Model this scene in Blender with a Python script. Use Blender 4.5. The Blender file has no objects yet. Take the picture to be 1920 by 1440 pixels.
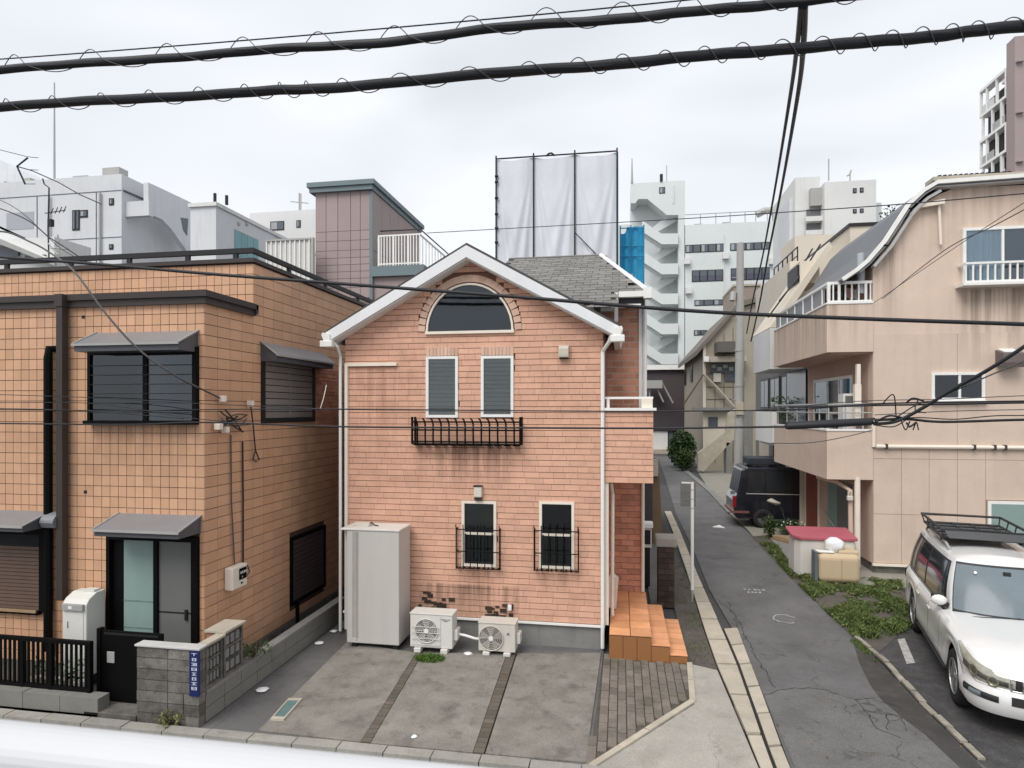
import bpy, math, random
from mathutils import Matrix, Vector, noise
random.seed(7)
R = random.random
def U(a, b): return a + (b - a) * random.random()
sc = bpy.context.scene
col = sc.collection

# ------------------------------------------------------------------ camera
H = 4.2                      # eye height on the second-floor balcony
FPX = 1180.0                 # focal length in pixels of the 1920 px wide photograph
TH = math.atan(205 / FPX)    # the alley runs along +Y; the camera is turned a little to its left
CS, SN = math.cos(TH), math.sin(TH)
cam = bpy.data.cameras.new('camera')
cam.sensor_width = 36.0
cam.lens = 36.0 * FPX / 1920
cam.shift_y = 48 / 1920
cam.clip_start = 0.02
cam.clip_end = 2000
cam.dof.use_dof = True
cam.dof.focus_distance = 14.0
cam.dof.aperture_fstop = 9.0
camo = bpy.data.objects.new('camera', cam)
col.objects.link(camo)
camo.location = (0, 0, H)
camo.rotation_euler = (math.radians(90), 0, TH)
sc.camera = camo

# ------------------------------------------------------------------ sky, sun, exposure
SUN_EL, SUN_AZ = math.radians(52), math.radians(205)   # behind the camera, a little to its left
world = bpy.data.worlds.new('World')
sc.world = world
world.use_nodes = True
wt = world.node_tree
wt.nodes.clear()
def wn(t, **k):
    n = wt.nodes.new(t)
    for a, b in k.items(): setattr(n, a, b)
    return n
wo = wn('ShaderNodeOutputWorld')
bg_sky = wn('ShaderNodeBackground')
bg_cl = wn('ShaderNodeBackground')
skyt = wn('ShaderNodeTexSky')
skyt.sky_type = 'NISHITA'
skyt.sun_disc = False
skyt.sun_elevation = SUN_EL
skyt.sun_rotation = SUN_AZ
bg_sky.inputs['Strength'].default_value = 0.08
wt.links.new(skyt.outputs[0], bg_sky.inputs['Color'])
tc = wn('ShaderNodeTexCoord')
mp = wn('ShaderNodeMapping')
mp.inputs['Scale'].default_value = (1.0, 1.0, 2.6)
wt.links.new(tc.outputs['Generated'], mp.inputs['Vector'])
n1 = wn('ShaderNodeTexNoise')
n1.inputs['Scale'].default_value = 1.7
n1.inputs['Detail'].default_value = 2.6
n1.inputs['Roughness'].default_value = 0.5
n1.inputs['Distortion'].default_value = 0.35
wt.links.new(mp.outputs[0], n1.inputs['Vector'])
rp = wn('ShaderNodeValToRGB')
rp.color_ramp.elements[0].position = 0.33
rp.color_ramp.elements[0].color = (0.66, 0.69, 0.735, 1)
rp.color_ramp.elements[1].position = 0.62
rp.color_ramp.elements[1].color = (0.885, 0.905, 0.95, 1)
wt.links.new(n1.outputs['Fac'], rp.inputs['Fac'])
wt.links.new(rp.outputs[0], bg_cl.inputs['Color'])
bg_cl.inputs['Strength'].default_value = 0.66
mixw = wn('ShaderNodeMixShader')
mixw.inputs[0].default_value = 0.94
wt.links.new(bg_sky.outputs[0], mixw.inputs[1])
wt.links.new(bg_cl.outputs[0], mixw.inputs[2])
wt.links.new(mixw.outputs[0], wo.inputs['Surface'])
sun = bpy.data.lights.new('sun', 'SUN')
sun.energy = 1.5
sun.angle = math.radians(36)
sun.color = (1.0, 0.97, 0.92)
suno = bpy.data.objects.new('sun', sun)
col.objects.link(suno)
sd = Vector((math.sin(SUN_AZ) * math.cos(SUN_EL), math.cos(SUN_AZ) * math.cos(SUN_EL), math.sin(SUN_EL)))
suno.rotation_euler = sd.to_track_quat('Z', 'Y').to_euler()
suno.location = (0, 0, 60)
sc.view_settings.view_transform = 'Standard'
sc.view_settings.look = 'None'
sc.view_settings.exposure = 0.80
sc.view_settings.gamma = 1.0
sc.view_settings.use_curve_mapping = False
sc.render.engine = 'CYCLES'
sc.cycles.max_bounces = 6
sc.cycles.transparent_max_bounces = 12
try:
    sc.cycles.use_denoising = True
except Exception:
    pass

# ------------------------------------------------------------------ measuring: sight line of the photograph met with a real plane
def rt(px):
    a = (px - 960) / FPX
    return a * CS - SN, a * SN + CS
def FX(px, Y):
    x, y = rt(px)
    return x / y * Y
def FZ(px, py, Y):
    x, y = rt(px)
    return H + (768 - py) / FPX * Y / y
def SY(px, X):
    x, y = rt(px)
    return X * y / x
def SZ(px, py, X): return FZ(px, py, SY(px, X))
def G(px, py, z=0.0):
    k = (H - z) * FPX / (py - 768)
    x, y = rt(px)
    return (x * k, y * k, z)
def P(px, py, Y): return (FX(px, Y), Y, FZ(px, py, Y))
def S(px, py, X): return (X, SY(px, X), SZ(px, py, X))

# ------------------------------------------------------------------ materials
MATS = {}
def mat(name, c, rough=.75, var=.12, scale=3.0, bump=0.0, bscale=45.0, rnd=0.0, streak=0.0, sc_col=(.08, .07, .06), dirt=0.0, d_col=(.05, .045, .04), dscale=1.2, metal=0.0, spec=.35, ao=None, coat=0.0, aniso=(1, 1, 1), grain=0.0, stains=(), cracks=0.0, cr_scale=1.3):
    if name in MATS: return MATS[name]
    m = bpy.data.materials.new(name)
    m.use_nodes = True
    t = m.node_tree
    b = t.nodes['Principled BSDF']
    N = t.nodes.new
    L = t.links.new
    def math_(op, a, bb, clamp=False):
        n = N('ShaderNodeMath'); n.operation = op; n.use_clamp = clamp
        for i, v in enumerate((a, bb)):
            if isinstance(v, (int, float)): n.inputs[i].default_value = v
            else: L(v, n.inputs[i])
        return n.outputs[0]
    geo = N('ShaderNodeNewGeometry')
    pos = geo.outputs['Position']
    def nz(scl, det=5, vec=None, sx=(1, 1, 1)):
        mpn = N('ShaderNodeMapping'); mpn.inputs['Scale'].default_value = sx
        L(vec or pos, mpn.inputs['Vector'])
        n = N('ShaderNodeTexNoise'); n.inputs['Scale'].default_value = scl; n.inputs['Detail'].default_value = det
        n.inputs['Roughness'].default_value = .6
        L(mpn.outputs[0], n.inputs['Vector'])
        return n.outputs['Fac']
    rgb = N('ShaderNodeRGB'); rgb.outputs[0].default_value = (*c, 1)
    cur = rgb.outputs[0]
    f = None
    if var:
        a = nz(scale, 6, sx=aniso)
        f = math_('ADD', math_('MULTIPLY', a, var * 4), 1 - var * 2)
        b2 = nz(scale * 9, 3)
        f = math_('ADD', f, math_('MULTIPLY', math_('SUBTRACT', b2, .5), var * 1.2))
    if rnd:
        oi = N('ShaderNodeObjectInfo')
        s = math_('FRACT', math_('ADD', oi.outputs['Random'], geo.outputs['Random Per Island']), 0)
        r = math_('ADD', math_('MULTIPLY', s, rnd * 2), 1 - rnd)
        f = r if f is None else math_('MULTIPLY', f, r)
    if f is not None:
        vm = N('ShaderNodeVectorMath'); vm.operation = 'SCALE'
        L(cur, vm.inputs[0]); L(f, vm.inputs['Scale'])
        cur = vm.outputs[0]
    def mix(fac, colr):
        nonlocal cur
        mx = N('ShaderNodeMix'); mx.data_type = 'RGBA'
        L(fac, mx.inputs['Factor']); L(cur, mx.inputs['A'])
        mx.inputs['B'].default_value = (*colr, 1)
        cur = mx.outputs['Result']
    if streak:
        a = nz(1.0, 5, sx=(5.5, 5.5, .35))
        bmask = nz(.55, 3)
        k = math_('MULTIPLY', math_('MULTIPLY', math_('SUBTRACT', a, .50, True), 3.2, True), math_('MULTIPLY', math_('SUBTRACT', bmask, .38, True), 4.0, True), True)
        mix(math_('MULTIPLY', k, streak, True), sc_col)
    if dirt:
        a = nz(dscale, 7)
        k = math_('MULTIPLY', math_('SUBTRACT', a, .52, True), 4.5, True)
        mix(math_('MULTIPLY', k, dirt, True), d_col)
    for (x0, x1, z0, z1, amt, scol) in stains:
        sp = N('ShaderNodeSeparateXYZ'); L(pos, sp.inputs[0])
        a = nz(1.0, 4, sx=(7, 7, .22))
        k = math_('MULTIPLY', math_('SUBTRACT', a, .40, True), 4.5, True)
        ex = math_('MULTIPLY', math_('MULTIPLY', math_('SUBTRACT', sp.outputs['X'], x0), 3.0, True), math_('MULTIPLY', math_('SUBTRACT', x1, sp.outputs['X']), 3.0, True))
        ez = math_('MULTIPLY', math_('MULTIPLY', math_('SUBTRACT', sp.outputs['Z'], z0), 1.0 / (z1 - z0), True), math_('MULTIPLY', math_('SUBTRACT', z1, sp.outputs['Z']), 30.0, True))
        mix(math_('MULTIPLY', math_('MULTIPLY', k, amt), math_('MULTIPLY', ex, ez), True), scol)
    if cracks:
        nv = N('ShaderNodeTexNoise'); nv.inputs['Scale'].default_value = 3.5; nv.inputs['Detail'].default_value = 5; L(pos, nv.inputs['Vector'])
        sv = N('ShaderNodeVectorMath'); sv.operation = 'SCALE'; sv.inputs['Scale'].default_value = .32; L(nv.outputs['Color'], sv.inputs[0])
        av = N('ShaderNodeVectorMath'); av.operation = 'ADD'; L(pos, av.inputs[0]); L(sv.outputs[0], av.inputs[1])
        vo_ = N('ShaderNodeTexVoronoi'); vo_.feature = 'DISTANCE_TO_EDGE'; vo_.inputs['Scale'].default_value = cr_scale; L(av.outputs[0], vo_.inputs['Vector'])
        k = math_('SUBTRACT', 1.0, math_('MULTIPLY', vo_.outputs['Distance'], 75.0 / cr_scale, True), True)
        ms = math_('MULTIPLY', math_('SUBTRACT', nz(.75, 3), .47, True), 9.0, True)
        mix(math_('MULTIPLY', math_('MULTIPLY', k, ms, True), cracks, True), (c[0] * .22, c[1] * .22, c[2] * .21))
    if grain:
        g = math_('ADD', math_('MULTIPLY', nz(85, 2), grain * 3.2), 1 - grain * 1.6)
        vm = N('ShaderNodeVectorMath'); vm.operation = 'SCALE'
        L(cur, vm.inputs[0]); L(g, vm.inputs['Scale']); cur = vm.outputs[0]
    L(cur, b.inputs['Base Color'])
    b.inputs['Roughness'].default_value = rough
    b.inputs['Metallic'].default_value = metal
    b.inputs['Specular IOR Level'].default_value = spec
    if coat:
        b.inputs['Coat Weight'].default_value = coat
        b.inputs['Coat Roughness'].default_value = .06
    if bump:
        bn = N('ShaderNodeBump'); bn.inputs['Strength'].default_value = min(1, bump); bn.inputs['Distance'].default_value = .012
        L(nz(bscale, 5), bn.inputs['Height'])
        L(bn.outputs[0], b.inputs['Normal'])
    MATS[name] = m
    return m
def glass_mat(name, tint, rough=.03, refl=1.0):
    m = bpy.data.materials.new(name); m.use_nodes = True
    t = m.node_tree; t.nodes.clear()
    o = t.nodes.new('ShaderNodeOutputMaterial')
    tr = t.nodes.new('ShaderNodeBsdfTransparent'); tr.inputs[0].default_value = (*tint, 1)
    gl = t.nodes.new('ShaderNodeBsdfGlossy'); gl.inputs['Roughness'].default_value = rough
    gl.inputs['Color'].default_value = (.9, .95, 1, 1)
    fr = t.nodes.new('ShaderNodeFresnel'); fr.inputs['IOR'].default_value = 1.55
    mu = t.nodes.new('ShaderNodeMath'); mu.operation = 'MULTIPLY_ADD'; mu.inputs[1].default_value = refl; mu.inputs[2].default_value = .03; mu.use_clamp = True
    t.links.new(fr.outputs[0], mu.inputs[0])
    mx = t.nodes.new('ShaderNodeMixShader')
    t.links.new(mu.outputs[0], mx.inputs[0]); t.links.new(tr.outputs[0], mx.inputs[1]); t.links.new(gl.outputs[0], mx.inputs[2])
    t.links.new(mx.outputs[0], o.inputs['Surface'])
    MATS[name] = m
    return m

asphalt = mat('asphalt', (.078, .076, .076), .9, .16, .8, .9, 130, dirt=.35, d_col=(.05, .048, .046), dscale=.7, grain=.25)
asphalt_old = mat('asphalt_old', (.15, .146, .145), .9, .22, .9, 1.0, 110, dirt=.55, d_col=(.065, .062, .06), dscale=1.1, grain=.42, cracks=.5, cr_scale=.9)
asphalt_lot = mat('asphalt_lot', (.070, .068, .068), .92, .35, 3.5, 1.0, 60, dirt=.45, d_col=(.14, .14, .14), dscale=5, grain=.6)
conc_bay = mat('concrete_bay', (.228, .213, .188), .9, .26, 2.2, .8, 60, rnd=.08, dirt=.8, d_col=(.10, .092, .083), dscale=3.2, grain=.5, cracks=.3, cr_scale=1.1)
conc_apron = mat('concrete_apron', (.37, .35, .31), .9, .15, 1.1, .5, 60, dirt=.55, d_col=(.20, .18, .15), dscale=1.8, grain=.4, cracks=.45, cr_scale=.9)
conc_light = mat('concrete_light', (.46, .41, .33), .9, .14, 2, .5, 50, rnd=.08, dirt=.35, d_col=(.2, .17, .14), dscale=2.5)
conc_grey = mat('concrete_grey', (.24, .235, .225), .9, .18, 1.5, .5, 60, rnd=.05, streak=.5, dirt=.4, d_col=(.07, .07, .055), dscale=1.5)
conc_dark = mat('concrete_dark', (.155, .143, .128), .92, .34, 4.5, 1.0, 40, rnd=.30, streak=1.0, sc_col=(.03, .029, .026), dirt=.9, d_col=(.045, .043, .032), dscale=6, grain=.45)
strip_m = mat('divider_brick', (.13, .11, .088), .92, .2, 3, .6, 50, rnd=.14)
paver_m = mat('paver', (.19, .163, .14), .92, .2, 2.5, .7, 50, rnd=.2, dirt=.8, d_col=(.065, .064, .04), dscale=1.5, grain=.25)
verge_m = mat('verge_soil', (.10, .088, .076), .95, .3, 3, 1.0, 30, dirt=.5, d_col=(.05, .05, .03), dscale=2)
brick_m = mat('pink_brick', (.672, .390, .276), .8, .11, 1.6, .35, 70, rnd=.065, streak=.35, sc_col=(.36, .175, .11), aniso=(1, 1, 3), dirt=.22, d_col=(.36, .19, .12), dscale=2.6, grain=.10, stains=((FX(772, 11.1), FX(975, 11.1), FZ(870, 925, 11.1), FZ(870, 828, 11.1), .9, (.16, .08, .055)), (FX(855, 11.1), FX(945, 11.1), FZ(900, 1120, 11.1), FZ(900, 1062, 11.1), .8, (.17, .09, .06)), (FX(1000, 11.1), FX(1090, 11.1), FZ(1044, 1120, 11.1), FZ(1044, 1066, 11.1), .8, (.17, .09, .06)), (FX(648, 11.1), FX(800, 11.1), FZ(720, 900, 11.1), FZ(720, 690, 11.1), .5, (.30, .15, .1)), (FX(780, 11.1), FX(990, 11.1), FZ(880, 1175, 11.1), FZ(880, 1095, 11.1), .8, (.07, .045, .033))))
arch_m = mat('arch_brick', (.62, .42, .32), .8, .12, 4, .4, 60, rnd=.12)
mortar_m = mat('brick_mortar', (.24, .12, .083), .95, .15, 4)
wing_brick_m = mat('red_brick', (.56, .265, .175), .82, .1, 3, .35, 70, rnd=.2)
wing_mortar = mat('pale_mortar', (.60, .46, .37), .9, .1, 4)
tile_m = mat('orange_tile', (.60, .352, .215), .55, .10, .9, .15, 60, rnd=.085, streak=.45, sc_col=(.38, .21, .125), dirt=.3, d_col=(.50, .32, .24), dscale=1.4, grain=.06, stains=((FX(165, 8.6), FX(372, 8.6), FZ(270, 900, 8.6), FZ(270, 796, 8.6), .6, (.30, .16, .09)),))
grout_m = mat('dark_grout', (.085, .052, .036), .9, .1, 4)
white_m = mat('white_paint', (.80, .79, .76), .5, .05, 3, streak=.3, sc_col=(.5, .46, .4))
cream_m = mat('cream_paint', (.78, .70, .60), .55, .06, 3, streak=.3, sc_col=(.5, .42, .33))
fascia_m = mat('pale_fascia', (.74, .745, .75), .5, .05, 2, streak=.2, sc_col=(.5, .5, .5))
roof_m = mat('grey_slate', (.19, .183, .17), .85, .12, 2, .5, 50, rnd=.17)
roof_base_m = mat('slate_underlay', (.07, .068, .064), .9, .1, 3)
dark_metal = mat('dark_metal', (.017, .0165, .018), .45, .1, 3, spec=.35)
black_m = mat('black_paint', (.003, .0028, .003), .6, .1, 3, spec=.12)
brown_metal = mat('brown_metal', (.048, .038, .035), .45, .12, 3)
awning_m = mat('awning_grey', (.20, .205, .22), .35, .08, 2, spec=.6, streak=.2, sc_col=(.12, .12, .12))
grey_metal = mat('grey_metal', (.36, .355, .34), .45, .06, 2, spec=.5)
locker_m = mat('locker_beige', (.53, .51, .475), .42, .03, 1.2, streak=.22, sc_col=(.33, .30, .26), spec=.45)
ac_m = mat('ac_beige', (.60, .57, .51), .5, .06, 3, streak=.3, sc_col=(.35, .3, .24))
ac_white = mat('ac_white', (.66, .645, .60), .5, .05, 3, streak=.3, sc_col=(.35, .3, .25))
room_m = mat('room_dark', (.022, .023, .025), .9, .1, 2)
curtain_m = mat('curtain_white', (.55, .66, .72), .9, .14, 1, aniso=(9, 9, .25))
blind_m = mat('blind_grey', (.55, .565, .54), .7, .06, 4, rnd=.12)
shutter_m = mat('shutter_slat', (.235, .21, .195), .6, .08, 3, rnd=.07)
glass = glass_mat('window_glass', (.72, .74, .715))
glass_dark = glass_mat('dark_glass', (.30, .32, .35))
glass_green = mat('frosted_glass', (.24, .33, .305), .35, .08, 1.2, spec=.5)
glass_grey = mat('frosted_grey_glass', (.155, .158, .15), .35, .08, 1.2, spec=.5)
step_tile = mat('terracotta_tile', (.69, .325, .155), .45, .14, 3, .1, 60, rnd=.16, dirt=.5, d_col=(.42, .17, .075), dscale=2.5, spec=.4)
step_side = mat('terracotta_riser', (.30, .135, .05), .5, .12, 3, rnd=.1, dirt=.4, d_col=(.2, .08, .03), dscale=3)
peach_m = mat('peach_plaster', (.63, .50, .408), .88, .07, 1.0, .25, 80, rnd=.03, streak=.35, sc_col=(.36, .27, .21), dirt=.35, d_col=(.43, .34, .265), dscale=.8, stains=((FX(1790, 17.5), 16.0, FZ(1860, 700, 17.5), FZ(1860, 540, 17.5), .75, (.17, .13, .10)), (FX(1637, 17.5), FX(1700, 17.5), FZ(1660, 640, 17.5), FZ(1660, 430, 17.5), 1.0, (.25, .19, .15)), (FX(1700, 17.5), 16, FZ(1800, 470, 17.5), FZ(1800, 352, 17.5), .45, (.34, .27, .21)), (4.8, FX(1637, 17.5), FZ(1590, 670, 17.5), FZ(1590, 568, 17.5), .7, (.33, .25, .2))))
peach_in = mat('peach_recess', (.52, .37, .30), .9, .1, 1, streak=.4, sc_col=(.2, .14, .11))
peach_joint = mat('panel_joint', (.30, .21, .16), .95, .1, 2)
mauve_m = mat('mauve_siding', (.345, .275, .265), .75, .05, 1.5, rnd=.035, streak=.15, sc_col=(.25, .2, .19))
mauve_joint = mat('mauve_joint', (.19, .15, .145), .85, .05, 2)
slate_blue = mat('slate_blue_trim', (.155, .20, .215), .45, .06, 2)
wb_m = mat('white_wall_far', (.60, .61, .625), .85, .06, .35, streak=.6, sc_col=(.40, .41, .43), dirt=.3, d_col=(.47, .48, .50), dscale=.5)
wb2_m = mat('pale_wall_far', (.64, .64, .625), .85, .05, .3, streak=.55, sc_col=(.45, .45, .43), dirt=.25, d_col=(.54, .54, .52), dscale=.5)
office_m = mat('office_wall', (.62, .655, .645), .85, .04, .25, streak=.4, sc_col=(.47, .50, .49), dirt=.25, d_col=(.53, .56, .55), dscale=.3)
office_win = mat('office_window', (.10, .115, .135), .2, .1, 1, spec=.5)
teal_glass = mat('teal_glass', (.18, .36, .40), .15, .1, 1, spec=.5)
sheet_m = mat('white_sheet', (.62, .635, .675), .8, .05, .6, streak=.3, sc_col=(.5, .51, .54))
blue_net = mat('blue_net', (.035, .33, .56), .6, .2, 1.2)
beige_h = mat('beige_wall', (.345, .305, .245), .88, .08, .6, streak=.35, sc_col=(.22, .19, .15))
cream_h = mat('cream_wall', (.64, .575, .48), .88, .05, .6, streak=.2, sc_col=(.5, .44, .36))
dark_b = mat('dark_wall', (.075, .062, .066), .8, .08, .6)
pole_m = mat('pole_concrete', (.36, .355, .345), .85, .08, 1.5, streak=.3, sc_col=(.22, .2, .19))
wire_m = mat('cable_black', (.022, .023, .027), .55, .08, 4)
wire_g = mat('cable_grey', (.085, .08, .08), .5, .08, 4)
leaf_m = mat('leaf', (.062, .10, .028), .65, .2, 3, rnd=.45)
leaf2_m = mat('leaf_yellow', (.145, .155, .05), .65, .2, 3, rnd=.4)
grass_m = mat('grass', (.098, .135, .036), .7, .2, 3, rnd=.45)
shrub_m = mat('shrub_leaf', (.045, .095, .028), .6, .2, 2, rnd=.45)
bark_m = mat('bark', (.07, .05, .035), .9, .2, 6)
wood_m = mat('bare_wood', (.33, .22, .13), .8, .15, 4)
plaster_red = mat('red_door', (.27, .075, .05), .5, .1, 2)
lid_m = mat('red_lid', (.40, .10, .13), .5, .08, 2, streak=.2, sc_col=(.3, .1, .11))
bin_m = mat('white_bin', (.60, .58, .54), .55, .05, 2, streak=.35, sc_col=(.36, .34, .3))
tank_m = mat('beige_tank', (.56, .44, .29), .5, .06, 2, streak=.25, sc_col=(.36, .27, .18))
bag_m = mat('white_bag', (.82, .82, .82), .4, .05, 4, .4, 20)
blue_sign = mat('navy_sign', (.012, .022, .10), .45, .1, 3)
sign_white = mat('sign_white', (.62, .67, .78), .6, .05, 3)
mark_m = mat('worn_paint', (.40, .39, .38), .9, .4, 9)
car_white = mat('car_paint', (.74, .735, .72), .28, .02, .8, spec=.5, coat=.7)
rubber = mat('rubber', (.022, .021, .021), .85, .12, 6)
alloy = mat('alloy', (.42, .42, .42), .35, .06, 3, metal=.8)
chrome = mat('chrome', (.6, .6, .6), .18, .03, 3, metal=.9)
black_plastic = mat('black_plastic', (.028, .028, .030), .55, .1, 4)
car_glass = mat('car_glass', (.02, .023, .026), .09, .05, 1, spec=.6)
wind_glass = mat('windscreen_glass', (.165, .20, .22), .14, .10, 2.2, spec=.25)
lens_m = mat('headlight_lens', (.36, .355, .29), .08, .3, 9, spec=.8, coat=.8)
lens_in = mat('headlight_bowl', (.27, .255, .18), .2, .1, 8, metal=.5)
van_m = mat('van_paint', (.010, .011, .018), .18, .02, 1, spec=.5, coat=.5)
red_lens = mat('red_lens', (.22, .012, .018), .25, .1, 6)
rail_m = mat('balcony_rail', (.55, .555, .565), .45, .03, 1)
sand_m = mat('dry_ground', (.27, .255, .215), .95, .12, 1.2, .5, 40)

# ------------------------------------------------------------------ mesh collector
ORG = {}
class M:
    def __init__(self): self.v = []; self.f = []
    def add(self, vs, fs):
        b = len(self.v)
        self.v += [tuple(p) for p in vs]
        self.f += [tuple(i + b for i in q) for q in fs]
        return self
    def box(self, x0, x1, y0, y1, z0, z1):
        if x0 > x1: x0, x1 = x1, x0
        if y0 > y1: y0, y1 = y1, y0
        if z0 > z1: z0, z1 = z1, z0
        return self.add([(x0, y0, z0), (x1, y0, z0), (x1, y1, z0), (x0, y1, z0), (x0, y0, z1), (x1, y0, z1), (x1, y1, z1), (x0, y1, z1)],
                        [(0, 3, 2, 1), (4, 5, 6, 7), (0, 1, 5, 4), (1, 2, 6, 5), (2, 3, 7, 6), (3, 0, 4, 7)])
    def prism(self, pts, vec):
        n = len(pts)
        a = [Vector(p) for p in pts]; d = Vector(vec)
        nrm = Vector((0, 0, 0))
        for i in range(n): nrm += (a[i] - a[0]).cross(a[(i + 1) % n] - a[0])
        if nrm.dot(d) > 0: a.reverse()
        vs = a + [p + d for p in a]
        fs = [tuple(range(n)), tuple(range(2 * n - 1, n - 1, -1))]
        for i in range(n):
            j = (i + 1) % n
            fs.append((j, i, i + n, j + n))
        return self.add(vs, fs)
    def flat(self, pts, z, h=.0):
        """ground sheet from XY points, h thick below z"""
        return self.prism([(p[0], p[1], z) for p in pts], (0, 0, -max(h, .003)))
    def tube(self, path, r, n=6, caps=True):
        pts = [Vector(p) for p in path]
        rs = r if isinstance(r, (list, tuple)) else [r] * len(pts)
        prev = None; vs = []; fs = []
        for i, p in enumerate(pts):
            t = (pts[min(i + 1, len(pts) - 1)] - pts[max(i - 1, 0)]).normalized()
            if prev is None:
                up = Vector((0, 0, 1)) if abs(t.z) < .9 else Vector((1, 0, 0))
                a = t.cross(up).normalized()
            else:
                a = (prev - t * prev.dot(t)).normalized()
            prev = a
            b = t.cross(a)
            for k in range(n):
                q = 2 * math.pi * k / n
                vs.append(p + (a * math.cos(q) + b * math.sin(q)) * rs[i])
        for i in range(len(pts) - 1):
            for k in range(n):
                fs.append((i * n + k, i * n + (k + 1) % n, (i + 1) * n + (k + 1) % n, (i + 1) * n + k))
        if caps:
            fs.append(tuple(range(n - 1, -1, -1)))
            fs.append(tuple((len(pts) - 1) * n + k for k in range(n)))
        return self.add(vs, fs)
    def grid(self, rows, wrap=False):
        nr, nc = len(rows), len(rows[0])
        vs = [p for r in rows for p in r]
        fs = []
        for i in range(nr - 1):
            for j in range(nc if wrap else nc - 1):
                k = (j + 1) % nc
                fs.append((i * nc + j, i * nc + k, (i + 1) * nc + k, (i + 1) * nc + j))
        return self.add(vs, fs)
    def build(self, name, m, parent=None, label=None, cat=None, group=None, kind=None, smooth=False, bev=0, base=None):
        me = bpy.data.meshes.new(name)
        if parent is not None:
            og = ORG[parent.name]
        elif kind == 'structure' or (kind == 'stuff' and base is None):
            og = Vector((0, 0, 0))
        else:
            xs = [p[0] for p in self.v]; ys = [p[1] for p in self.v]; zs = [p[2] for p in self.v]
            og = Vector(base) if base else Vector(((min(xs) + max(xs)) / 2, (min(ys) + max(ys)) / 2, min(zs)))
        me.from_pydata([(p[0] - og[0], p[1] - og[1], p[2] - og[2]) for p in self.v], [], self.f)
        me.materials.append(m)
        if smooth: me.shade_smooth()
        o = bpy.data.objects.new(name, me)
        col.objects.link(o)
        if parent is not None: o.parent = parent
        else: o.location = og
        ORG[o.name] = Vector(og)
        tag(o, label, cat, group, kind)
        if bev:
            b = o.modifiers.new('bevel', 'BEVEL'); b.width = bev; b.segments = 2 if bev < .05 else 5; b.limit_method = 'ANGLE'; b.angle_limit = math.radians(40)
        return o
def tag(o, label=None, cat=None, group=None, kind=None):
    if label: o['label'] = label
    if cat: o['category'] = cat
    if group: o['group'] = group
    if kind: o['kind'] = kind
    return o
def thing(name, loc, label, cat, group=None):
    o = bpy.data.objects.new(name, None)
    o.empty_display_size = .2
    col.objects.link(o)
    o.location = loc
    ORG[o.name] = Vector(loc)
    return tag(o, label, cat, group)

class Wall:
    """a vertical wall plane: F faces the camera street (-Y), R faces +X, L faces -X; u runs along X (F) or Y (R, L), d is outward"""
    def __init__(self, k, p): self.k = k; self.p = p
    def at(self, u, z, d=0):
        if self.k == 'F': return (u, self.p - d, z)
        if self.k == 'R': return (self.p + d, u, z)
        return (self.p - d, u, z)
    def box(self, m, u0, u1, z0, z1, d0, d1):
        a = self.at(u0, z0, d0); b = self.at(u1, z1, d1)
        return m.box(a[0], b[0], a[1], b[1], a[2], b[2])
    def prism(self, m, prof, u0, u1):
        a = [self.at(u0, z, d) for d, z in prof]
        b = self.at(u1, 0, 0); c = self.at(u0, 0, 0)
        return m.prism(a, (b[0] - c[0], b[1] - c[1], 0))
    def plate(self, m, uz, d0, d1):
        a = [self.at(u, z, d0) for u, z in uz]
        b = self.at(0, 0, d1); c = self.at(0, 0, d0)
        return m.prism(a, (b[0] - c[0], b[1] - c[1], 0))
def rectF(px0, py0, px1, py1, Y):
    c = (px0 + px1) / 2
    return FX(px0, Y), FX(px1, Y), FZ(c, py1, Y), FZ(c, py0, Y)
def rectS(px0, py0, px1, py1, X):
    """left/right pixel columns on a wall X = const; heights read at the middle column"""
    c = (px0 + px1) / 2
    a, b = SY(px0, X), SY(px1, X)
    return min(a, b), max(a, b), SZ(c, py1, X), SZ(c, py0, X)

UNIT = M().box(-.5, .5, -.5, .5, -.5, .5)
UM = {}
def unit_mesh(m, name):
    k = (m.name, name)
    if k not in UM:
        me = bpy.data.meshes.new(name)
        me.from_pydata(UNIT.v, [], UNIT.f); me.materials.append(m)
        UM[k] = me
    return UM[k]
def TR(x, y, z, sx, sy, sz, rz=0):
    return Matrix.Translation((x, y, z)) @ Matrix.Rotation(rz, 4, 'Z') @ Matrix.Diagonal((sx, sy, sz, 1))
def pieces(name, mats, m, parent, limit=300, key=None, stuff=None):
    """alike pieces: the largest as parts sharing one mesh, the rest joined into one part of kind stuff"""
    if key: mats = sorted(mats, key=key, reverse=True)
    og = ORG[parent.name]
    me = unit_mesh(m, name)
    for mt in mats[:limit]:
        o = bpy.data.objects.new(name, me)
        col.objects.link(o)
        o.parent = parent
        o.matrix_basis = Matrix.Translation(-og) @ mt
    rest = mats[limit:]
    if rest:
        mm = M()
        for mt in rest:
            mm.add([mt @ Vector(v) for v in UNIT.v], UNIT.f)
        mm.build(stuff or name, m, parent, kind='stuff')
def cut(iv, holes):
    out = [iv]
    for a, b in holes:
        nx = []
        for x0, x1 in out:
            if b <= x0 or a >= x1: nx.append((x0, x1)); continue
            if a > x0 + .02: nx.append((x0, a))
            if b < x1 - .02: nx.append((b, x1))
        out = nx
    return out
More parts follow.
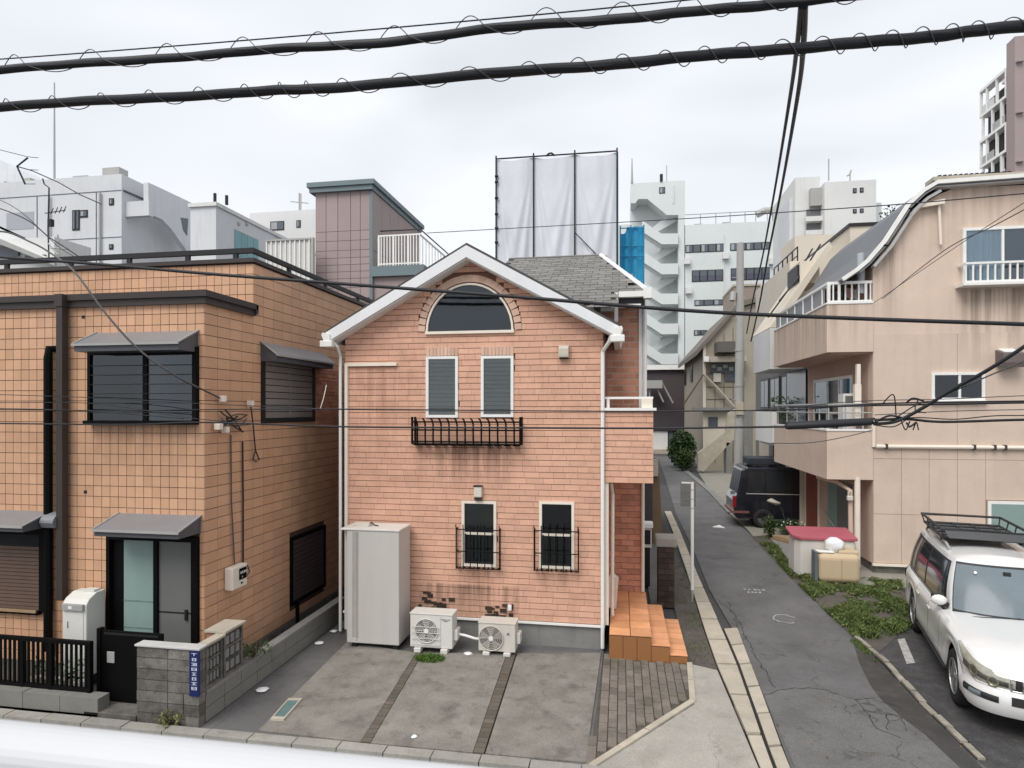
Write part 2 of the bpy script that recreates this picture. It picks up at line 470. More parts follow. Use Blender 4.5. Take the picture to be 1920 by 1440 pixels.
def wall_pieces(W, u0, u1, z0, z1, lu, lz, gu, gz, thick, holes=(), bond=.5, span=None, jitter=0.0):
    """courses of tiles or bricks on a wall, cut round rectangular holes (u0,u1,z0,z1); returns matrices"""
    res = []
    n = int(round((z1 - z0) / lz)); lz = (z1 - z0) / n
    for r in range(n):
        a = z0 + r * lz; b = a + lz
        zc = (a + b) / 2
        x0, x1 = (u0, u1) if span is None else span(zc)
        if x1 - x0 < .05: continue
        hs = [(h[0], h[1]) for h in holes if h[2] < b - .3 * lz and h[3] > a + .3 * lz]
        off = bond * lu * (r % 2) + (U(-jitter, jitter) if jitter else 0)
        k = math.floor((x0 - u0 - off) / lu)
        e = []
        x = u0 + off + k * lu
        while x < x1:
            w = lu * (U(.72, 1.28) if jitter else 1)
            e.append((max(x, x0), min(x + w, x1)))
            x += w
        for iv in e:
            for p, q in cut(iv, hs):
                if q - p < .03: continue
                c = W.at((p + q) / 2, zc, thick / 2)
                s = (q - p - gu, thick, lz - gz) if W.k == 'F' else (thick, q - p - gu, lz - gz)
                res.append(TR(c[0], c[1], c[2], *s))
    return res
def vol(m): return m.col[0].length * m.col[2].length + m.col[1].length * m.col[2].length
def window(W, parent, u0, u1, z0, z1, fm, gm, back, fw=.05, d0=-.05, d1=.03, mull=(), trans=(), name='window', pane_d=None, back_d=None, slats=None, slat_m=None, sill=0, label=None):
    """frame part with glass and what hangs behind it as sub-parts"""
    m = M()
    W.box(m, u0, u0 + fw, z0, z1, d0, d1); W.box(m, u1 - fw, u1, z0, z1, d0, d1)
    W.box(m, u0 + fw, u1 - fw, z1 - fw, z1, d0, d1); W.box(m, u0 + fw, u1 - fw, z0, z0 + fw, d0, d1)
    for k in mull:
        c = u0 + (u1 - u0) * k; W.box(m, c - fw * .4, c + fw * .4, z0 + fw, z1 - fw, d0, d1 - .008)
    for k in trans:
        c = z0 + (z1 - z0) * k; W.box(m, u0 + fw, u1 - fw, c - fw * .4, c + fw * .4, d0, d1 - .008)
    if sill: W.box(m, u0 - .03, u1 + .03, z0 - .035, z0 - .002, d0, d1 + sill)
    f = m.build(name, fm, parent, label=label)
    pd = d1 - .025 if pane_d is None else pane_d
    cuts = [0] + sorted(mull) + [1]
    for i in range(len(cuts) - 1):
        a = u0 + (u1 - u0) * cuts[i]; b = u0 + (u1 - u0) * cuts[i + 1]
        p = M(); W.box(p, a + fw * .5, b - fw * .5, z0 + fw * .5, z1 - fw * .5, pd - .008, pd)
        p.build('pane', gm, f)
    if back is not None:
        bd = d0 + .006 if back_d is None else back_d
        b = M(); W.box(b, u0 + fw * .6, u1 - fw * .6, z0 + fw * .6, z1 - fw * .6, bd - .004, bd)
        b.build('backing', back, f)
    if slats:
        s = M(); n = slats; hgt = (z1 - z0 - 2 * fw) / n
        bd = (d0 + .012) if back_d is None else back_d + .006
        for i in range(n):
            W.box(s, u0 + fw, u1 - fw, z0 + fw + i * hgt + .006, z0 + fw + (i + 1) * hgt - .004, bd, bd + .008)
        s.build('blind', slat_m or blind_m, f)
    return f
# ================================================================== the setting: ground, street, road, parking
def xy(*pp): return [G(*p)[:2] for p in pp]
YP = 11.1                                   # street facade of the pink house
M().box(-90, 90, -20, 260, -.30, -.03).build('ground', asphalt, kind='structure')
m = M().flat([(-30, -4), (14, -4), (14, 5.0), (2.2, 7.3), (-30, 7.3)], -.006, .02); m.build('street', asphalt, kind='structure')
roadL = xy((1490, 1460), (1442, 1330), (1400, 1225), (1330, 1105), (1300, 1030), (1268, 965), (1250, 905), (1236, 862))
roadR = xy((1262, 862), (1330, 925), (1365, 965), (1415, 1010), (1480, 1080), (1600, 1195), (1880, 1470))
m = M().flat([(2.0, 4.5)] + roadL + [(2.6, 58), (6, 58)] + roadR + [(4.2, 4.5)], .002, .02)
m.build('road', asphalt_old, kind='structure')
# a re-laid patch of lighter asphalt at the mouth of the alley, with the crack that bounds it
pa = xy((1432, 1302), (1470, 1292), (1520, 1290), (1570, 1299), (1606, 1312), (1660, 1305), (1700, 1340), (1800, 1440), (1500, 1460))
M().flat(pa, .006, .003).build('road', mat('asphalt_patch', (.165, .161, .157), .9, .2, 1.2, 1.0, 110, dirt=.45, d_col=(.075, .07, .066), dscale=1.4, grain=.42, cracks=.7, cr_scale=1.6), kind='structure')
crk = mat('crack_shade', (.03, .028, .027), .95, .1, 3)
def crack(pts, w=.007, jit=.035):
    m = M(); q = []
    for i in range(len(pts) - 1):
        a, b = pts[i], pts[i + 1]
        n = max(2, int(math.dist(a, b) / .09))
        for k in range(n):
            t = k / n
            q.append((a[0] + (b[0] - a[0]) * t + U(-jit, jit), a[1] + (b[1] - a[1]) * t + U(-jit, jit)))
    q.append(pts[-1])
    for i in range(len(q) - 1):
        a, b = Vector(q[i]), Vector(q[i + 1])
        d = (b - a).normalized(); nn = Vector((-d.y, d.x)) * w * U(.3, 1)
        z = .0105
        m.add([(a.x - nn.x, a.y - nn.y, z), (b.x - nn.x, b.y - nn.y, z), (b.x + nn.x, b.y + nn.y, z), (a.x + nn.x, a.y + nn.y, z)], [(0, 1, 2, 3)])
    return m
ck = M()
for pts in ([(1430, 1303), (1480, 1292), (1540, 1292), (1600, 1312), (1650, 1308)], [(1380, 1155), (1400, 1200), (1425, 1245), (1455, 1290)], [(1365, 1130), (1378, 1160), (1384, 1178)],
            [(1600, 1312), (1625, 1335), (1690, 1345), (1700, 1372)], [(1625, 1335), (1640, 1365), (1690, 1385)], [(1660, 1340), (1665, 1370)], [(1640, 1312), (1690, 1330)], [(1310, 1090), (1330, 1110), (1365, 1118)], [(1345, 1125), (1380, 1150)]):
    c = crack(xy(*pts)); ck.add(c.v, c.f)
ck.build('road', crk, kind='structure')
wet = xy((1597, 1195), (1655, 1247), (1722, 1322), (1830, 1427), (1866, 1466), (1806, 1446), (1734, 1378), (1692, 1347), (1652, 1312), (1632, 1285), (1612, 1245))
M().flat(wet, .008, .003).build('road', mat('damp_asphalt', (.062, .058, .055), .6, .25, 2.5, 1.0, 90, dirt=.6, d_col=(.11, .10, .095), dscale=5, grain=.45), kind='structure')
# parking lot to the right of the alley
lotL = xy((1597, 1193), (1655, 1245), (1722, 1320), (1830, 1425))
lot = M().flat([lotL[0], lotL[1], lotL[2], lotL[3], (4.6, 4.5), (16, 4.5), (16, 16.2), (6.0, 16.2), (5.0, 14.2)], .004, .02)
lot.build('parking_lot', asphalt_lot, kind='structure')
# bare yard in front of the apartment ground floor and behind the van
M().flat([(4.15, 17.0), (4.35, 23.2), (4.3, 30), (5.2, 46), (11, 46), (11, 16.2), (6.0, 16.2)], .006, .02).build('yard', sand_m, kind='structure')
M().flat([(4.5, 17.0), (5.4, 17.2), (5.4, 21.5), (4.75, 21.0)], .014, .01).build('yard', conc_grey, kind='structure')
# green strip of soil under the weeds
soil_poly = xy((1408, 1006), (1440, 1004), (1500, 1075), (1640, 1100), (1745, 1120), (1735, 1160), (1690, 1186), (1640, 1232), (1600, 1196), (1480, 1082))
M().flat(soil_poly, .010, .02).build('soil', verge_m, kind='structure')
# parking slab in front of the pink house
KY0, KY1 = 7.20, 7.37
slab = M().flat([(-5.5, KY1), (-.36, KY1), (-.30, 11.2), (-5.3, 11.2), (-5.55, 11.2)], .0, .02)
slab.build('parking_slab', asphalt_old, kind='structure')
bays = [((484, 1372), (676, 1394), (780, 1226), (650, 1206)), ((695, 1396), (886, 1414), (950, 1227), (794, 1226)), ((910, 1416), (1098, 1432), (1127, 1226), (970, 1227))]
for b in bays:
    M().flat(xy(*b), .022, .03).build('parking_bay', conc_bay, kind='structure')
dv = M()
for dp in (((672, 1393), (699, 1396), (797, 1227), (776, 1227)), ((882, 1413), (914, 1416), (974, 1228), (946, 1228))):
    dv.flat(xy(*dp), .004, .003)
dvo = dv.build('divider_strip', crk, kind='structure')
items = []
for (a, b) in (((676, 1394, 695, 1396), (780, 1227, 793, 1227)), ((886, 1414, 908, 1416), (950, 1228, 968, 1228))):
    p0, p1 = Vector(G(a[0], a[1])), Vector(G(a[2], a[3])); q0, q1 = Vector(G(b[0], b[1])), Vector(G(b[2], b[3]))
    n = 26
    for i in range(n):
        t0, t1 = i / n, (i + 1) / n
        c = (p0.lerp(q0, (t0 + t1) / 2) + p1.lerp(q1, (t0 + t1) / 2)) / 2
        w = (p1.lerp(q1, t0) - p0.lerp(q0, t0)).length
        ln = (q0 - p0).length / n
        ang = math.atan2((q0 - p0).y, (q0 - p0).x)
        items.append(TR(c.x, c.y, .012, ln - .012, w * .9, .028 + U(-.003, .003), ang))
pieces('divider_brick', items, strip_m, dvo)
# kerb along the street
k = M().box(-14, -.3, KY0 + .02, KY1 - .02, -.05, .015); ko = k.build('street_kerb', crk, kind='structure')
items = []; x = -13.0
while x < -.4:
    w = .6 + U(-.01, .01)
    items.append(TR(x + w / 2, (KY0 + KY1) / 2 + U(-.006, .006), .02 + U(-.004, .004), w - .014, KY1 - KY0, .09))
    x += w
pieces('kerb_stone', items, mat('kerb_grey', (.31, .295, .265), .9, .16, 2, .6, 50, rnd=.1, dirt=.5, d_col=(.14, .13, .11), dscale=3, grain=.25), ko)
# paver triangle beside the steps
pv_poly = xy((1132, 1232), (1290, 1246), (1294, 1312), (1104, 1436))
def inside(p, poly):
    r = False; n = len(poly)
    for i in range(n):
        a, b = poly[i], poly[(i + 1) % n]
        if (a[1] > p[1]) != (b[1] > p[1]) and p[0] < (b[0] - a[0]) * (p[1] - a[1]) / (b[1] - a[1]) + a[0]: r = not r
    return r
pvb = M().flat(pv_poly, .006, .02).build('paving', verge_m, kind='structure')
items = []; x = -.42; ci = 0
while x < 1.2:
    y = 7.4 + (ci % 2) * .12
    while y < 10.9:
        if inside((x + .06, y + .12), pv_poly):
            items.append(TR(x + .06, y + .12, .012 + U(-.004, .004), .110, .228, .03))
        y += .24
    x += .123; ci += 1
pieces('paver', items, paver_m, pvb)
# mossy verge running up the alley side, concrete apron at the corner
M().flat(xy((1290, 1244), (1262, 1130), (1245, 1030), (1258, 1020), (1290, 1085), (1322, 1190), (1345, 1256)), .010, .02).build('verge', verge_m, kind='structure')
M().flat(xy((1294, 1246), (1345, 1258), (1432, 1465)) + [(1.85, 6.9), (-.5, 6.9)] + xy((1110, 1446), (1302, 1322)), .014, .02).build('apron', conc_apron, kind='structure')
# raised edging round the paving
def stones(path, w, ln, z, hgt, m, parent, gap=.012, jit=.004, name='kerb_stone'):
    items = []
    for i in range(len(path) - 1):
        a, b = Vector(path[i][:2]), Vector(path[i + 1][:2])
        L_ = (b - a).length; n = max(1, round(L_ / ln)); ang = math.atan2((b - a).y, (b - a).x)
        for q in range(n):
            c = a.lerp(b, (q + .5) / n)
            items.append(TR(c.x + U(-jit, jit), c.y + U(-jit, jit), z + U(-jit, jit), L_ / n - gap, w, hgt, ang))
    pieces(name, items, m, parent)
ed = M().flat(xy((1290, 1246), (1297, 1316), (1106, 1440), (1112, 1444), (1303, 1320), (1295, 1246)), .012, .02).build('paving_edge', crk, kind='structure')
stones([G(1293, 1246), G(1299, 1317), G(1108, 1441)], .085, .6, .02, .045, conc_light, ed)
# pale kerb stones up the left of the alley
lk0 = [G(1246, 960), G(1262, 1000), G(1288, 1075), G(1320, 1180), G(1347, 1258), G(1386, 1345), G(1424, 1440), G(1440, 1480)]
lk1 = [G(1258, 960), G(1276, 1000), G(1306, 1075), G(1352, 1180), G(1378, 1240), G(1409, 1330), G(1446, 1440), G(1462, 1480)]
lk2 = [G(1352, 1180), G(1378, 1240), G(1409, 1330), G(1446, 1440), G(1462, 1480)]
lk3 = [G(1382, 1178), G(1402, 1232), G(1432, 1310), G(1478, 1440), G(1496, 1480)]
def along(pl, t):
    ds = [math.dist(pl[i], pl[i + 1]) for i in range(len(pl) - 1)]; d = t * sum(ds)
    for i, s in enumerate(ds):
        if d <= s or i == len(ds) - 1: return Vector(pl[i]).lerp(Vector(pl[i + 1]), min(1, d / s))
        d -= s
ak = M()
for i in range(24):
    a, b, c, d = along(lk0, i / 24), along(lk0, (i + 1) / 24), along(lk1, (i + 1) / 24), along(lk1, i / 24)
    ak.prism([(p.x, p.y, .012) for p in (a, b, c, d)], (0, 0, -.03))
for i in range(8):
    a, b, c, d = along(lk2, i / 8), along(lk2, (i + 1) / 8), along(lk3, (i + 1) / 8), along(lk3, i / 8)
    ak.prism([(p.x, p.y, .009) for p in (a, b, c, d)], (0, 0, -.03))
ako = ak.build('alley_kerb', crk, kind='structure')
def quad_stones(l0, l1, n, z, parent, inset=.02, m=conc_light, side=.0):
    for i in range(n):
        t0, t1 = (i + .02) / n, (i + .98) / n
        a, b, c, d = along(l0, t0), along(l0, t1), along(l1, t1), along(l1, t0)
        ctr = (a + b + c + d) / 4
        jz = U(-.006, .006)
        M().prism([(ctr.x + (p.x - ctr.x) * (1 - inset), ctr.y + (p.y - ctr.y) * (1 - inset), z + jz) for p in (a, b, c, d)], (0, 0, -.06)).build('kerb_stone', m, parent)
quad_stones(lk0, lk1, 17, .045, ako)
quad_stones([Vector(p) + Vector((.05, 0, 0)) for p in lk2], lk3, 6, .028, ako)
# concrete edge of the parking lot on the right of the alley
rk = M().flat([p for p in lotL] + [(p[0] + .14, p[1] + .03) for p in reversed(lotL)], .012, .03).build('lot_kerb', crk, kind='structure')
stones([(lotL[0][0] + .05, lotL[0][1]), (lotL[1][0] + .06, lotL[1][1]), (lotL[2][0] + .06, lotL[2][1]), (lotL[3][0] + .06, lotL[3][1])], .085, .36, .016, .05, mat('worn_kerb', (.33, .30, .25), .92, .3, 3, .7, 50, rnd=.18, dirt=.9, d_col=(.09, .085, .08), dscale=4, grain=.3), rk, gap=.02, jit=.012)
# gutter stones on the far right side of the road
rg = M().flat(xy((1278, 880), (1330, 925), (1365, 962), (1378, 962), (1340, 922), (1286, 880)), .010, .02).build('road_gutter', crk, kind='structure')
stones([G(1282, 880), G(1335, 924), G(1371, 962)], .30, .9, .02, .06, conc_grey, rg)
# worn paint and inspection covers in the road
def ground_thing(name, pts, z, h, m, label, cat, group=None):
    return M().flat(pts, z, h).build(name, m, label=label, cat=cat, group=group)
def ring(px, py, rx, ry, w, n=18, a0=0, a1=2 * math.pi):
    c = G(px, py); m = M(); rows = []
    for i in range(n + 1):
        q = a0 + (a1 - a0) * i / n; j = U(.9, 1.08)
        rows.append([(c[0] + math.cos(q) * rx * j, c[1] + math.sin(q) * ry * j, .012), (c[0] + math.cos(q) * (rx - w) * j, c[1] + math.sin(q) * (ry - w) * j, .012)])
    return m.grid(rows)
cv = thing('manhole_cover', G(1471, 1161), 'grey round manhole cover with broken pale ring in the middle of the alley', 'manhole cover')
M().flat([(G(1471, 1161)[0] + .20 * math.cos(q * .35), G(1471, 1161)[1] + .25 * math.sin(q * .35)) for q in range(18)], .0095, .004).build('lid', mat('iron_lid', (.14, .14, .135), .8, .2, 8), cv)
ring(1471, 1161, .23, .28, .03, a0=.3, a1=5.4).build('rim', mark_m, cv)
mk = thing('road_marking', G(1416, 1110), 'worn white paint letters on the alley above the manhole cover', 'road marking')
c0 = G(1416, 1110)
for i in range(9):
    x = c0[0] - .2 + (i % 5) * .095 + U(-.02, .02); y = c0[1] + (.12 if i < 5 else -.12) + U(-.03, .03)
    M().flat([(x, y), (x + U(.03, .07), y + U(-.02, .02)), (x + U(.03, .06), y + U(.07, .14)), (x - .01, y + U(.06, .12))], .011, .003).build('paint_patch', mark_m, mk)
M().flat(xy((1683, 1200), (1696, 1198), (1716, 1244), (1700, 1246)), .012, .003).build('bay_line', mark_m, label='short worn white bay line on the asphalt left of the white car', cat='road marking')
M().prism([(*G(a, b)[:2], .010) for a, b in ((1336, 989), (1349, 986), (1359, 991))], (0, 0, .025)).build('scrap_paper', bag_m, label='white scrap of paper lying on the alley road', cat='litter')
for (px, py, r, lb) in ((493, 1296, .10, 'white crumpled scrap at the left edge of the concrete bay'), (599, 1208, .09, 'white scrap on the ground left of the tall beige locker'), (626, 1186, .08, 'white scrap in the narrow gap behind the beige locker'), (878, 1228, .07, 'white crumb on the concrete between the two air conditioners'), (777, 1385, .045, 'small white crumb on the middle parking bay')):
    c = G(px, py); m = M()
    rows = [[(c[0] + math.cos(k * .7) * r * q * U(.7, 1.2), c[1] + math.sin(k * .7) * r * q * U(.6, 1.1), .026 + hh) for k in range(9)] for q, hh in ((1, 0), (.8, .012), (.4, .02), (.02, .017))]
    m.grid(rows, True).build('paper_scrap', bag_m, label=lb, cat='litter', smooth=True)
# glass-lidded drain cover in the left bay
dc = thing('drain_cover', G(537, 1335), 'greenish glass-topped drain cover set in the left parking bay', 'drain cover')
q4 = [G(*p) for p in ((507, 1354), (541, 1315), (567, 1315), (532, 1355))]
ctr = sum((Vector(p) for p in q4), Vector()) / 4
fr_ = M(); inn = [ctr + (Vector(p) - ctr) * .8 for p in q4]
for i in range(4):
    j = (i + 1) % 4
    fr_.prism([(*Vector(q4[i])[:2], .05), (*Vector(q4[j])[:2], .05), (*inn[j][:2], .05), (*inn[i][:2], .05)], (0, 0, -.04))
fr_.build('rim', conc_light, dc)
M().prism([(*p[:2], .04) for p in inn], (0, 0, -.03)).build('lid', mat('drain_glass', (.13, .22, .215), .25, .2, 6, spec=.6), dc)
# ================================================================== the pink brick house
XL, XR = FX(646, YP), FX(1133, YP)
house = thing('brick_house', ((XL + XR) / 2, YP + 2, 0), 'pink brick gabled house with arched attic window in the centre', 'house')
CY = YP + .045                                # wall core behind the bricks
WF = Wall('F', CY)
PX = FX(875, YP - .28)                        # ridge
EZ = FZ(1145, 618, YP - .28)                  # underside of the eave corner
PZ = FZ(875, 455, YP - .28)                   # top of the barge at the peak
ZL = .43                                      # top of the plinth
xL2, xR2 = FX(612, YP - .28), FX(1160, YP - .28)
def roof_z(x):
    half = (xR2 - xL2) / 2; mid = (xL2 + xR2) / 2
    return PZ - (PZ - FZ(1160, 606, YP - .28)) * abs(x - mid) / half
PX = (xL2 + xR2) / 2
core = M()
core.prism([(XL, CY, ZL), (XR, CY, ZL), (XR, CY, roof_z(XR) - .2), (PX, CY, roof_z(PX) - .24), (XL, CY, roof_z(XL) - .2)], (0, 7.0, 0))
wall = core.build('wall', mortar_m, house)
M().box(XL + .02, XR - .02, CY - .02, CY + 7, 0, ZL - .03).build('foundation', conc_grey, house)
m = M(); m.box(XL - .02, XR + .01, YP - .03, CY, ZL - .035, ZL); m.build('base_trim', white_m, house)
# openings, measured on the facade
ax0, ax1, az0, az1 = rectF(799, 531, 963, 621, YP)
arch_r = (ax1 - ax0) / 2; arch_c = (ax0 + ax1) / 2
wins = [rectF(799, 668, 859, 783, YP), rectF(902, 667, 963, 782, YP), rectF(866, 939, 931, 1062, YP), rectF(1011, 940, 1077, 1066, YP)]
holes = [(w[0], w[1], w[2], w[3]) for w in wins]
def span(z):
    a, b = XL + .015, XR - .015
    zz = z + .24
    if zz > roof_z(XL):
        t = (PZ - zz) / (PZ - FZ(1160, 606, YP - .28)) * (xR2 - xL2) / 2
        a, b = max(a, PX - t), min(b, PX + t)
    return a, b
ah = []
for i in range(8):
    z0 = az0 + (az1 - az0) * i / 8; z1 = z0 + (az1 - az0) / 8
    q = math.sqrt(max(0, 1 - ((z0 + .02 - az0) / (az1 - az0 + .0)) ** 2)) if z0 + .02 < az1 else 0
    rr = (arch_r + .145)
    zt = min(1, (z0 - az0) / (az1 - az0 + .145))
    hw = rr * math.sqrt(max(0, 1 - zt * zt))
    ah.append((arch_c - hw, arch_c + hw, z0, z1))
hw = (arch_r + .145) * math.sqrt(max(0, 1 - ((az1 - az0) / (az1 - az0 + .145)) ** 2))
ah.append((arch_c - hw, arch_c + hw, az1, az1 + .13))
bricks = wall_pieces(WF, XL, XR, ZL + .01, PZ - .25, .25, .1055, .0035, .0105, .045, holes + ah, span=span, jitter=.12)
pieces('brick', bricks, brick_m, wall, key=vol)
# arch voussoirs
for i in range(23):
    q = math.pi * (i + .5) / 23
    c = Vector((arch_c + math.cos(q) * (arch_r + .085), CY - .03, az0 + math.sin(q) * ((az1 - az0) + .085)))
    mt = Matrix.Translation(c) @ Matrix.Rotation(-q, 4, 'Y') @ Matrix.Diagonal((.125, .075, .105 + .02 * math.sin(q), 1))
    o = bpy.data.objects.new('arch_brick', unit_mesh(arch_m, 'arch_brick')); col.objects.link(o); o.parent = wall
    o.matrix_basis = Matrix.Translation(-ORG[wall.name]) @ mt
# soldier course over the two upper windows
items = []
for w in wins[:2]:
    n = 9
    for i in range(n):
        x = w[0] + (w[1] - w[0]) * (i + .5) / n
        items.append(TR(x, CY - .027, w[3] + .085, (w[1] - w[0]) / n - .008, .054, .15))
pieces('soldier_brick', items, arch_m, wall)
# arched window
def arc(r, zr, d, n=20): return [(arch_c + math.cos(math.pi * i / n) * r, az0 + .0 + math.sin(math.pi * i / n) * zr) for i in range(n + 1)]
h_ = az1 - az0
fr = M(); o1 = arc(arch_r, h_, 0); o2 = arc(arch_r - .035, h_ - .035, 0)
for i in range(20): WF.plate(fr, [o1[i], o1[i + 1], o2[i + 1], o2[i]], .0, .075)
WF.box(fr, ax0 - .01, ax1 + .01, az0 - .045, az0 + .005, 0, .085)
aw = fr.build('arched_window', cream_m, house)
p = M(); WF.plate(p, arc(arch_r - .03, h_ - .03, 0)[:], .028, .034); p.build('pane', glass_dark, aw)
p = M(); WF.plate(p, arc(arch_r - .03, h_ - .03, 0)[:], .004, .010); p.build('backing', mat('dim_room', (.21, .225, .225), .9, .1, 2), aw)
for i, w in enumerate(wins):
    if i < 2:
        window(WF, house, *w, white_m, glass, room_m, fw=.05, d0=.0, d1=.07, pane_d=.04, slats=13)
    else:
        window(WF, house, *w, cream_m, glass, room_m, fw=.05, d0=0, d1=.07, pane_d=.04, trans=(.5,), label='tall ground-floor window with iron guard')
# a half blind behind the upper part of the left ground-floor window, a sash frame below
for i, w in enumerate(wins[2:]):
    m = M(); mid = (w[2] + w[3]) / 2
    for (a, b) in ((w[0] + .055, w[0] + .085), (w[1] - .085, w[1] - .055)): WF.box(m, a, b, w[2] + .05, mid, .042, .062)
    WF.box(m, w[0] + .085, w[1] - .085, w[2] + .05, w[2] + .085, .042, .062)
    m.build('sash', dark_metal, house)
    if i == 0:
        s = M(); WF.box(s, w[0] + .06, w[1] - .06, mid + .10, w[3] - .05, .012, .02); s.build('blind', mat('olive_blind', (.20, .21, .17), .8, .1, 3), house)
    # iron guard: cage of bars standing off the wall
    a, b = w[0] - .075, w[1] + .075; z0, z1 = w[2] - .03, (w[2] + w[3]) / 2 + .12
    fr2 = M(); D = .17
    for z in (z0 + .02, z0 + .32, z1 - .03):
        fr2.tube([WF.at(a, z, .0), WF.at(a, z, D), WF.at(b, z, D), WF.at(b, z, .0)], .010, 5)
    wg = fr2.build('window_guard', black_m, house)
    nb = 7
    for k in range(nb):
        u = a + (b - a) * k / (nb - 1)
        bm = M(); bm.tube([WF.at(u, z0, D * .55), WF.at(u, z0, D), WF.at(u, z1, D), WF.at(u, z1 + .04, D + .03), WF.at(u, z1 + .055, D + .0)], .0095, 5); bm.build('guard_bar', black_m, wg)
    for u in (a, b):
        for dd in (.05, .13):
            bm = M(); bm.tube([WF.at(u, z0, dd), WF.at(u, z1, dd)], .006, 5); bm.build('guard_bar', black_m, wg)
    bm = M()
    for k in range(9):
        u = a + (b - a) * (k + .5) / 9; bm.tube([WF.at(u, z0 + .01, 0), WF.at(u, z0 + .01, D)], .014, 4)
    bm.build('guard_floor', black_m, wg)
# flower-box railing under the upper windows
a, b, z0, z1 = rectF(772, 785, 975, 833, YP - .2)
D = .22
m = M()
for z in (z0 + .04, z0 + .25, z1 - .06):
    m.tube([WF.at(a, z, .03), WF.at(a, z, D), WF.at(b, z, D), WF.at(b, z, .03)], .017, 6)
for u in (a, b):
    for d in (.05, D): m.tube([WF.at(u, z0, d), WF.at(u, z1 + .03, d)], .021, 6)
m.tube([WF.at(a, z0, .05), WF.at(a, z0, D), WF.at(b, z0, D), WF.at(b, z0, .05)], .016, 6)
fb = m.build('flower_box_rail', black_m, house)
for i in range(13):
    u = a + (b - a) * (i + .7) / 13.4
    k = M(); k.tube([WF.at(u, z0 - .02, .06), WF.at(u, z0 - .02, D), WF.at(u, z0 + .12, D + .02), WF.at(u, z1 - .10, D + .02), WF.at(u - .02, z1 - .02, D + .035), WF.at(u - .05, z1 + .0, D + .02)], .0165, 5)
    k.build('rail_bar', black_m, fb)
for i in range(12):
    u = a + (b - a) * (i + .5) / 12
    k = M(); WF.box(k, u - .055, u + .055, z0 - .03, z0 - .012, .05, D); k.build('floor_slat', black_m, fb)
# vent hood and wall lamp
vx0, vx1, vz0, vz1 = rectF(1048, 647, 1067, 671, YP)
m = M(); WF.prism(m, [(.04, vz0), (.15, vz0), (.155, vz0 + .05), (.15, vz1 - .07), (.11, vz1 - .02), (.04, vz1)], vx0, vx1)
vent = m.build('vent_hood', mat('vent_beige', (.52, .47, .40), .5, .05, 3), house, bev=.012)
m = M(); WF.box(m, vx0 + .02, vx1 - .02, vz0 - .012, vz0 - .001, .05, .14); m.build('vent_grille', black_m, vent)
lx0, lx1, lz0, lz1 = rectF(890, 911, 905, 936, YP)
m = M(); WF.box(m, lx0, lx1, lz0 + .04, lz1, .04, .14); lamp = m.build('wall_lamp', mat('lamp_glass', (.62, .58, .52), .3, .05, 3), house, bev=.02)
m = M(); WF.box(m, lx0 + .01, lx1 - .01, lz0, lz0 + .04, .04, .13); m.build('lamp_base', dark_metal, lamp)
m = M(); WF.box(m, lx0 - .005, lx1 + .005, lz1 - .005, lz1 + .015, .04, .15); m.build('lamp_cap', dark_metal, lamp)
# barge boards, roof of the gable, gutters, downpipes
YB = YP - .28
rt_ = M()
T = .11
for s in (-1, 1):
    xe = xL2 if s < 0 else xR2
    ze = roof_z(xe)
    rt_.prism([(PX, YB, PZ + .0), (xe, YB, ze), (xe, YB, ze - T), (PX, YB, PZ - T)], (0, 7.3, 0))
groof = rt_.build('roof', roof_base_m, house)
br = M()
for s in (-1, 1):
    xe = xL2 if s < 0 else xR2
    ze = roof_z(xe)
    br.prism([(PX, YB - .03, PZ - .05), (xe, YB - .03, ze - .05), (xe, YB - .03, ze - .24), (PX, YB - .03, PZ - .26)], (0, .035, 0))
br.build('barge_board', fascia_m, house)
sf = M()
for s in (-1, 1):
    xe = xL2 if s < 0 else xR2
    ze = roof_z(xe)
    sf.prism([(PX, YB + .01, PZ - .25), (xe, YB + .01, ze - .23), (xe, YB + .01, ze - .265), (PX, YB + .01, PZ - .285)], (0, .30, 0))
sf.build('soffit', white_m, house)
for s, xe in ((-1, xL2), (1, xR2)):
    ze = roof_z(xe)
    g = M(); o = .16
    prof = [(0, .02), (o * .9, .05), (o, .0), (o * .7, -.11), (.0, -.13)]
    g.prism([(xe + s * (d - .09), YB - .06, ze - .10 + z) for d, z in prof], (0, 6.8, 0))
    gt = g.build('gutter', white_m, house)
    c = M(); c.box(xe - s * .02 - .12, xe - s * .02 + .12, YB - .075, YB + .05, ze - .32, ze - .20); c.build('eave_return', white_m, gt, bev=.015)
def pipe(path, r, m_, name='downpipe', parent=house, n=8): return M().tube(path, r, n).build(name, m_, parent, smooth=False)
xp = FX(640, YP); zt = roof_z(xL2) - .3
pipe([(FX(622, YB), YB + .05, zt + .08), (FX(628, YB), YB + .1, zt), (xp, YP - .04, zt - .18), (xp, YP - .04, .06)], .03, white_m)
xq = FX(1130, YP)
pipe([(FX(1146, YB), YB + .05, zt + .10), (FX(1142, YB), YB + .1, zt), (xq, YP - .04, zt - .16), (xq, YP - .04, .05)], .034, white_m)
x2 = FX(651, YP); zh = FZ(660, 684, YP)
m = M(); m.box(x2 - .028, x2 + .028, YP - .055, YP, FZ(651, 992, YP), zh); m.box(x2 - .028, FX(745, YP), YP - .056, YP + .001, zh - .03, zh + .03)
m.build('conduit_cover', cream_m, house)
m = M(); m.box(FX(1133, YP) + .006, FX(1141, YP), YP + .03, YP + .15, ZL, FZ(1137, 905, YP)); m.build('corner_post', cream_m, house)
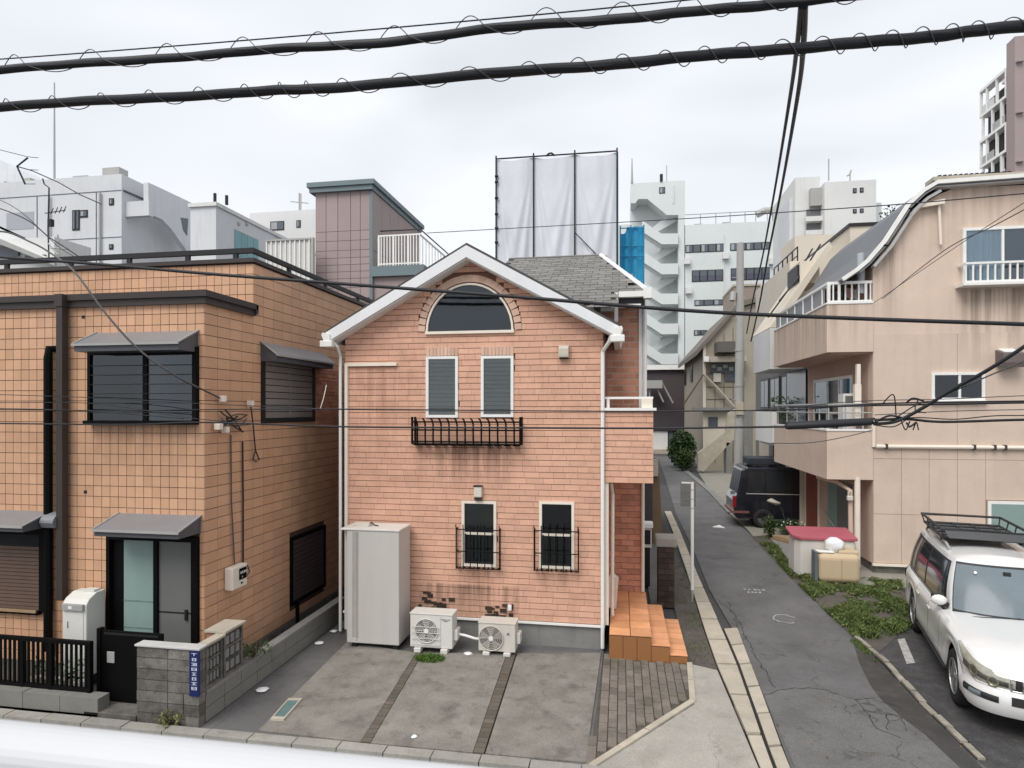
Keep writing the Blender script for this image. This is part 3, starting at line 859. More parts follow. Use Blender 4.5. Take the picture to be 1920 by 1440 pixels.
# stains and growth above the air conditioners: broken brick patch
dirt = mat('sooty_brick', (.05, .036, .026), .95, .3, 8, .8, 40)
def growth(px0, py0, px1, py1, n):
    x0, x1, z0, z1 = rectF(px0, py0, px1, py1, YP)
    it = []
    for i in range(n):
        x = U(x0, x1); z = z0 + (z1 - z0) * (R() ** 1.5)
        it.append(TR(x, YP - .006, z, U(.05, .13), .03, U(.03, .07)))
    pieces('sooty_brick', it, dirt, wall)
growth(785, 1108, 852, 1142, 20); growth(912, 1132, 968, 1156, 16)
# ---- rear wing with the hipped roof, balcony box and porch
YW = 13.3
xw0, xw1 = XR - .25, FX(1207, YW)
WW = Wall('F', YW + .03)
zwt = FZ(1185, 560, YW)
m = M(); m.box(xw0, xw1, YW + .03, YW + 5, .0, zwt); wing = m.build('wing_wall', wing_mortar, house)
bz0 = FZ(1180, 765, YW); bz1 = zwt
wb = wall_pieces(WW, xw0, xw1, bz0 - .3, bz1, .235, .128, .016, .026, .008)
pz1 = FZ(1180, 905, YW)
wb2 = wall_pieces(WW, xw0, xw1, .42, pz1 + .35, .27, .12, .012, .014, .03)
pieces('wing_brick', wb + wb2, wing_brick_m, wing, key=vol)
# wing corner post and downpipe
pipe([(xw1 + .02, YW - .02, zwt + .05), (xw1 + .02, YW - .02, bz0 - .2)], .045, white_m)
pipe([(xw1 - .02, YW - .04, pz1 + .2), (xw1 - .02, YW - .04, .45)], .035, cream_m)
m = M(); m.box(xw1 - .10, xw1 + .0, YW - .01, YW + .028, bz0, zwt); m.build('corner_board', white_m, house)
# balcony box over the porch
bx0, bx1 = XR - .01, FX(1225, YP)
btz, bbz = FZ(1180, 768, YP), FZ(1180, 906, YP)
m = M(); m.box(bx0 + .02, bx1 - .03, CY, YW + .02, bbz + .01, btz - .02); bal = m.build('balcony_box', mortar_m, house)
bb = wall_pieces(WF, bx0 + .018, bx1, bbz, btz - .02, .25, .1055, .0035, .0105, .045, jitter=.12)
pieces('brick', bb, brick_m, bal, key=vol)
m = M(); m.box(bx0, bx1 + .05, YP - .05, YP + .16, btz - .02, btz + .03); m.build('coping', white_m, bal)
m = M(); m.box(bx1 - .12, bx1 + .05, YP + .161, YW, btz - .02, btz + .03); m.build('coping', white_m, bal)
rl = M(); zr = FZ(1180, 744, YP + .1)
rl.box(bx0 + .02, bx1 - .0, YP + .05, YP + .10, zr - .04, zr)
for x in (bx0 + .05, FX(1203, YP), bx1 - .06): rl.box(x, x + .05, YP + .055, YP + .095, btz + .03, zr - .04)
rl.build('balcony_rail', white_m, bal)
m = M(); m.box(FX(1203, YP), bx1 - .01, YP + .03, YP + .05, btz + .031, zr - .03); m.build('rail_bracket', cream_m, bal)
# porch: side wall of the main house towards the entrance, newspaper rack, lintel
m = M(); m.box(XR - .1, XR + .03, CY + .12, YW + .02, .4, bbz); m.build('porch_wall', wing_brick_m, house)
pipe([(FX(1146, YP + .2), YP + .2, bbz - .02), (FX(1149, YP + .3), YP + .32, bbz - .25), (FX(1148, YP + .35), YP + .35, .5)], .032, cream_m)
m = M(); m.prism([(.04 + XR, YP + .9, 1.0), (.04 + XR, YP + .9, .47), (.20 + XR, YP + .9, .45), (.24 + XR, YP + .9, 1.0), (.10 + XR, YP + .9, 1.12)], (0, .2, 0))
m.build('leaning_board', cream_m, label='cream board leaning in the porch beside the steps', cat='board')
# hipped roof of the wing
YR = 16.2
p_rl, p_rr = P(944, 487, YR), P(1126, 480, YR)
YE = 12.75
p_hip = P(1211, 546, YE)
zr_ = (p_rl[2] + p_rr[2]) / 2
A = Vector((p_rr[0], YR, zr_)); Bp = Vector(p_hip)
slope = (zr_ - Bp.z) / (YR - YE)
def rz(y): return Bp.z + (y - YE) * slope
xl = PX - .2
yv = YE - 1.05
poly = [Vector((Bp.x, YE, Bp.z)), Vector((FX(1155, YE), YE, Bp.z)), Vector((FX(1152, yv), yv, rz(yv))), Vector((xl, yv, rz(yv))), Vector((xl, YR, zr_)), Vector((A.x, YR, zr_))]
m = M(); m.prism(poly, (0, 0, -.06)); hip = m.build('hip_roof', roof_base_m, house)
m = M(); m.prism([A, Bp, Vector((Bp.x, YR + (YR - YE), Bp.z))], (0, 0, -.05)); m.build('hip_end', roof_m, house)
m = M(); m.prism([Vector((xl, YR, zr_)), A, Vector((Bp.x, YR + 3.4, Bp.z)), Vector((xl, YR + 3.4, Bp.z))], (0, 0, -.05)); m.build('rear_slope', roof_m, house)
poly2 = [(p.x, p.y) for p in poly]
ang = math.atan(slope)
items = []; ci = 0; y = yv
while y < YR:
    x = xl + (.15 if ci % 2 else 0)
    while x < Bp.x:
        w = .30
        cx, cy = x + w / 2, y + .11
        if inside((cx, cy), poly2) and roof_z(cx) < rz(cy) + .6:
            items.append(Matrix.Translation((cx, cy, rz(cy) + .014 + U(0, .006))) @ Matrix.Rotation(ang - .035, 4, 'X') @ Matrix.Diagonal((w - .012, .235 / math.cos(ang), .014, 1)))
        x += w
    y += .20; ci += 1
pieces('slate', items, roof_m, hip)
m = M(); m.tube([A + Vector((0, 0, .02)), Bp + Vector((.02, -.02, .02))], .05, 6); m.build('hip_trim', fascia_m, house)
m = M(); m.tube([Vector((xl, YR, zr_ + .01)), A + Vector((0, 0, .01))], .035, 6); m.build('ridge_cap', roof_m, house)
xg = FX(1157, YE)
m = M()
m.box(FX(1160, YE), Bp.x + .06, YE - .12, YE + .02, Bp.z - .12, Bp.z - .01)
m.box(FX(1160, YE), Bp.x - .1, YE - .10, YE + .0, Bp.z - .32, Bp.z - .26)
m.box(Bp.x - .05, Bp.x + .10, YE - .16, YE + .05, Bp.z - .16, Bp.z + .05)
m.build('wing_gutter', white_m, house)
m = M(); m.box(FX(1152, YE), FX(1159, YE), YE - .08, YE, FZ(1155, 604, YE), Bp.z - .02); m.build('gutter_end', white_m, house)
m = M(); m.box(FX(1162, YE), Bp.x - .02, YE + .01, YE + .3, Bp.z - .28, Bp.z - .1); m.build('wing_soffit', dark_metal, house)
for (px, py) in ((1183, 537), (1120, 583), (1100, 575)):
    q = P(px, py, YE + .6); yy = YE + .4
    for it in range(30):
        q = P(px, py, yy)
        yy += (q[2] - rz(yy)) * .5 * (1 if True else 0)
    m = M(); m.box(q[0] - .06, q[0] + .06, q[1] - .03, q[1] + .03, q[2] - .01, q[2] + .07); m.build('snow_guard', black_m, hip)

# ================================================================== porch steps with terracotta tiles
steps = thing('porch_steps', (.25, 11.6, 0), 'orange terracotta tiled porch steps right of the pink house', 'steps')
SY0 = 10.7
sx = [FX(1142, SY0), FX(1221, SY0), FX(1256, SY0), FX(1289, SY0)]
sz = [.425, .283, .142]
s_back = [YW + .02, YW - .35, YW - .75]
cm = M()
for i in range(3): cm.box(sx[0] if i == 0 else sx[i] + .001, sx[i + 1] - .012, SY0 + .012, s_back[i], 0, sz[i] - .008)
cm.build('core', grout_m, steps)
for i in range(3):
    x0, x1 = sx[i], sx[i + 1]
    n = 2 if i == 0 else 1
    wdt = (x1 - x0 + .012) / n
    ny = 7
    it = []
    for a in range(n):
        for b in range(ny):
            ly = (s_back[i] - SY0) / ny
            it.append(TR(x0 + wdt * (a + .5), SY0 + ly * (b + .5) - .006, sz[i] - .003 + U(-.001, .001), wdt - .013, ly - .022, .012))
    pieces('tread_tile', it, step_tile, steps)
    it = []
    for a in range(n + (1 if i == 0 else 0)):
        w2 = (x1 - x0) / (n + (1 if i == 0 else 0))
        it.append(TR(x0 + w2 * (a + .5), SY0 + .004, (sz[i] - .024) / 2 + .004, w2 - .008, .016, sz[i] - .034))
    for b in range(ny):
        ly = (s_back[i] - SY0) / ny
        it.append(TR(x1 - .006, SY0 + ly * (b + .5), (sz[i] + (sz[i + 1] if i < 2 else 0)) / 2 - .01, .012, ly - .008, sz[i] - (sz[i + 1] if i < 2 else 0) - .03))
    pieces('riser_tile', it, step_side, steps)

# ================================================================== locker, air conditioners
YF = 10.42
lx0, lx1 = FX(640, YF), FX(748, YF)
lk = thing('storage_locker', ((lx0 + lx1) / 2, YF + .3, 0), 'tall beige metal storage locker against the left of the pink wall', 'locker')
lzt = FZ(700, 996, YF); 
xs = FX(650, YF)
m = M(); m.box(xs, lx1, YF, 11.02, .10, lzt - .0); m.build('body', locker_m, lk, bev=.015)
m = M(); m.box(lx0, xs - .003, YF + .12, 11.0, .28, lzt - .015); m.build('side_panel', locker_m, lk, bev=.01)
m = M(); m.prism([(lx0 - .01, YF - .015, lzt + .002), (lx1 + .015, YF - .015, lzt + .002), (lx1 + .015, 11.03, lzt + .002), (lx0 - .01, 11.03, lzt + .002)], (0, 0, .035)); m.build('top', ac_white, lk, bev=.01)
c = (xs + (lx1 - xs) * .20)
m = M(); m.box(c - .004, c + .004, YF - .004, YF + .002, .14, lzt - .03); m.build('seam', mat('seam_dark', (.2, .19, .17), .8), lk)
m = M(); m.box(c - .09, c + .03, YF - .0015, YF + .002, .2, lzt - .02); m.build('rust_streak', mat('streak_stain', (.40, .375, .34), .6, .2, 1, aniso=(6, 6, .3)), lk)
for x in (xs + .08, lx1 - .12):
    m = M(); m.box(x, x + .09, YF + .04, YF + .5, .02, .10); m.build('foot', dark_metal, lk)
m = M(); m.prism([(lx0 + .1, YF + .25, lzt + .04), (lx0 + .42, YF + .2, lzt + .04), (lx0 + .45, YF + .35, lzt + .06), (lx0 + .12, YF + .4, lzt + .055)], (0, 0, .03)); m.build('flat_bag', ac_m, label='flat pale bag lying on top of the tall locker', cat='bag')
M().tube([(lx0 + .35, YF + .3, lzt + .045), (lx0 + .45, YF + .28, lzt + .10), (lx0 + .50, YF + .3, lzt + .05), (lx0 + .58, YF + .26, lzt + .045)], .012, 5).build('hose_end', dark_metal, label='dark curled hose end on the locker top', cat='hose')
def circ(cx, cz, r, y, n=28): return [(cx + math.cos(2 * math.pi * i / n) * r, y, cz + math.sin(2 * math.pi * i / n) * r) for i in range(n)]
def ac_unit(px0, px1, pyt, pyb, Yf, dep, mt, label, fanpx, fanpy, fanr, hub=True, logo=True):
    x0, x1 = FX(px0, Yf), FX(px1, Yf); c = (px0 + px1) / 2
    z1, z0 = FZ(c, pyt, Yf), FZ(c, pyb, Yf)
    t = thing('air_conditioner', ((x0 + x1) / 2, Yf + dep / 2, 0), label, 'air conditioner', 'outdoor air conditioners at the pink house')
    m = M(); m.box(x0, x1, Yf, Yf + dep, z0, z1); m.build('casing', mt, t, bev=.012)
    m = M(); m.box(x0 - .008, x1 + .008, Yf - .01, Yf + dep, z1 + .001, z1 + .022); m.build('top_panel', mt, t, bev=.006)
    fx, fz, fr = FX(fanpx, Yf), FZ(fanpx, fanpy, Yf), fanr * 1.1
    m = M(); m.prism(circ(fx, fz, fr, Yf - .002), (0, -.003, 0)); m.build('fan_opening', mat('fan_shade', (.13, .125, .115), .8, .1, 5), t)
    m = M()
    for q in range(5):
        a0 = q * 2 * math.pi / 5
        pts = [(fx + math.cos(a0 + d) * r_, Yf - .007 - .004 * k, fz + math.sin(a0 + d) * r_) for k, (r_, d) in enumerate(((.04, 0), (fr * .95, .05), (fr * .95, .75), (.04, .5)))]
        m.prism(pts, (0, -.002, 0))
    m.build('fan', mat('fan_grey', (.30, .29, .27), .6), t)
    m = M()
    for r_ in [fr * k / 7 for k in range(1, 8)]:
        ring_ = circ(fx, fz, r_, Yf - .022, 24); m.tube(ring_ + [ring_[0]], .0035 if r_ < fr * .99 else .010, 4, False)
    for q in range(10):
        a0 = q * math.pi / 5; m.tube([(fx + math.cos(a0) * .03, Yf - .024, fz + math.sin(a0) * .03), (fx + math.cos(a0) * fr, Yf - .020, fz + math.sin(a0) * fr)], .003, 4)
    m.build('fan_grille', mt, t)
    if hub:
        m = M(); m.prism(circ(fx, fz, .042, Yf - .026, 16), (0, -.006, 0)); m.build('fan_hub', white_m, t)
    for x in (x0 + .08, x1 - .2):
        m = M(); m.box(x, x + .12, Yf - .05, Yf + dep + .02, .022, max(.05, z0 - .002)); m.build('foot', ac_white, t, bev=.01)
    m = M(); m.box(x1 + .002, x1 + .07, Yf + .08, Yf + dep - .04, z0 + .12, z0 + .30); m.build('valve_cover', ac_white, t, bev=.012)
    m = M(); m.box(x0 + .02, x1 - .02, Yf + dep, Yf + dep + .02, z0 + .04, z1 - .04); m.build('rear_fins', dark_metal, t)
    return t, x0, x1, z0, z1
t, x0, x1, z0, z1 = ac_unit(769, 848, 1153, 1215, 10.42, .33, ac_white, 'white air conditioner with square fan guard beside the tall locker', 800, 1182, .185)
m = M(); fx = FX(800, 10.42)
for i in range(4):
    z = z0 + .06 + i * .1; m.box(x0 + .03, fx + .24, 10.42 - .034, 10.42 - .028, z, z + .012)
m.box(fx + .24, fx + .25, 10.42 - .012, 10.42 - .001, z0 + .02, z1 - .02)
m.build('guard_panel', ac_white, t)
m = M()
for i in range(7): m.box(x1 - .19 + i * .022, x1 - .19 + i * .022 + U(.008, .016), 10.42 - .003, 10.42 - .0005, z1 - .085, z1 - .060 - (i % 2) * .006)
m.box(x1 - .15, x1 - .08, 10.42 - .003, 10.42 - .0005, z1 - .105, z1 - .094)
m.build('maker_print', mat('print_grey', (.12, .12, .13), .6), t)
t, x0, x1, z0, z1 = ac_unit(897, 966, 1170, 1222, 10.50, .32, ac_m, 'beige air conditioner with round fan right of the first unit', 921, 1196, .19)
lg = M(); q = (FX(953, 10.5), FZ(953, 1190, 10.5))
lg.prism([(q[0] - .03, 10.498, q[1] - .02), (q[0] - .018, 10.498, q[1] - .02), (q[0] - .012, 10.498, q[1] + .002), (q[0] + .008, 10.498, q[1] + .002), (q[0] + .012, 10.498, q[1] - .02), (q[0] + .026, 10.498, q[1] - .02), (q[0] + .014, 10.498, q[1] + .028), (q[0] - .016, 10.498, q[1] + .028)], (0, -.002, 0))
lg.build('maker_mark', MATS['print_grey'], t)
M().tube([(FX(858, 10.6), 10.62, .30), (FX(872, 10.6), 10.60, .29), (FX(890, 10.6), 10.62, .24), (FX(902, 10.6), 10.66, .22)], .022, 7).build('coolant_pipe', white_m, label='white insulated pipe between the two air conditioners', cat='pipe')
M().box(FX(953, YP), FX(960, YP), YP - .07, YP - .0, FZ(956, 1143, YP), FZ(956, 1133, YP)).build('pipe_cap', white_m, label='small white pipe cap on the pink wall above the right air conditioner', cat='pipe cap', bev=.006)
# ================================================================== the orange tiled house on the left
YH = 8.6
XS = FX(383, YH)
oh = thing('tiled_house', (-9, 11, 0), 'orange square-tiled house with dark awnings on the left', 'house')
OF, OS = Wall('F', YH + .012), Wall('R', XS - .012)
X0 = -13.5
zf0, zf1 = FZ(378, 566, YH), FZ(378, 547, YH)        # fascia of the lower roof
YU = SY(475, XS)
zu = FZ(475, 492, YU)                                 # parapet of the upper block
YEND = 17.2
TB = .18
m = M(); m.box(X0, XS - .012, YH + .012, YEND, 0, zf1 - .02); owall = m.build('wall', grout_m, oh)
m = M(); m.box(X0, XS - .012, YU + .012, YEND + .1, zf1 - .02, zu); oupper = m.build('upper_wall', grout_m, oh)
m = M(); m.box(X0, XS + .02, YH - .01, YEND, 0, TB - .01); m.build('plinth', conc_dark, oh)
bw = rectF(165, 652, 369, 796, YH - .05)               # box window
dr = rectF(205, 1003, 374, 1240, YH)
lw = rectF(-60, 985, 98, 1140, YH)
fh = [bw, (dr[0], dr[1], 0, dr[3]), lw]
tl = wall_pieces(OF, X0 + 1.2, XS, TB, zf0, .148, .166, .010, .010, .012, fh, bond=0)
ft = len(tl)
UF, US = Wall('F', YU + .012), Wall('R', XS - .012)
tl2 = wall_pieces(UF, X0 + 1.2, XS, zf1 + .02, zu - .02, .148, .166, .010, .010, .012, bond=0)
sw1 = rectS(489, 668, 588, 792, XS)
sw2 = rectS(543, 996, 608, 1118, XS)
ts = wall_pieces(OS, YH, YEND, TB, zf0, .32, .166, .007, .010, .012, [sw1, sw2], bond=0)
ts2 = wall_pieces(US, YU, YEND, zf0 + .0, zu - .02, .32, .166, .007, .010, .012, bond=0)
def inview(mt):
    v = mt.col[3]; yc = -v[0] * SN + v[1] * CS; xc = v[0] * CS + v[1] * SN
    px = 960 + FPX * xc / yc; py = 768 - FPX * (v[2] - H) / yc
    return 0 < px < 1920 and 0 < py < 1440
allt = sorted(tl + ts, key=lambda q: (inview(q), vol(q) / (q.col[3][1] ** 2)), reverse=True)
pieces('tile', allt, tile_m, owall)
pieces('tile', [q for q in tl2 + ts2], tile_m, oupper, limit=0)
# fascia, parapet cap, roof rail
m = M()
m.box(X0, XS + .10, YH - .10, YU + .0, zf0 + .07, zf1); m.box(X0, XS + .06, YH - .06, YU, zf0 - .03, zf0 + .068)
m.box(X0, XS + .07, YH - .07, YU, zf1 + .001, zf1 + .02)
fo = m.build('eaves_gutter', brown_metal, oh)
m = M(); m.box(XS - .004, XS + .10, YU, SY(478, XS + .1) + .05, zf0 - .0, zf1 + .0); m.build('gutter_end', brown_metal, fo)
m = M(); m.box(X0, XS + .04, YU - .05, YU + .2, zu, zu + .07); m.box(XS - .16, XS + .04, YU + .2, YEND, zu, zu + .07); m.build('parapet_cap', brown_metal, oh)
zr1 = FZ(475, 464, YU)
m = M(); m.box(X0, XS + .0, YU + .0, YU + .07, zr1 - .085, zr1); m.box(XS - .07, XS + .0, YU + .071, YEND, zr1 - .085, zr1)
rr = m.build('roof_rail', dark_metal, oh)
for px in (10, 130, 240, 350, 440):
    x = FX(px, YU); m = M(); m.box(x - .04, x + .04, YU + .01, YU + .06, zu + .07, zr1 - .085); m.build('rail_post', dark_metal, rr)
for y in (YU + 1.2, YU + 2.7, YU + 4.4, YU + 6.2):
    m = M(); m.box(XS - .06, XS - .01, y, y + .08, zu + .07, zr1 - .085); m.build('rail_post', dark_metal, rr)
# box window of the upper floor
u0, u1, z0, z1 = bw
BF = Wall('F', YH - .05)
m = M(); BF.box(m, u0, u1, z0, z0 + .06, -.06, .10); BF.box(m, u0, u1, z1 - .10, z1, -.06, .02); BF.box(m, u0, u0 + .05, z0 + .06, z1 - .1, -.06, .018); BF.box(m, u1 - .07, u1, z0 + .06, z1 - .1, -.06, .018)
c = u0 + (u1 - u0) * .53
BF.box(m, c - .04, c + .04, z0 + .06, z1 - .1, -.04, .0)
bo = m.build('box_window', black_m, oh)
for a, b, d in ((u0 + .05, c - .04, -.012), (c + .04, u1 - .07, -.018)):
    m = M(); BF.box(m, a, b, z0 + .06, z1 - .1, d - .01, d); m.build('pane', glass_dark, bo)
m = M(); BF.box(m, u0 + .05, u1 - .07, z0 + .06, z1 - .1, -.058, -.05); m.build('backing', room_m, bo)
for a, b in ((c - .42, c - .07), (c + .06, c + .52)):
    m = M(); n = 7
    for i in range(n):
        p = a + (b - a) * i / n; BF.box(m, p, p + (b - a) / n * .96, z0 + .10, z1 - .16, -.048, -.040 + .006 * (i % 2))
    m.build('curtain', mat('dim_curtain', (.04, .04, .045), .9, .1, 2), bo)
for k in range(6):
    m = M(); z = z0 + .18 + k * .145; BF.box(m, u0 + .05, u1 - .07, z, z + .010, .002, .012); m.build('bar', dark_metal, bo)
def awning(W, u0, u1, z0, z1, depth, name='awning', label=None, drop=.10):
    """lean-to metal hood: sloping top, fascia, end cheeks"""
    m = M(); W.prism(m, [(-.01, z1), (depth, z0 + drop), (depth, z0 + drop - .02), (-.01, z1 - .02)], u0, u1)
    a = m.build(name, awning_m, oh, label=label)
    m = M(); W.prism(m, [(.0, z1 - .024), (depth - .02, z0 + drop - .03), (depth - .02, z0), (.0, z0)], u0 + .012, u1 - .012); m.build('hood', mat('awning_dark', (.085, .088, .098), .45, .1, 3), a)
    m = M(); W.box(m, u0 - .008, u1 + .008, z0 + drop - .028, z0 + drop + .006, depth, depth + .016); m.build('trim', grey_metal, a)
    for u in (u0, u1): m = M(); m.tube([W.at(u, z1 + .004, .0), W.at(u, z0 + drop + .006, depth)], .012, 5); m.build('edge', grey_metal, a)
    return a
d_ = .46
awning(OF, FX(134, YH - d_), FX(333, YH - d_), FZ(235, 657, YH - d_), FZ(300, 620, YH), d_, label='dark metal hood over the wide upper window', drop=.11)
d_ = .52
awning(OF, FX(172, YH - d_), FX(333, YH - d_), FZ(250, 1009, YH - d_), FZ(290, 963, YH), d_, label='dark metal hood over the entrance', drop=.10)
d_ = .5
awning(OF, X0 + 3.4, FX(40, YH - d_), FZ(20, 998, YH - d_), FZ(60, 957, YH), d_, label='dark metal hood over the slatted window', drop=.09)
m = M(); ua, ub = FX(74, YH - .22), FX(94, YH - .22)
OF.prism(m, [(0, FZ(95, 957, YH))] + [(.24 * math.sin(k * .26), FZ(95, 957, YH) - .16 * (1 - math.cos(k * .26))) for k in range(1, 7)] + [(.2, FZ(95, 985, YH)), (0, FZ(95, 985, YH))], ua, ub + .05)
m.build('curved_hood', awning_m, oh)
# entrance
u0, u1, z0, z1 = dr
m = M(); OF.box(m, u0, u0 + .06, .05, z1, 0, .08); OF.box(m, u1 - .09, u1, .05, z1, 0, .09); OF.box(m, u0 + .06, u1 - .09, z1 - .08, z1, 0, .08)
dm = FX(296, YH); OF.box(m, dm - .035, dm + .035, .05, z1 - .08, .0, .07)
en = m.build('entrance_frame', black_m, oh)
m = M(); OF.box(m, u0 + .06, u1 - .09, .05, z1 - .08, .001, .01); m.build('backing', black_m, en)
m = M(); OF.box(m, FX(235, YH), dm - .036, .05, z1 - .08, .012, .04); dd = m.build('door_leaf', glass_green, en)
for k in (.36, .55): 
    m = M(); z = .05 + (z1 - .1) * k; OF.box(m, FX(235, YH), dm - .036, z, z + .018, .04, .046); m.build('door_bar', mat('teal_bar', (.16, .24, .225), .4), en)
m = M(); OF.box(m, dm + .036, u1 - .10, .05, z1 - .08, .012, .03); m.build('fixed_pane', glass_grey, en)
m = M(); OF.box(m, dm + .036, u1 - .10, .05 + z1 * .46, .05 + z1 * .46 + .02, .03, .038); m.build('door_bar', dark_metal, en)
m = M(); OF.box(m, u1 - .22, u1 - .18, 1.0, 1.16, .03, .06); m.build('handle', dark_metal, en)
# left ground-floor window with slatted shutter
u0, u1, z0, z1 = lw
m = M(); OF.box(m, u0, u1, z1 - .12, z1 + .02, .0, .09); OF.box(m, u1 - .18, u1, z0, z1 - .12, .0, .08); OF.box(m, u0, u1 - .18, z0 - .06, z0, .0, .09)
lwf = m.build('shutter_window', black_m, oh)
m = M(); OF.box(m, u0, u1 - .18, z0, z1 - .12, .001, .008); m.build('backing', room_m, lwf)
n = 17
for i in range(n):
    a = z0 + (z1 - .32 - z0) * i / n
    m = M(); OF.box(m, u0, u1 - .2, a + .003, a + (z1 - .32 - z0) / n - .005, .012, .034 + .008 * (i % 2)); m.build('slat', mat('brown_slat', (.13, .085, .065), .6, .1, 4), lwf)
m = M(); OF.box(m, u0, u1 - .2, z0 - .02, z0 + .02, .091, .12); m.build('sill', wood_m, lwf)
# downpipes
xg = FX(117, YH - .1)
m = M(); m.box(xg - .055, xg + .055, YH - .16, YH - .05, FZ(117, 1120, YH), zf1 - .06); dp = m.build('downpipe', brown_metal, oh)
m = M(); m.box(xg - .07, xg + .07, YH - .18, YH - .04, zf1 - .18, zf1 + .01); m.build('pipe_head', brown_metal, dp)
xb = FX(89, YH - .1)
m = M(); m.tube([(FX(106, YH), YH + .02, FZ(106, 655, YH)), (FX(106, YH) - .05, YH - .08, FZ(100, 655, YH)), (xb, YH - .09, FZ(90, 672, YH)), (xb, YH - .09, FZ(90, 1215, YH))], .062, 8); m.build('black_duct', black_m, oh)
# side windows: shuttered one above, slatted one below
u0, u1, z0, z1 = sw1
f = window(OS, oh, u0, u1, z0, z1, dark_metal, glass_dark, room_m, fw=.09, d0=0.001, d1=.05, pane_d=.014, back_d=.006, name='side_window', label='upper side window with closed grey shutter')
n = 9
for i in range(n):
    a = z0 + .09 + (z1 - z0 - .18) * i / n
    m = M(); OS.box(m, u0 + .09, u1 - .09, a + .002, a + (z1 - z0 - .18) / n - .012, .018, .030); m.build('slat', shutter_m, f)
m = M(); OS.box(m, (u0 + u1) / 2 - .012, (u0 + u1) / 2 + .012, z0 + .09, z1 - .09, .030, .036); m.build('stile', shutter_m, f)
awning(OS, u0 - .02, u1 + .30, FZ(560, 683, SY(560, XS + .3)) , FZ(548, 650, SY(548, XS)), .32, label='dark metal hood over the side window', drop=.12)
u0, u1, z0, z1 = sw2
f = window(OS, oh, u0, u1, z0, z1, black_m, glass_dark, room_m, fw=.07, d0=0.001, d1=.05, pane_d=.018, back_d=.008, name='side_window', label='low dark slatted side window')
n = 13
for i in range(n):
    a = z0 + .07 + (z1 - z0 - .14) * i / n
    m = M(); OS.box(m, u0 + .07, u1 - .07, a + .004, a + (z1 - z0 - .14) / n - .006, .026, .036); m.build('slat', mat('dark_slat', (.07, .055, .05), .6, .15, 4), f)
pipe([S(558, 1125, XS + .05), S(558, 1185, XS + .05)], .035, black_m, 'waste_pipe', oh)
# small holes and vent scars on the front
for px, py in ((157, 595), (161, 923)):
    m = M(); c = P(px, py, YH); m.box(c[0] - .035, c[0] + .02, YH - .004, YH + .001, c[2] - .02, c[2] + .03); m.build('wall_mark', dark_metal, oh)
# brick return at the far end of the side wall
it = wall_pieces(Wall('R', XS + .004), SY(592, XS), SY(640, XS), SZ(620, 800, XS), SZ(620, 690, XS), .24, .075, .012, .014, .012)
pieces('brick', it, wing_brick_m, owall)
# meter box on the side wall, junction of the service wires
Ym = SY(446, XS)
mb = thing('meter_box', (XS, Ym, SZ(446, 1103, XS)), 'cream electricity meter box on the orange side wall', 'meter box')
u0, u1, z0, z1 = rectS(430, 1060, 458, 1102, XS + .1)
m = M(); OS.box(m, u0, u1, z0, z1, .02, .17); m.build('casing', cream_m, mb, bev=.02)
m = M(); OS.box(m, u0 + .17, u1 - .03, z0 + .13, z1 - .05, .171, .176); m.build('window', black_m, mb)
m = M()
for i in range(4): OS.box(m, u0 + .20 + i * .045, u0 + .225 + i * .045, z1 - .14, z1 - .10, .1765, .178)
OS.box(m, u0 + .24, u0 + .26, z0 + .16, z0 + .18, .1765, .178)
m.build('dial_figures', white_m, mb)
m = M(); OS.plate(m, [(u0 + .22, z0 + .05), (u0 + .30, z0 + .075), (u0 + .22, z0 + .09)], .171, .174); m.build('pointer_mark', black_m, mb)
m = M(); m.tube([S(462, 1080, XS + .06), S(468, 1072, XS + .08), S(464, 1060, XS + .08), S(458, 1058, XS + .05)], .012, 5); m.build('lead', wire_g, mb)
M().tube([S(433, 815, XS + .03), S(434, 940, XS + .03), S(440, 1062, XS + .03)], .011, 5).build('conduit', wire_g, label='thin grey conduit running down to the left of the meter box', cat='conduit', group='conduits on the orange side wall')
M().tube([S(455, 828, XS + .03), S(456, 940, XS + .03), S(456, 1056, XS + .03)], .014, 5).build('conduit', wire_m, label='dark conduit running down to the right of the meter box', cat='conduit', group='conduits on the orange side wall')
jb = thing('wire_junction', S(440, 790, XS), 'tangled service wire junction with insulators on the corner of the orange house', 'wire junction')
for px, py, a in ((410, 800, .10), (423, 806, .08), (470, 757, .08), (418, 748, .07)):
    c = S(px, py, XS + .1); m = M(); m.box(c[0] - .05, c[0] + .05, c[1] - a / 2, c[1] + a / 2, c[2] - .05, c[2] + .05); m.build('insulator', cream_m, jb, bev=.012)
for i in range(9):
    a = S(U(412, 425), U(765, 805), XS + U(.05, .16)); b = S(U(440, 470), U(775, 812), XS + U(.05, .2)); c = S(U(425, 455), U(765, 825), XS + U(.06, .22))
    m = M(); pts = [Vector(a) * (1 - t) ** 2 + Vector(c) * 2 * t * (1 - t) + Vector(b) * t * t for t in [k / 8 for k in range(9)]]
    m.tube(pts, U(.008, .014), 5); m.build('wire_loop', [wire_m, wire_g][i % 2], jb)
m = M(); m.tube([S(470, 760, XS + .08), S(474, 790, XS + .08), S(479, 845, XS + .06), S(474, 862, XS + .06), S(480, 866, XS + .06), S(486, 862, XS + .06), S(480, 846, XS + .06)], .012, 5); m.build('hanging_loop', wire_m, jb)

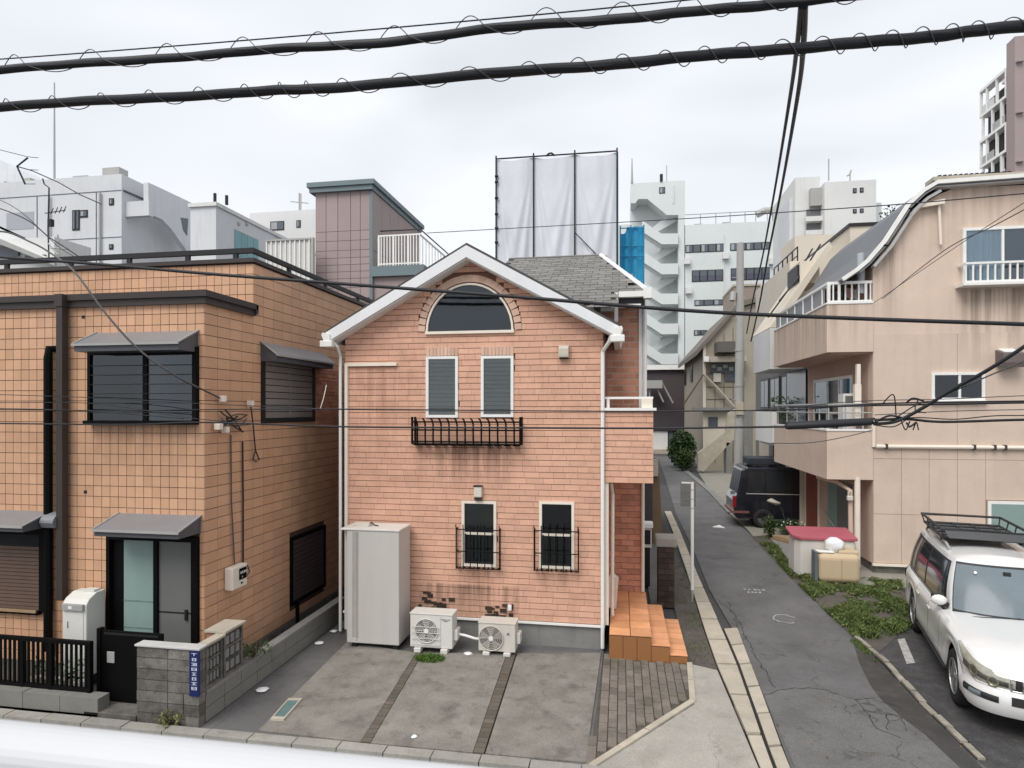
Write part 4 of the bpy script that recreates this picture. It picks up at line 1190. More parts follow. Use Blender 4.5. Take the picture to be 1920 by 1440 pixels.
# ---- front garden: block wall, grille, fence, gate, cabinet
XB = -5.48; YB0 = 7.46
bwz = FZ(320, 1216, YB0)
bwl = FX(256, YB0)
blk = thing('block_wall', (-6, 7.6, 0), 'dark weathered concrete block wall with pale coping beside the gate', 'wall', 'walls of the orange house')
m = M(); m.box(bwl + .01, XB - .01, YB0 + .012, YB0 + .13, 0, bwz); m.box(XB - .13, XB - .012, YB0 + .13, 11.9, 0, .38); bc = m.build('core', crk, blk)
it = []
nr = 7; hh = bwz / nr
for r in range(nr):
    x = bwl + (0 if r % 2 else -.2)
    cuts = [bwl, bwl + .47, XB] if r < 2 else [bwl, bwl + .47, XB]
    for i in range(len(cuts) - 1):
        a, b = cuts[i], cuts[i + 1]
        n = 2 if (r in (1, 2) and i == 1) else 1
        for k in range(n):
            w = (b - a) / n
            it.append(TR(a + w * (k + .5), YB0 + .065 + U(-.004, .004), hh * (r + .5), w - .010, .13, hh - .010))
pieces('concrete_block', it, conc_dark, blk)
it = []; y = YB0 + .14
while y < 11.8:
    for r in range(2): it.append(TR(XB - .065, y + .2, .01 + .19 * (r + .5), .13 + U(-.006, .006), .395, .182))
    y += .405
pieces('side_block', it, mat('mossy_concrete', (.20, .195, .175)), blk)
m = M(); m.box(bwl - .02, XB + .02, YB0 - .02, YB0 + .15, bwz, bwz + .03); m.build('coping', mat('pale_coping', (.50, .49, .47), .8, .12, 3), blk, bev=.008)
m = M(); m.box(XB - .15, XB + .012, YB0 + .151, 11.9, .392, .43); m.build('low_coping', conc_grey, blk)
Yg1, Yg2 = SY(420, XB), SY(458, XB)
gr = thing('wall_grille', (XB, 8, .43), 'openwork patterned concrete screen on the side of the block wall', 'screen')
LW = Wall('R', XB - .02)
zt1 = bwz
for (a, b, zt, n) in ((YB0 + .16, Yg1, zt1, 4), (Yg1 + .03, Yg2, zt1 + .03, 3)):
    m = M(); LW.box(m, a, a + .04, .435, zt, -.09, 0); LW.box(m, b - .04, b, .435, zt, -.09, 0); LW.box(m, a + .04, b - .04, zt - .04, zt, -.09, 0); LW.box(m, a + .04, b - .04, .435, .46, -.09, 0)
    for k in range(1, 3): z = .46 + (zt - .5) * k / 3; LW.box(m, a + .04, b - .04, z - .012, z + .012, -.08, -.01)
    m.build('screen_frame', conc_dark, gr)
    for r in range(3):
        for i in range(n):
            w = (b - a - .08) / n; u = a + .04 + w * i; z = .46 + (zt - .5) * r / 3
            m = M(); LW.box(m, u + .02, u + w - .02, z + .03, z + (zt - .5) / 3 - .03, -.07, -.02); m.build('screen_block', conc_grey, gr)
    m = M(); LW.box(m, a, b, .44, zt - .03, -.10, -.092); m.build('screen_back', black_m, gr)
m = M(); m.box(XB - .13, XB + .02, YB0 + .151, Yg1 + .01, zt1, zt1 + .03); m.box(XB - .32, XB + .02, Yg1 + .012, Yg2 + .02, zt1 + .031, zt1 + .06); m.build('coping', conc_light, gr)
m = M(); m.box(XB - .30, XB - .12, Yg1 + .05, Yg2, .0, zt1 + .03); m.build('pier', wing_brick_m, gr)
# navy address plate with white characters
u0, u1, z0, z1 = rectF(355, 1221, 373, 1306, YB0 - .03)
sg = thing('address_plate', ((u0 + u1) / 2, YB0 - .03, z0), 'narrow navy address plate with white characters on the block wall corner', 'sign')
m = M(); m.box(u0, u1, YB0 - .03, YB0 - .004, z0, z1); m.build('plate', blue_sign, sg)
cxx = (u0 + u1) / 2; wv = (u1 - u0) * .30; ch = (z1 - z0) / 9.4
rnd_ = random.Random(4)
for i in range(8):
    zc = z1 - ch * (i + .75); m = M(); s = wv * (.8 if i in (1, 4, 5) else 1)
    m.box(cxx - s, cxx + s, YB0 - .0315, YB0 - .0300, zc + ch * .22, zc + ch * .30)
    if i not in (0,): m.box(cxx - s * .95, cxx + s * .95, YB0 - .0315, YB0 - .0300, zc - ch * .30, zc - ch * .22)
    m.box(cxx - s * (.9 if i % 2 else .2), cxx - s * (.6 if i % 2 else -.1), YB0 - .0313, YB0 - .0302, zc - ch * .22, zc + ch * .22)
    if i % 2 or i == 2: m.box(cxx + s * .6, cxx + s * .9, YB0 - .0313, YB0 - .0302, zc - ch * .22, zc + ch * .22)
    if i != 0: m.box(cxx - s * .6, cxx + s * .6, YB0 - .0312, YB0 - .0303, zc - ch * .04, zc + ch * .04)
    m.build('character', sign_white, sg)
# low planter wall, fence
FY = 7.62
fr0, fr1 = X0 + 1, FX(172, FY)
pw = thing('planter_wall', (-9, 7.55, 0), 'low grey concrete kerb wall under the black fence', 'wall', 'walls of the orange house')
m = M(); it = []
xe = FX(188, 7.5); x = xe
while x > -12:
    it.append(TR(x - .3, 7.56, .135 + U(-.004, .004), .592, .20, .27)); x -= .6
pieces('kerb_block', it, mat('mossy_concrete', (.20, .195, .172), .92, .30, 4, .9, 45, rnd=.16, streak=.9, sc_col=(.06, .06, .05), dirt=.9, d_col=(.048, .052, .034), dscale=4.5, grain=.4), pw)
M().box(-13, xe - .02, 7.30 + .16, 7.46, -.02, .05).build('moss_strip', mat('moss', (.055, .058, .035), .95, .35, 5, .8, 40), kind='structure')
m = M(); m.flat([(-13, 7.66), (bwl, 7.66), (bwl, YH), (-13, YH)], .04, .03); m.build('garden_soil', verge_m, kind='structure')
m = M(); m.flat([(bwl, 7.6), (XB - .13, 7.6), (XB - .13, 11.5), (bwl, 11.5)], .03, .02); m.build('garden_soil', conc_dark, kind='structure')
M().flat([(XB - .005, YB0), (-5.30, YB0), (-5.25, 12.4), (XB - .005, 12.4)], .003, .02).build('gap_paving', asphalt_old, kind='structure')
zt, zb = FZ(90, 1197, FY), FZ(90, 1290, FY)
fn = thing('garden_fence', (-9, FY, .27), 'black metal bar fence in front of the orange house', 'fence')
m = M(); m.box(fr0, fr1, FY - .03, FY + .03, zt - .05, zt); m.box(fr0, fr1, FY - .025, FY + .025, zb, zb + .05); m.build('rail', black_m, fn)
x = fr1; i = 0
while x > -11.2:
    big = i % 14 == 0 or i % 14 == 8
    w = .05 if big else .028
    m = M(); m.box(x - w, x, FY - (.03 if big else .012), FY + (.03 if big else .012), (.27 if big else zb + .05), zt - .05 + (.0 if not big else .0)); m.build('fence_post' if big else 'fence_bar', black_m, fn)
    x -= .078; i += 1
# gate
gx0, gx1 = FX(190, 7.8), FX(257, 7.75)
gt = thing('garden_gate', ((gx0 + gx1) / 2, 7.8, 0), 'solid black metal gate between the fence and the block wall', 'gate')
gz = FZ(220, 1184, 7.8)
m = M(); m.box(gx0, gx1 + .35, 7.80, 7.84, .08, gz); m.build('leaf', black_m, gt)
m = M(); m.box(gx0 - .06, gx0, 7.78, 7.86, .0, gz + .03); m.build('gate_post', black_m, gt)
m = M(); m.box(gx0 + .10, gx0 + .22, 7.785, 7.80, .62, .78); m.build('latch_plate', grey_metal, gt, bev=.01)
m = M(); m.box(gx0 + .05, gx1 + .3, 7.79, 7.80, gz - .05, gz - .02); m.build('top_bar', dark_metal, gt)
M().box(FX(172, 7.6), bwl - .01, 7.46, 7.77, 0, .09).build('gate_step', conc_dark, label='worn stone doorstep below the black gate', cat='step', bev=.01)
# cabinet by the entrance
CYY = 8.15
cx0, cx1 = FX(117, CYY), FX(162, CYY)
cz1 = FZ(140, 1128, CYY)
cb = thing('heater_cabinet', ((cx0 + cx1) / 2, CYY + .15, 0), 'cream box cabinet with rounded top beside the entrance door', 'cabinet')
ydp = 8.5
m = M(); m.prism([(cx0, CYY, .2), (cx0, ydp, .2), (cx0, ydp, cz1 + .10), (cx0, ydp - .16, cz1 + .10), (cx0, CYY + .05, cz1 + .03), (cx0, CYY, cz1 - .04)], (cx1 - cx0, 0, 0)); m.build('body', ac_white, cb, bev=.012)
m = M(); m.box(cx0 + .03, cx1 - .05, CYY - .008, CYY - .001, cz1 - .62, cz1 - .16); m.build('front_door', ac_white, cb)
m = M(); m.box(cx0 + .02, cx1 - .03, CYY - .04, CYY - .001, cz1 - .13, cz1 - .03); m.build('control_box', grey_metal, cb, bev=.008)
m = M(); m.box(cx0 + .14, cx0 + .20, CYY - .043, CYY - .0402, cz1 - .10, cz1 - .06); m.build('print_plate', white_m, cb)
m = M(); m.box(cx0 + .10, cx0 + .11, CYY - .014, CYY - .0085, cz1 - .40, cz1 - .30); m.build('handle', black_m, cb)
m = M(); m.box(cx0 + .03, cx1 - .03, CYY + .02, ydp - .02, .03, .2); m.build('stand', dark_metal, cb)
m = M(); m.box(cx0 + .18, cx1 - .04, CYY + .18, ydp - .05, cz1 + .1001, cz1 + .13); m.build('flue', ac_white, cb)
# flower pots and clutter behind the fence
rp = random.Random(9)
for i in range(6):
    x = FX(60 + i * 17, 7.9); m = M(); r_ = .07 + .02 * rp.random()
    m.grid([[(x + math.cos(q * .785) * r_ * s, 7.95 + math.sin(q * .785) * r_ * s, z) for q in range(8)] for s, z in ((.7, .05), (1, .05 + .2), (1.08, .25), (.85, .25), (.8, .2))], True)
    t = thing('flower_pot', (x, 7.95, .05), None, 'flower pot', 'flower pots behind the black fence')
    t['label'] = ['small beige flower pot behind the fence, farthest from the gate', 'small stone-coloured flower pot second from the left behind the fence', 'small white flower pot third from the left behind the fence bars', 'small beige flower pot third from the gate behind the fence bars', 'small stone-coloured flower pot just left of the last pot by the gate', 'small white flower pot behind the fence, nearest to the black gate'][i]
    m.build('pot', [ac_m, conc_light, white_m][i % 3], t)
    l = M()
    for k in range(14):
        a = rp.random() * 6.28; h = .06 + rp.random() * .22; rr_ = .03 + rp.random() * .1
        p = Vector((x + math.cos(a) * rr_, 7.95 + math.sin(a) * rr_, .25 + h)); s = .05
        d1 = Vector((rp.uniform(-1, 1), rp.uniform(-1, 1), rp.uniform(-.3, 1))).normalized() * s; d2 = Vector((rp.uniform(-1, 1), rp.uniform(-1, 1), rp.uniform(-1, 1))).normalized() * s * .5
        l.add([p - d2, p + d1, p + d2, p - d1], [(0, 1, 2, 3)])
    l.build('leaves', shrub_m, t)
# rail of the balcony the picture was taken from
YK = .55
zk1 = FZ(0, 1357, YK); 
rl = thing('balcony_handrail', (0, YK, 3.0), 'white balcony handrail out of focus in the foreground corner', 'railing')
sec = [(YK + .0 + math.cos(k * math.pi / 14) * .030, zk1 - .027 + math.sin(k * math.pi / 14) * .027) for k in range(28)]
M().prism([(-2.2, y, z) for y, z in sec], (4.4, 0, 0)).build('top_rail', rail_m, rl, smooth=False)
for i in range(12):
    x = -2.0 + i * .36
    M().box(x, x + .02, YK - .01, YK + .01, 3.0, zk1 - .056).build('baluster', rail_m, rl)
# ================================================================== the peach apartment building on the right
YA = 17.5
XA = FX(1637, YA)
ap = thing('apartment_building', (9, 20, 0), 'peach plastered apartment building with curved grey roof and corner balconies', 'building')
AF, AL = Wall('F', YA), Wall('L', XA)
YE2 = 23.2
XE = 15.0
def pz(px, py): return (FX(px, YA), FZ(px, py, YA))
prof = [pz(1637, 500), pz(1660, 462), pz(1690, 418), pz(1722, 388), pz(1757, 366), pz(1790, 352), pz(1925, 346)]
top_r = (XE, prof[-1][1])
m = M(); m.prism([(XA, YA + .02, .25)] + [(x, YA + .02, z) for x, z in prof] + [(XE, YA + .02, top_r[1]), (XE, YA + .02, .25)], (0, YE2 - YA, 0))
aw_ = m.build('wall', peach_m, ap)
m = M(); m.box(XA + .04, XE, YA + .06, YE2, 0, .25); m.build('plinth', conc_dark, ap)
m = M(); m.box(XA - .02, XE, YA - .05, YA + .02, .20, .26); m.build('base_trim', cream_m, ap)
# lower facing panels, each a board of its own
xs_ = [XA + .005] + [FX(p, YA) for p in (1690, 1742, 1795, 1848)] + [FX(1927, YA), FX(1990, YA)]
zj = [FZ(1740, 1068, YA) , FZ(1740, 966, YA), FZ(1740, 861, YA), FZ(1740, 840, YA)]
dx0, dx1, dz0, dz1 = rectF(1851, 940, 1960, 1052, YA)
m = M(); m.box(XA + .003, XE, YA + .008, YA + .019, .262, zj[3]); m.build('panel_backing', peach_joint, ap)
it = []
for i in range(len(xs_) - 1):
    for j in range(3):
        a, b = xs_[i], xs_[i + 1]; z0, z1 = zj[j], zj[j + 1]
        if j == 0: z0 = .27
        if a > FX(1840, YA) and j == 0: continue
        if a > FX(1840, YA) and j == 1: z0 = dz1 + .02
        it.append(TR((a + b) / 2, YA + .004, (z0 + z1) / 2, b - a - .010, .012, z1 - z0 - .010))
pieces('wall_panel', it, peach_m, aw_)
up = [XA + .004, FX(1795, YA), XE]
zt = FZ(1740, 625, YA); it = []
for i in range(2):
    it.append(TR((up[i] + up[i + 1]) / 2, YA + .006, (zj[3] + .05 + zt) / 2, up[i + 1] - up[i] - .008, .012, zt - zj[3] - .06))
pieces('wall_panel', it, peach_m, aw_)
m = M(); m.tube([(XA + .05, YA - .05, FZ(1760, 838, YA)), (XE, YA - .05, FZ(1760, 838, YA))], .05, 8); m.build('wall_pipe', cream_m, ap)
m = M(); m.tube([(FX(1637, YA), YA - .04, FZ(1637, 838, YA)), (FX(1637, YA), YA - .04, FZ(1637, 790, YA))], .045, 8); m.build('wall_pipe', cream_m, ap)
for px in (1660, 1824, 1862, 1882):
    x = FX(px, YA); m = M(); m.box(x - .025, x + .025, YA - .11, YA, FZ(1760, 843, YA), FZ(1760, 833, YA)); m.build('pipe_clip', brown_metal, ap)
w = rectF(1745, 698, 1845, 751, YA); f = window(AF, ap, *w, white_m, glass_dark, room_m, fw=.07, d0=-.01, d1=.06, mull=(.53,), sill=.06, pane_d=.03, back_d=.0)
w = rectF(1803, 426, 1945, 536, YA); f = window(AF, ap, *w, white_m, glass_mat('clear_window', (.82, .86, .88), .03, .8), mat('room_blue', (.06, .085, .11), .9, .1, 1), fw=.07, d0=-.01, d1=.08, mull=(.53,), pane_d=.05, back_d=.004, label='upper window with pale blue curtain')
cx = M(); n = 14
a, b = w[0] + .08, w[0] + (w[1] - w[0]) * .53
for i in range(n):
    u = a + (b - a) * i / n; AF.box(cx, u, u + (b - a) / n * .99, w[2] + .07, w[3] - .07, .008, .016 + .012 * (i % 2))
cx.build('curtain', curtain_m, f)
# window guard rail
g0, g1, gz0, gz1 = rectF(1796, 495, 1960, 533, YA)
m = M(); AF.box(m, g0, g1, gz1 - .05, gz1, .30, .36); AF.box(m, g0, g1, gz0, gz0 + .05, .30, .36); AF.box(m, g0, g0 + .05, gz1 - .05, gz1, 0, .30); AF.box(m, g0 - .06, g1, gz0 - .07, gz0 - .001, .0, .40); gd = m.build('window_rail', white_m, ap)
n = 12
for i in range(n):
    u = g0 + (g1 - g0) * i / n; m = M(); AF.box(m, u, u + .035, gz0 + .05, gz1 - .05, .315, .345); m.build('baluster', white_m, gd)
# rain stains under it are in the plaster; the box vent
v0, v1, vz0, vz1 = rectF(1866, 656, 1908, 690, YA)
m = M(); AF.prism(m, [(0, vz0 + .12), (.30, vz0), (.34, vz0 + .12), (.34, vz1 - .12), (.0, vz1)], v0, v1); bv = m.build('box_vent', mat('vent_brown', (.15, .12, .115), .6, .1, 3), ap)
m = M(); AF.prism(m, [(.0, vz1 + .03), (.30, vz1 - .07), (.29, vz1 - .09), (0, vz1 + .005)], v0 + .06, v1 - .10); m.build('vent_top', white_m, bv)
# side door seen over the car
m = M(); AF.box(m, dx0, dx1, .3, dz1, .0, .05); df = m.build('side_door', white_m, ap)
m = M(); AF.box(m, dx0 + .07, dx0 + (dx1 - dx0) * .62, .32, dz1 - .07, .051, .06); m.build('door_glass', glass_green, df)
m = M(); AF.box(m, dx0 + (dx1 - dx0) * .62 + .05, dx1 - .05, .32, dz1 - .07, .051, .06); m.build('door_glass', glass_green, df)
# curved roof with white verge
vo = [pz(1572, 527), pz(1600, 508), pz(1619, 492), pz(1650, 456), pz(1694, 388), pz(1722, 362), pz(1748, 347), pz(1925, 334)]
vo.append((XE, vo[-1][1]))
th_ = .10
def shell(pts, t): 
    out = []
    for i, (x, z) in enumerate(pts):
        a = pts[max(0, i - 1)]; b = pts[min(len(pts) - 1, i + 1)]
        d = Vector((b[0] - a[0], b[1] - a[1])).normalized(); out.append((x + d.y * t, z - d.x * t))
    return out
vi = shell(vo, th_)
m = M()
for i in range(len(vo) - 1):
    m.prism([(vo[i][0], YA - .22, vo[i][1]), (vo[i + 1][0], YA - .22, vo[i + 1][1]), (vi[i + 1][0], YA - .22, vi[i + 1][1]), (vi[i][0], YA - .22, vi[i][1])], (0, YE2 - YA + .22, 0))
roof_o = m.build('roof', mat('roof_grey', (.135, .14, .15), .55, .07, .8, streak=.25, sc_col=(.2, .2, .2)), ap)
def verge(pts, t0, t1, y0, y1, name, mt):
    a, b = shell(pts, t0), shell(pts, t1); m = M()
    for i in range(len(pts) - 1):
        m.prism([(a[i][0], y0, a[i][1]), (a[i + 1][0], y0, a[i + 1][1]), (b[i + 1][0], y0, b[i + 1][1]), (b[i][0], y0, b[i][1])], (0, y1 - y0, 0))
    return m.build(name, mt, ap)
verge(vo, -.03, .065, YA - .30, YA - .222, 'verge_board', white_m)
verge(vo[2:7], .20, .27, YA - .20, YA - .02, 'verge_gutter', mat('gutter_grey', (.48, .47, .46), .5, .08, 3))
verge(vo[1:], .101, .13, YA - .22, YA + .019, 'soffit', mat('gutter_grey', (.48, .47, .46)))
ga = pz(1722, 385); gb = pz(1766, 376)
m = M(); m.prism([(pz(1700, 404)[0], YA - .16, pz(1700, 404)[1]), (ga[0], YA - .16, ga[1]), (gb[0], YA - .16, gb[1]), (gb[0], YA - .16, gb[1] - .12), (ga[0], YA - .16, ga[1] - .10), (pz(1703, 408)[0], YA - .16, pz(1703, 408)[1] - .05)], (0, .15, 0)); m.build('roof_gutter', cream_m, ap)
for px, py in ((1692, 396), (1646, 464)):
    c = pz(px, py); m = M(); m.box(c[0] + .02, c[0] + .12, YA - .312, YA - .301, c[1] - .05, c[1] - .01); m.build('strap', black_m, roof_o)
m = M(); m.box(FX(1745, YA), XE, YA - .15, YA + .3, vo[-2][1] + .02, vo[-2][1] + .12); m.build('roof_kerb', conc_light, ap)
m = M()
for i in range(14):
    x = FX(1748, YA) + .1 + i * .12; m.box(x, x + .07, YA - .10, YA + .0, vo[-2][1] + .121, vo[-2][1] + .17)
m.build('roof_clamp', dark_metal, ap)
pipe([pz(1757, 378) and (FX(1758, YA), YA - .06, FZ(1758, 378, YA)), (FX(1762, YA), YA - .06, FZ(1762, 460, YA))], .035, cream_m, 'downpipe', ap)
# balconies of the first and second upper floor
XBAL = FX(1550, YA)
def balcony(pt, pb, name, label):
    z1, z0 = FZ(1590, pt, YA), FZ(1590, pb, YA)
    t = .13; y0, y1 = YA - .02, YE2
    m = M(); m.box(XBAL, XA - .002, y0, y0 + t, z0, z1); m.box(XBAL, XBAL + t, y0 + t, y1, z0, z1); m.box(XBAL + t, XA - .002, y0 + t, y1, z0, z0 + .16)
    b = m.build(name, peach_m, ap, label=label)
    m = M(); m.box(XBAL - .02, XA - .001, y0 - .02, y0 + t + .02, z1 + .001, z1 + .05); m.box(XBAL - .02, XBAL + t + .02, y0 + t + .021, y1, z1 + .001, z1 + .05); m.build('coping', white_m, b)
    return b, z0, z1
b3, t30, t31 = balcony(570, 660, 'balcony', 'upper corner balcony with white balustrade')
b2, t20, t21 = balcony(808, 899, 'balcony', 'lower corner balcony behind the black cable splice')
# white balustrade on the upper balcony
zb1 = FZ(1590, 527, YA)
m = M(); m.box(XBAL + .02, XA - .01, YA + .02, YA + .07, zb1 - .07, zb1); m.box(XBAL + .02, XA - .01, YA + .02, YA + .07, t31 + .06, t31 + .10); m.box(XBAL + .02, XBAL + .07, YA + .071, YE2, zb1 - .07, zb1)
m.box(XBAL + .02, XBAL + .09, YA + .0, YA + .07, t31 + .05, zb1 - .07)
br_ = m.build('balustrade', white_m, b3)
for px in (1562, 1572, 1585, 1597, 1610, 1622, 1632):
    x = FX(px, YA); wd = .06 if px in (1572, 1622) else .03; m = M(); m.box(x, x + wd, YA + .025, YA + .065, t31 + .10, zb1 - .07); m.build('baluster', white_m, br_)
y = YA + .5
while y < YE2:
    m = M(); m.box(XBAL + .03, XBAL + .06, y, y + .05, t31 + .05, zb1 - .07); m.build('baluster', white_m, br_); y += .9
m = M(); m.box(XBAL + .065, XBAL + .075, YA + .4, YE2, t31 + .06, zb1 - .09); m.build('screen_panel', mat('screen_grey', (.24, .245, .25), .5, .06, 2), br_)
# terrace back wall with its glass door and things drying
m = M(); m.box(XBAL + .75, XA - .0, YA + 1.9, YA + 2.0, t30 + .16, zb1 + .10); m.build('terrace_wall', dark_b, ap)
m = M(); m.box(XA - .42, XA - .12, YA + 1.86, YA + 1.899, t31 + .0, zb1 + .08); m.build('terrace_door', curtain_m, ap)
m = M(); m.tube([(FX(1620, YA), YA + .2, zb1 - .3), (FX(1620, YA), YA + .2, zb1 + .75)], .09, 10); m.build('roof_drain', mat('pipe_grey', (.42, .45, .47), .4, .06, 2), ap)
for px in (1590, 1600, 1612):
    c = P(px, 550, YA + .5); m = M(); n = 6
    m.grid([[(c[0] + dx, c[1] + U(-.03, .03), c[2] + dz + U(-.03, .03)) for dx in (-.09, -.03, .03, .09)] for dz in (.12, .0, -.14)]); m.build('laundry', mat('pink_cloth', (.55, .28, .24), .9, .1, 3) if px != 1600 else white_m, label={1590: 'small pink cloth hanging left on the upper balcony', 1600: 'small white cloth hanging between pink cloths on the upper balcony', 1612: 'small pink cloth hanging right on the upper balcony'}[px], cat='laundry')
# lower balcony rail, sliding windows, air conditioner, pipe, recess ceiling
zr2 = FZ(1590, 758, YA)
m = M(); m.tube([(XA - .02, YA + .04, zr2), (XBAL + .06, YA + .04, zr2), (XBAL + .06, YE2, zr2)], .03, 6); m.tube([(XA - .02, YA + .04, zr2 - .22), (XBAL + .06, YA + .04, zr2 - .22), (XBAL + .06, YE2, zr2 - .22)], .02, 6)
r2 = m.build('balustrade', grey_metal, b2)
for y in (YA + .04, YA + .8, YA + 1.8, YA + 3, YA + 4.2, YA + 5.4):
    m = M(); m.box(XBAL + .045, XBAL + .075, y, y + .03, t21 + .05, zr2 - .02); m.build('baluster', grey_metal, r2)
for px in (1585, 1618):
    m = M(); x = FX(px, YA); m.box(x, x + .03, YA + .03, YA + .06, t21 + .05, zr2 - .02); m.build('baluster', grey_metal, r2)
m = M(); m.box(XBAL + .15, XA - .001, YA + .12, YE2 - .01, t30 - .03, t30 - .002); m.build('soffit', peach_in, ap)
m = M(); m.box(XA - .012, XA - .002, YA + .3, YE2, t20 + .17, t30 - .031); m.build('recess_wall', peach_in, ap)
REC = Wall('L', XA - .014)
w = rectS(1600, 708, 1529, 790, XA); window(REC, ap, w[0], w[1], t20 + .17, w[3], white_m, glass_dark, room_m, fw=.09, d0=.0, d1=.05, mull=(.3, .62), name='sliding_window', pane_d=.03, back_d=.006)
m = M(); REC.box(m, SY(1513, XA), SY(1478, XA), t20 + .17, SZ(1495, 692, XA), .002, .03); m.build('window', glass_dark and office_win, ap)
ac = thing('air_conditioner', (XA - .35, YA + .55, t20 + .16), 'white air conditioner on the lower corner balcony', 'air conditioner')
a0, a1, az_0, az_1 = rectF(1581, 738, 1605, 793, YA + .35)
m = M(); m.box(a0, a1, YA + .35, YA + .75, t20 + .17, az_1); m.build('casing', ac_white, ac, bev=.01)
m = M(); m.box(a0 + .05, a1 - .04, YA + .344, YA + .349, az_1 - .28, az_1 - .06); m.build('fan_opening', MATS['fan_shade'], ac)
xq = FX(1613, YA)
m = M(); m.box(xq - .09, xq + .06, YA + .1, YA + .24, FZ(1613, 790, YA), FZ(1613, 720, YA)); m.box(xq - .045, xq + .045, YA + .1, YA + .22, FZ(1613, 720, YA), FZ(1613, 682, YA)); m.build('drain_shaft', cream_m, ap)
# ground floor on the alley side
g0 = t20 - .0
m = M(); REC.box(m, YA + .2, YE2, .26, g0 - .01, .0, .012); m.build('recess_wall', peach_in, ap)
w = rectS(1538, 905, 1515, 1000, XA); m = M(); REC.box(m, w[0], w[1], .05, 2.05, .013, .05); dr_ = m.build('front_door', plaster_red, ap)
for a, b in ((w[0] - .06, w[0]), (w[1], w[1] + .06)): m = M(); REC.box(m, a, b, .05, 2.12, .013, .07); m.build('door_jamb', cream_m, dr_)
w = rectS(1600, 910, 1556, 1000, XA); m = M(); REC.box(m, w[0], w[1], .1, 2.1, .013, .05); gw = m.build('glazed_door', glass_grey, ap)
m = M(); c = w[0] + (w[1] - w[0]) * .55; REC.box(m, c, w[1] - .04, .15, 2.05, .051, .06); m.build('pane', glass_green, gw)
m = M(); m.tube([(XA - .12, w[1] + .3, 1.05), (XA - .12, w[0] - .1, .35)], .022, 6); m.build('handrail', grey_metal, ap)
m = M(); REC.box(m, SY(1512, XA), SY(1503, XA), .1, 2.3, .013, .2); m.build('pilaster', cream_h, ap)
m = M(); REC.box(m, SY(1502, XA), SY(1490, XA), .1, 2.3, .013, .3); m.build('pilaster', white_m, ap)
xq = FX(1608, YA)
pipe([(FX(1608, YA), YA + .02, 2.45), (FX(1608, YA), YA + .02, .15)], .07, cream_m, 'downpipe', ap, 10)
pipe([(FX(1560, YA) , YA + 1.2, 2.33), (FX(1580, YA), YA + .5, 2.28), (FX(1597, YA), YA + .1, 2.1), (FX(1598, YA), YA + .08, .3)], .06, peach_m, 'downpipe', ap, 8)
gm = thing('gas_meter', (FX(1594, YA), YA + .05, 1.4), 'small pale gas meter on the pipe beside the glazed door', 'meter')
c = P(1594, 935, YA - .02); m = M(); m.box(c[0] - .07, c[0] + .07, YA - .05, YA + .05, c[2] - .05, c[2] + .07); m.build('casing', ac_m, gm, bev=.02)
m = M(); m.tube([(c[0] - .04, YA, c[2] + .07), (c[0] - .04, YA, c[2] + .18), (c[0] + .04, YA, c[2] + .18), (c[0] + .04, YA, c[2] + .07)], .014, 6); m.build('gas_pipe', ac_m, gm)
# bins, bag, planter by the building
YBn = G(1540, 1085)[1]
b0, b1 = FX(1489, YBn), FX(1597, YBn + .25)
bn = thing('storage_bin', ((b0 + b1) / 2, YBn + .35, 0), 'large white storage bin with dull red lid beside the peach wall', 'bin')
zt = FZ(1505, 1012, YBn)
m = M(); m.prism([(b0 + .16, YBn, .02), (b0 + .34, YBn - .0, .02), (b1, YBn + .02, .02), (b1, YBn + .75, .02), (b0 + .05, YBn + .75, .02), (b0 + .05, YBn + .2, .02)], (0, 0, zt - .02)); m.build('body', bin_m, bn, bev=.03)
m = M(); m.prism([(b0 + .14, YBn - .05, zt + .0), (b1 + .05, YBn - .03, zt + .0), (b1 + .05, YBn + .80, zt + .12), (b0 - .02, YBn + .80, zt + .12), (b0 - .02, YBn + .18, zt + .02)], (0, 0, .08)); m.build('lid', lid_m, bn, bev=.015)
YT = G(1570, 1097)[1]
t0, t1 = FX(1535, YT), FX(1616, YT)
tk = thing('plastic_tank', ((t0 + t1) / 2, YT + .3, 0), 'beige rounded plastic tank in front of the red-lidded bin', 'tank')
ztk = FZ(1580, 1040, YT)
m = M(); m.box(t0, t1, YT, YT + .6, .02, ztk); m.build('body', tank_m, tk, bev=.15)
m = M(); m.box(t0 + (t1 - t0) * .5, t1 - .02, YT + .10, YT + .62, ztk - .1, ztk + .07); m.build('shoulder', tank_m, tk, bev=.04)
m = M(); m.box(t0 + (t1 - t0) * .53, t0 + (t1 - t0) * .545, YT - .004, YT + .002, .1, ztk - .12); m.build('seam', mat('tank_seam', (.38, .29, .18), .7), tk)
M().box(t0 - .08, t0 - .02, YT + .0, YT + .3, 0, ztk + .04).build('upright_board', mat('blue_grey_board', (.12, .145, .16), .7, .15, 3), label='narrow blue-grey board standing between the white bin and the beige tank', cat='board')
c = P(1565, 1035, YT + .25); zb_ = ztk + .0
bag = M(); rows = []
for i in range(7):
    f_ = i / 6; r_ = .24 * math.sin(.5 + f_ * 2.4) ** .7 * (1.1 if i == 0 else 1)
    rows.append([(c[0] + math.cos(k * .524) * r_ * U(.75, 1.2), YT + .3 + math.sin(k * .524) * r_ * .8 * U(.75, 1.2), ztk + .006 + f_ * .34) for k in range(12)])
bag.grid(rows, True); bag.add(rows[-1], [tuple(range(12))]); bag.build('plastic_bag', bag_m, label='white tied plastic bag on top of the beige tank', cat='bag', smooth=True)
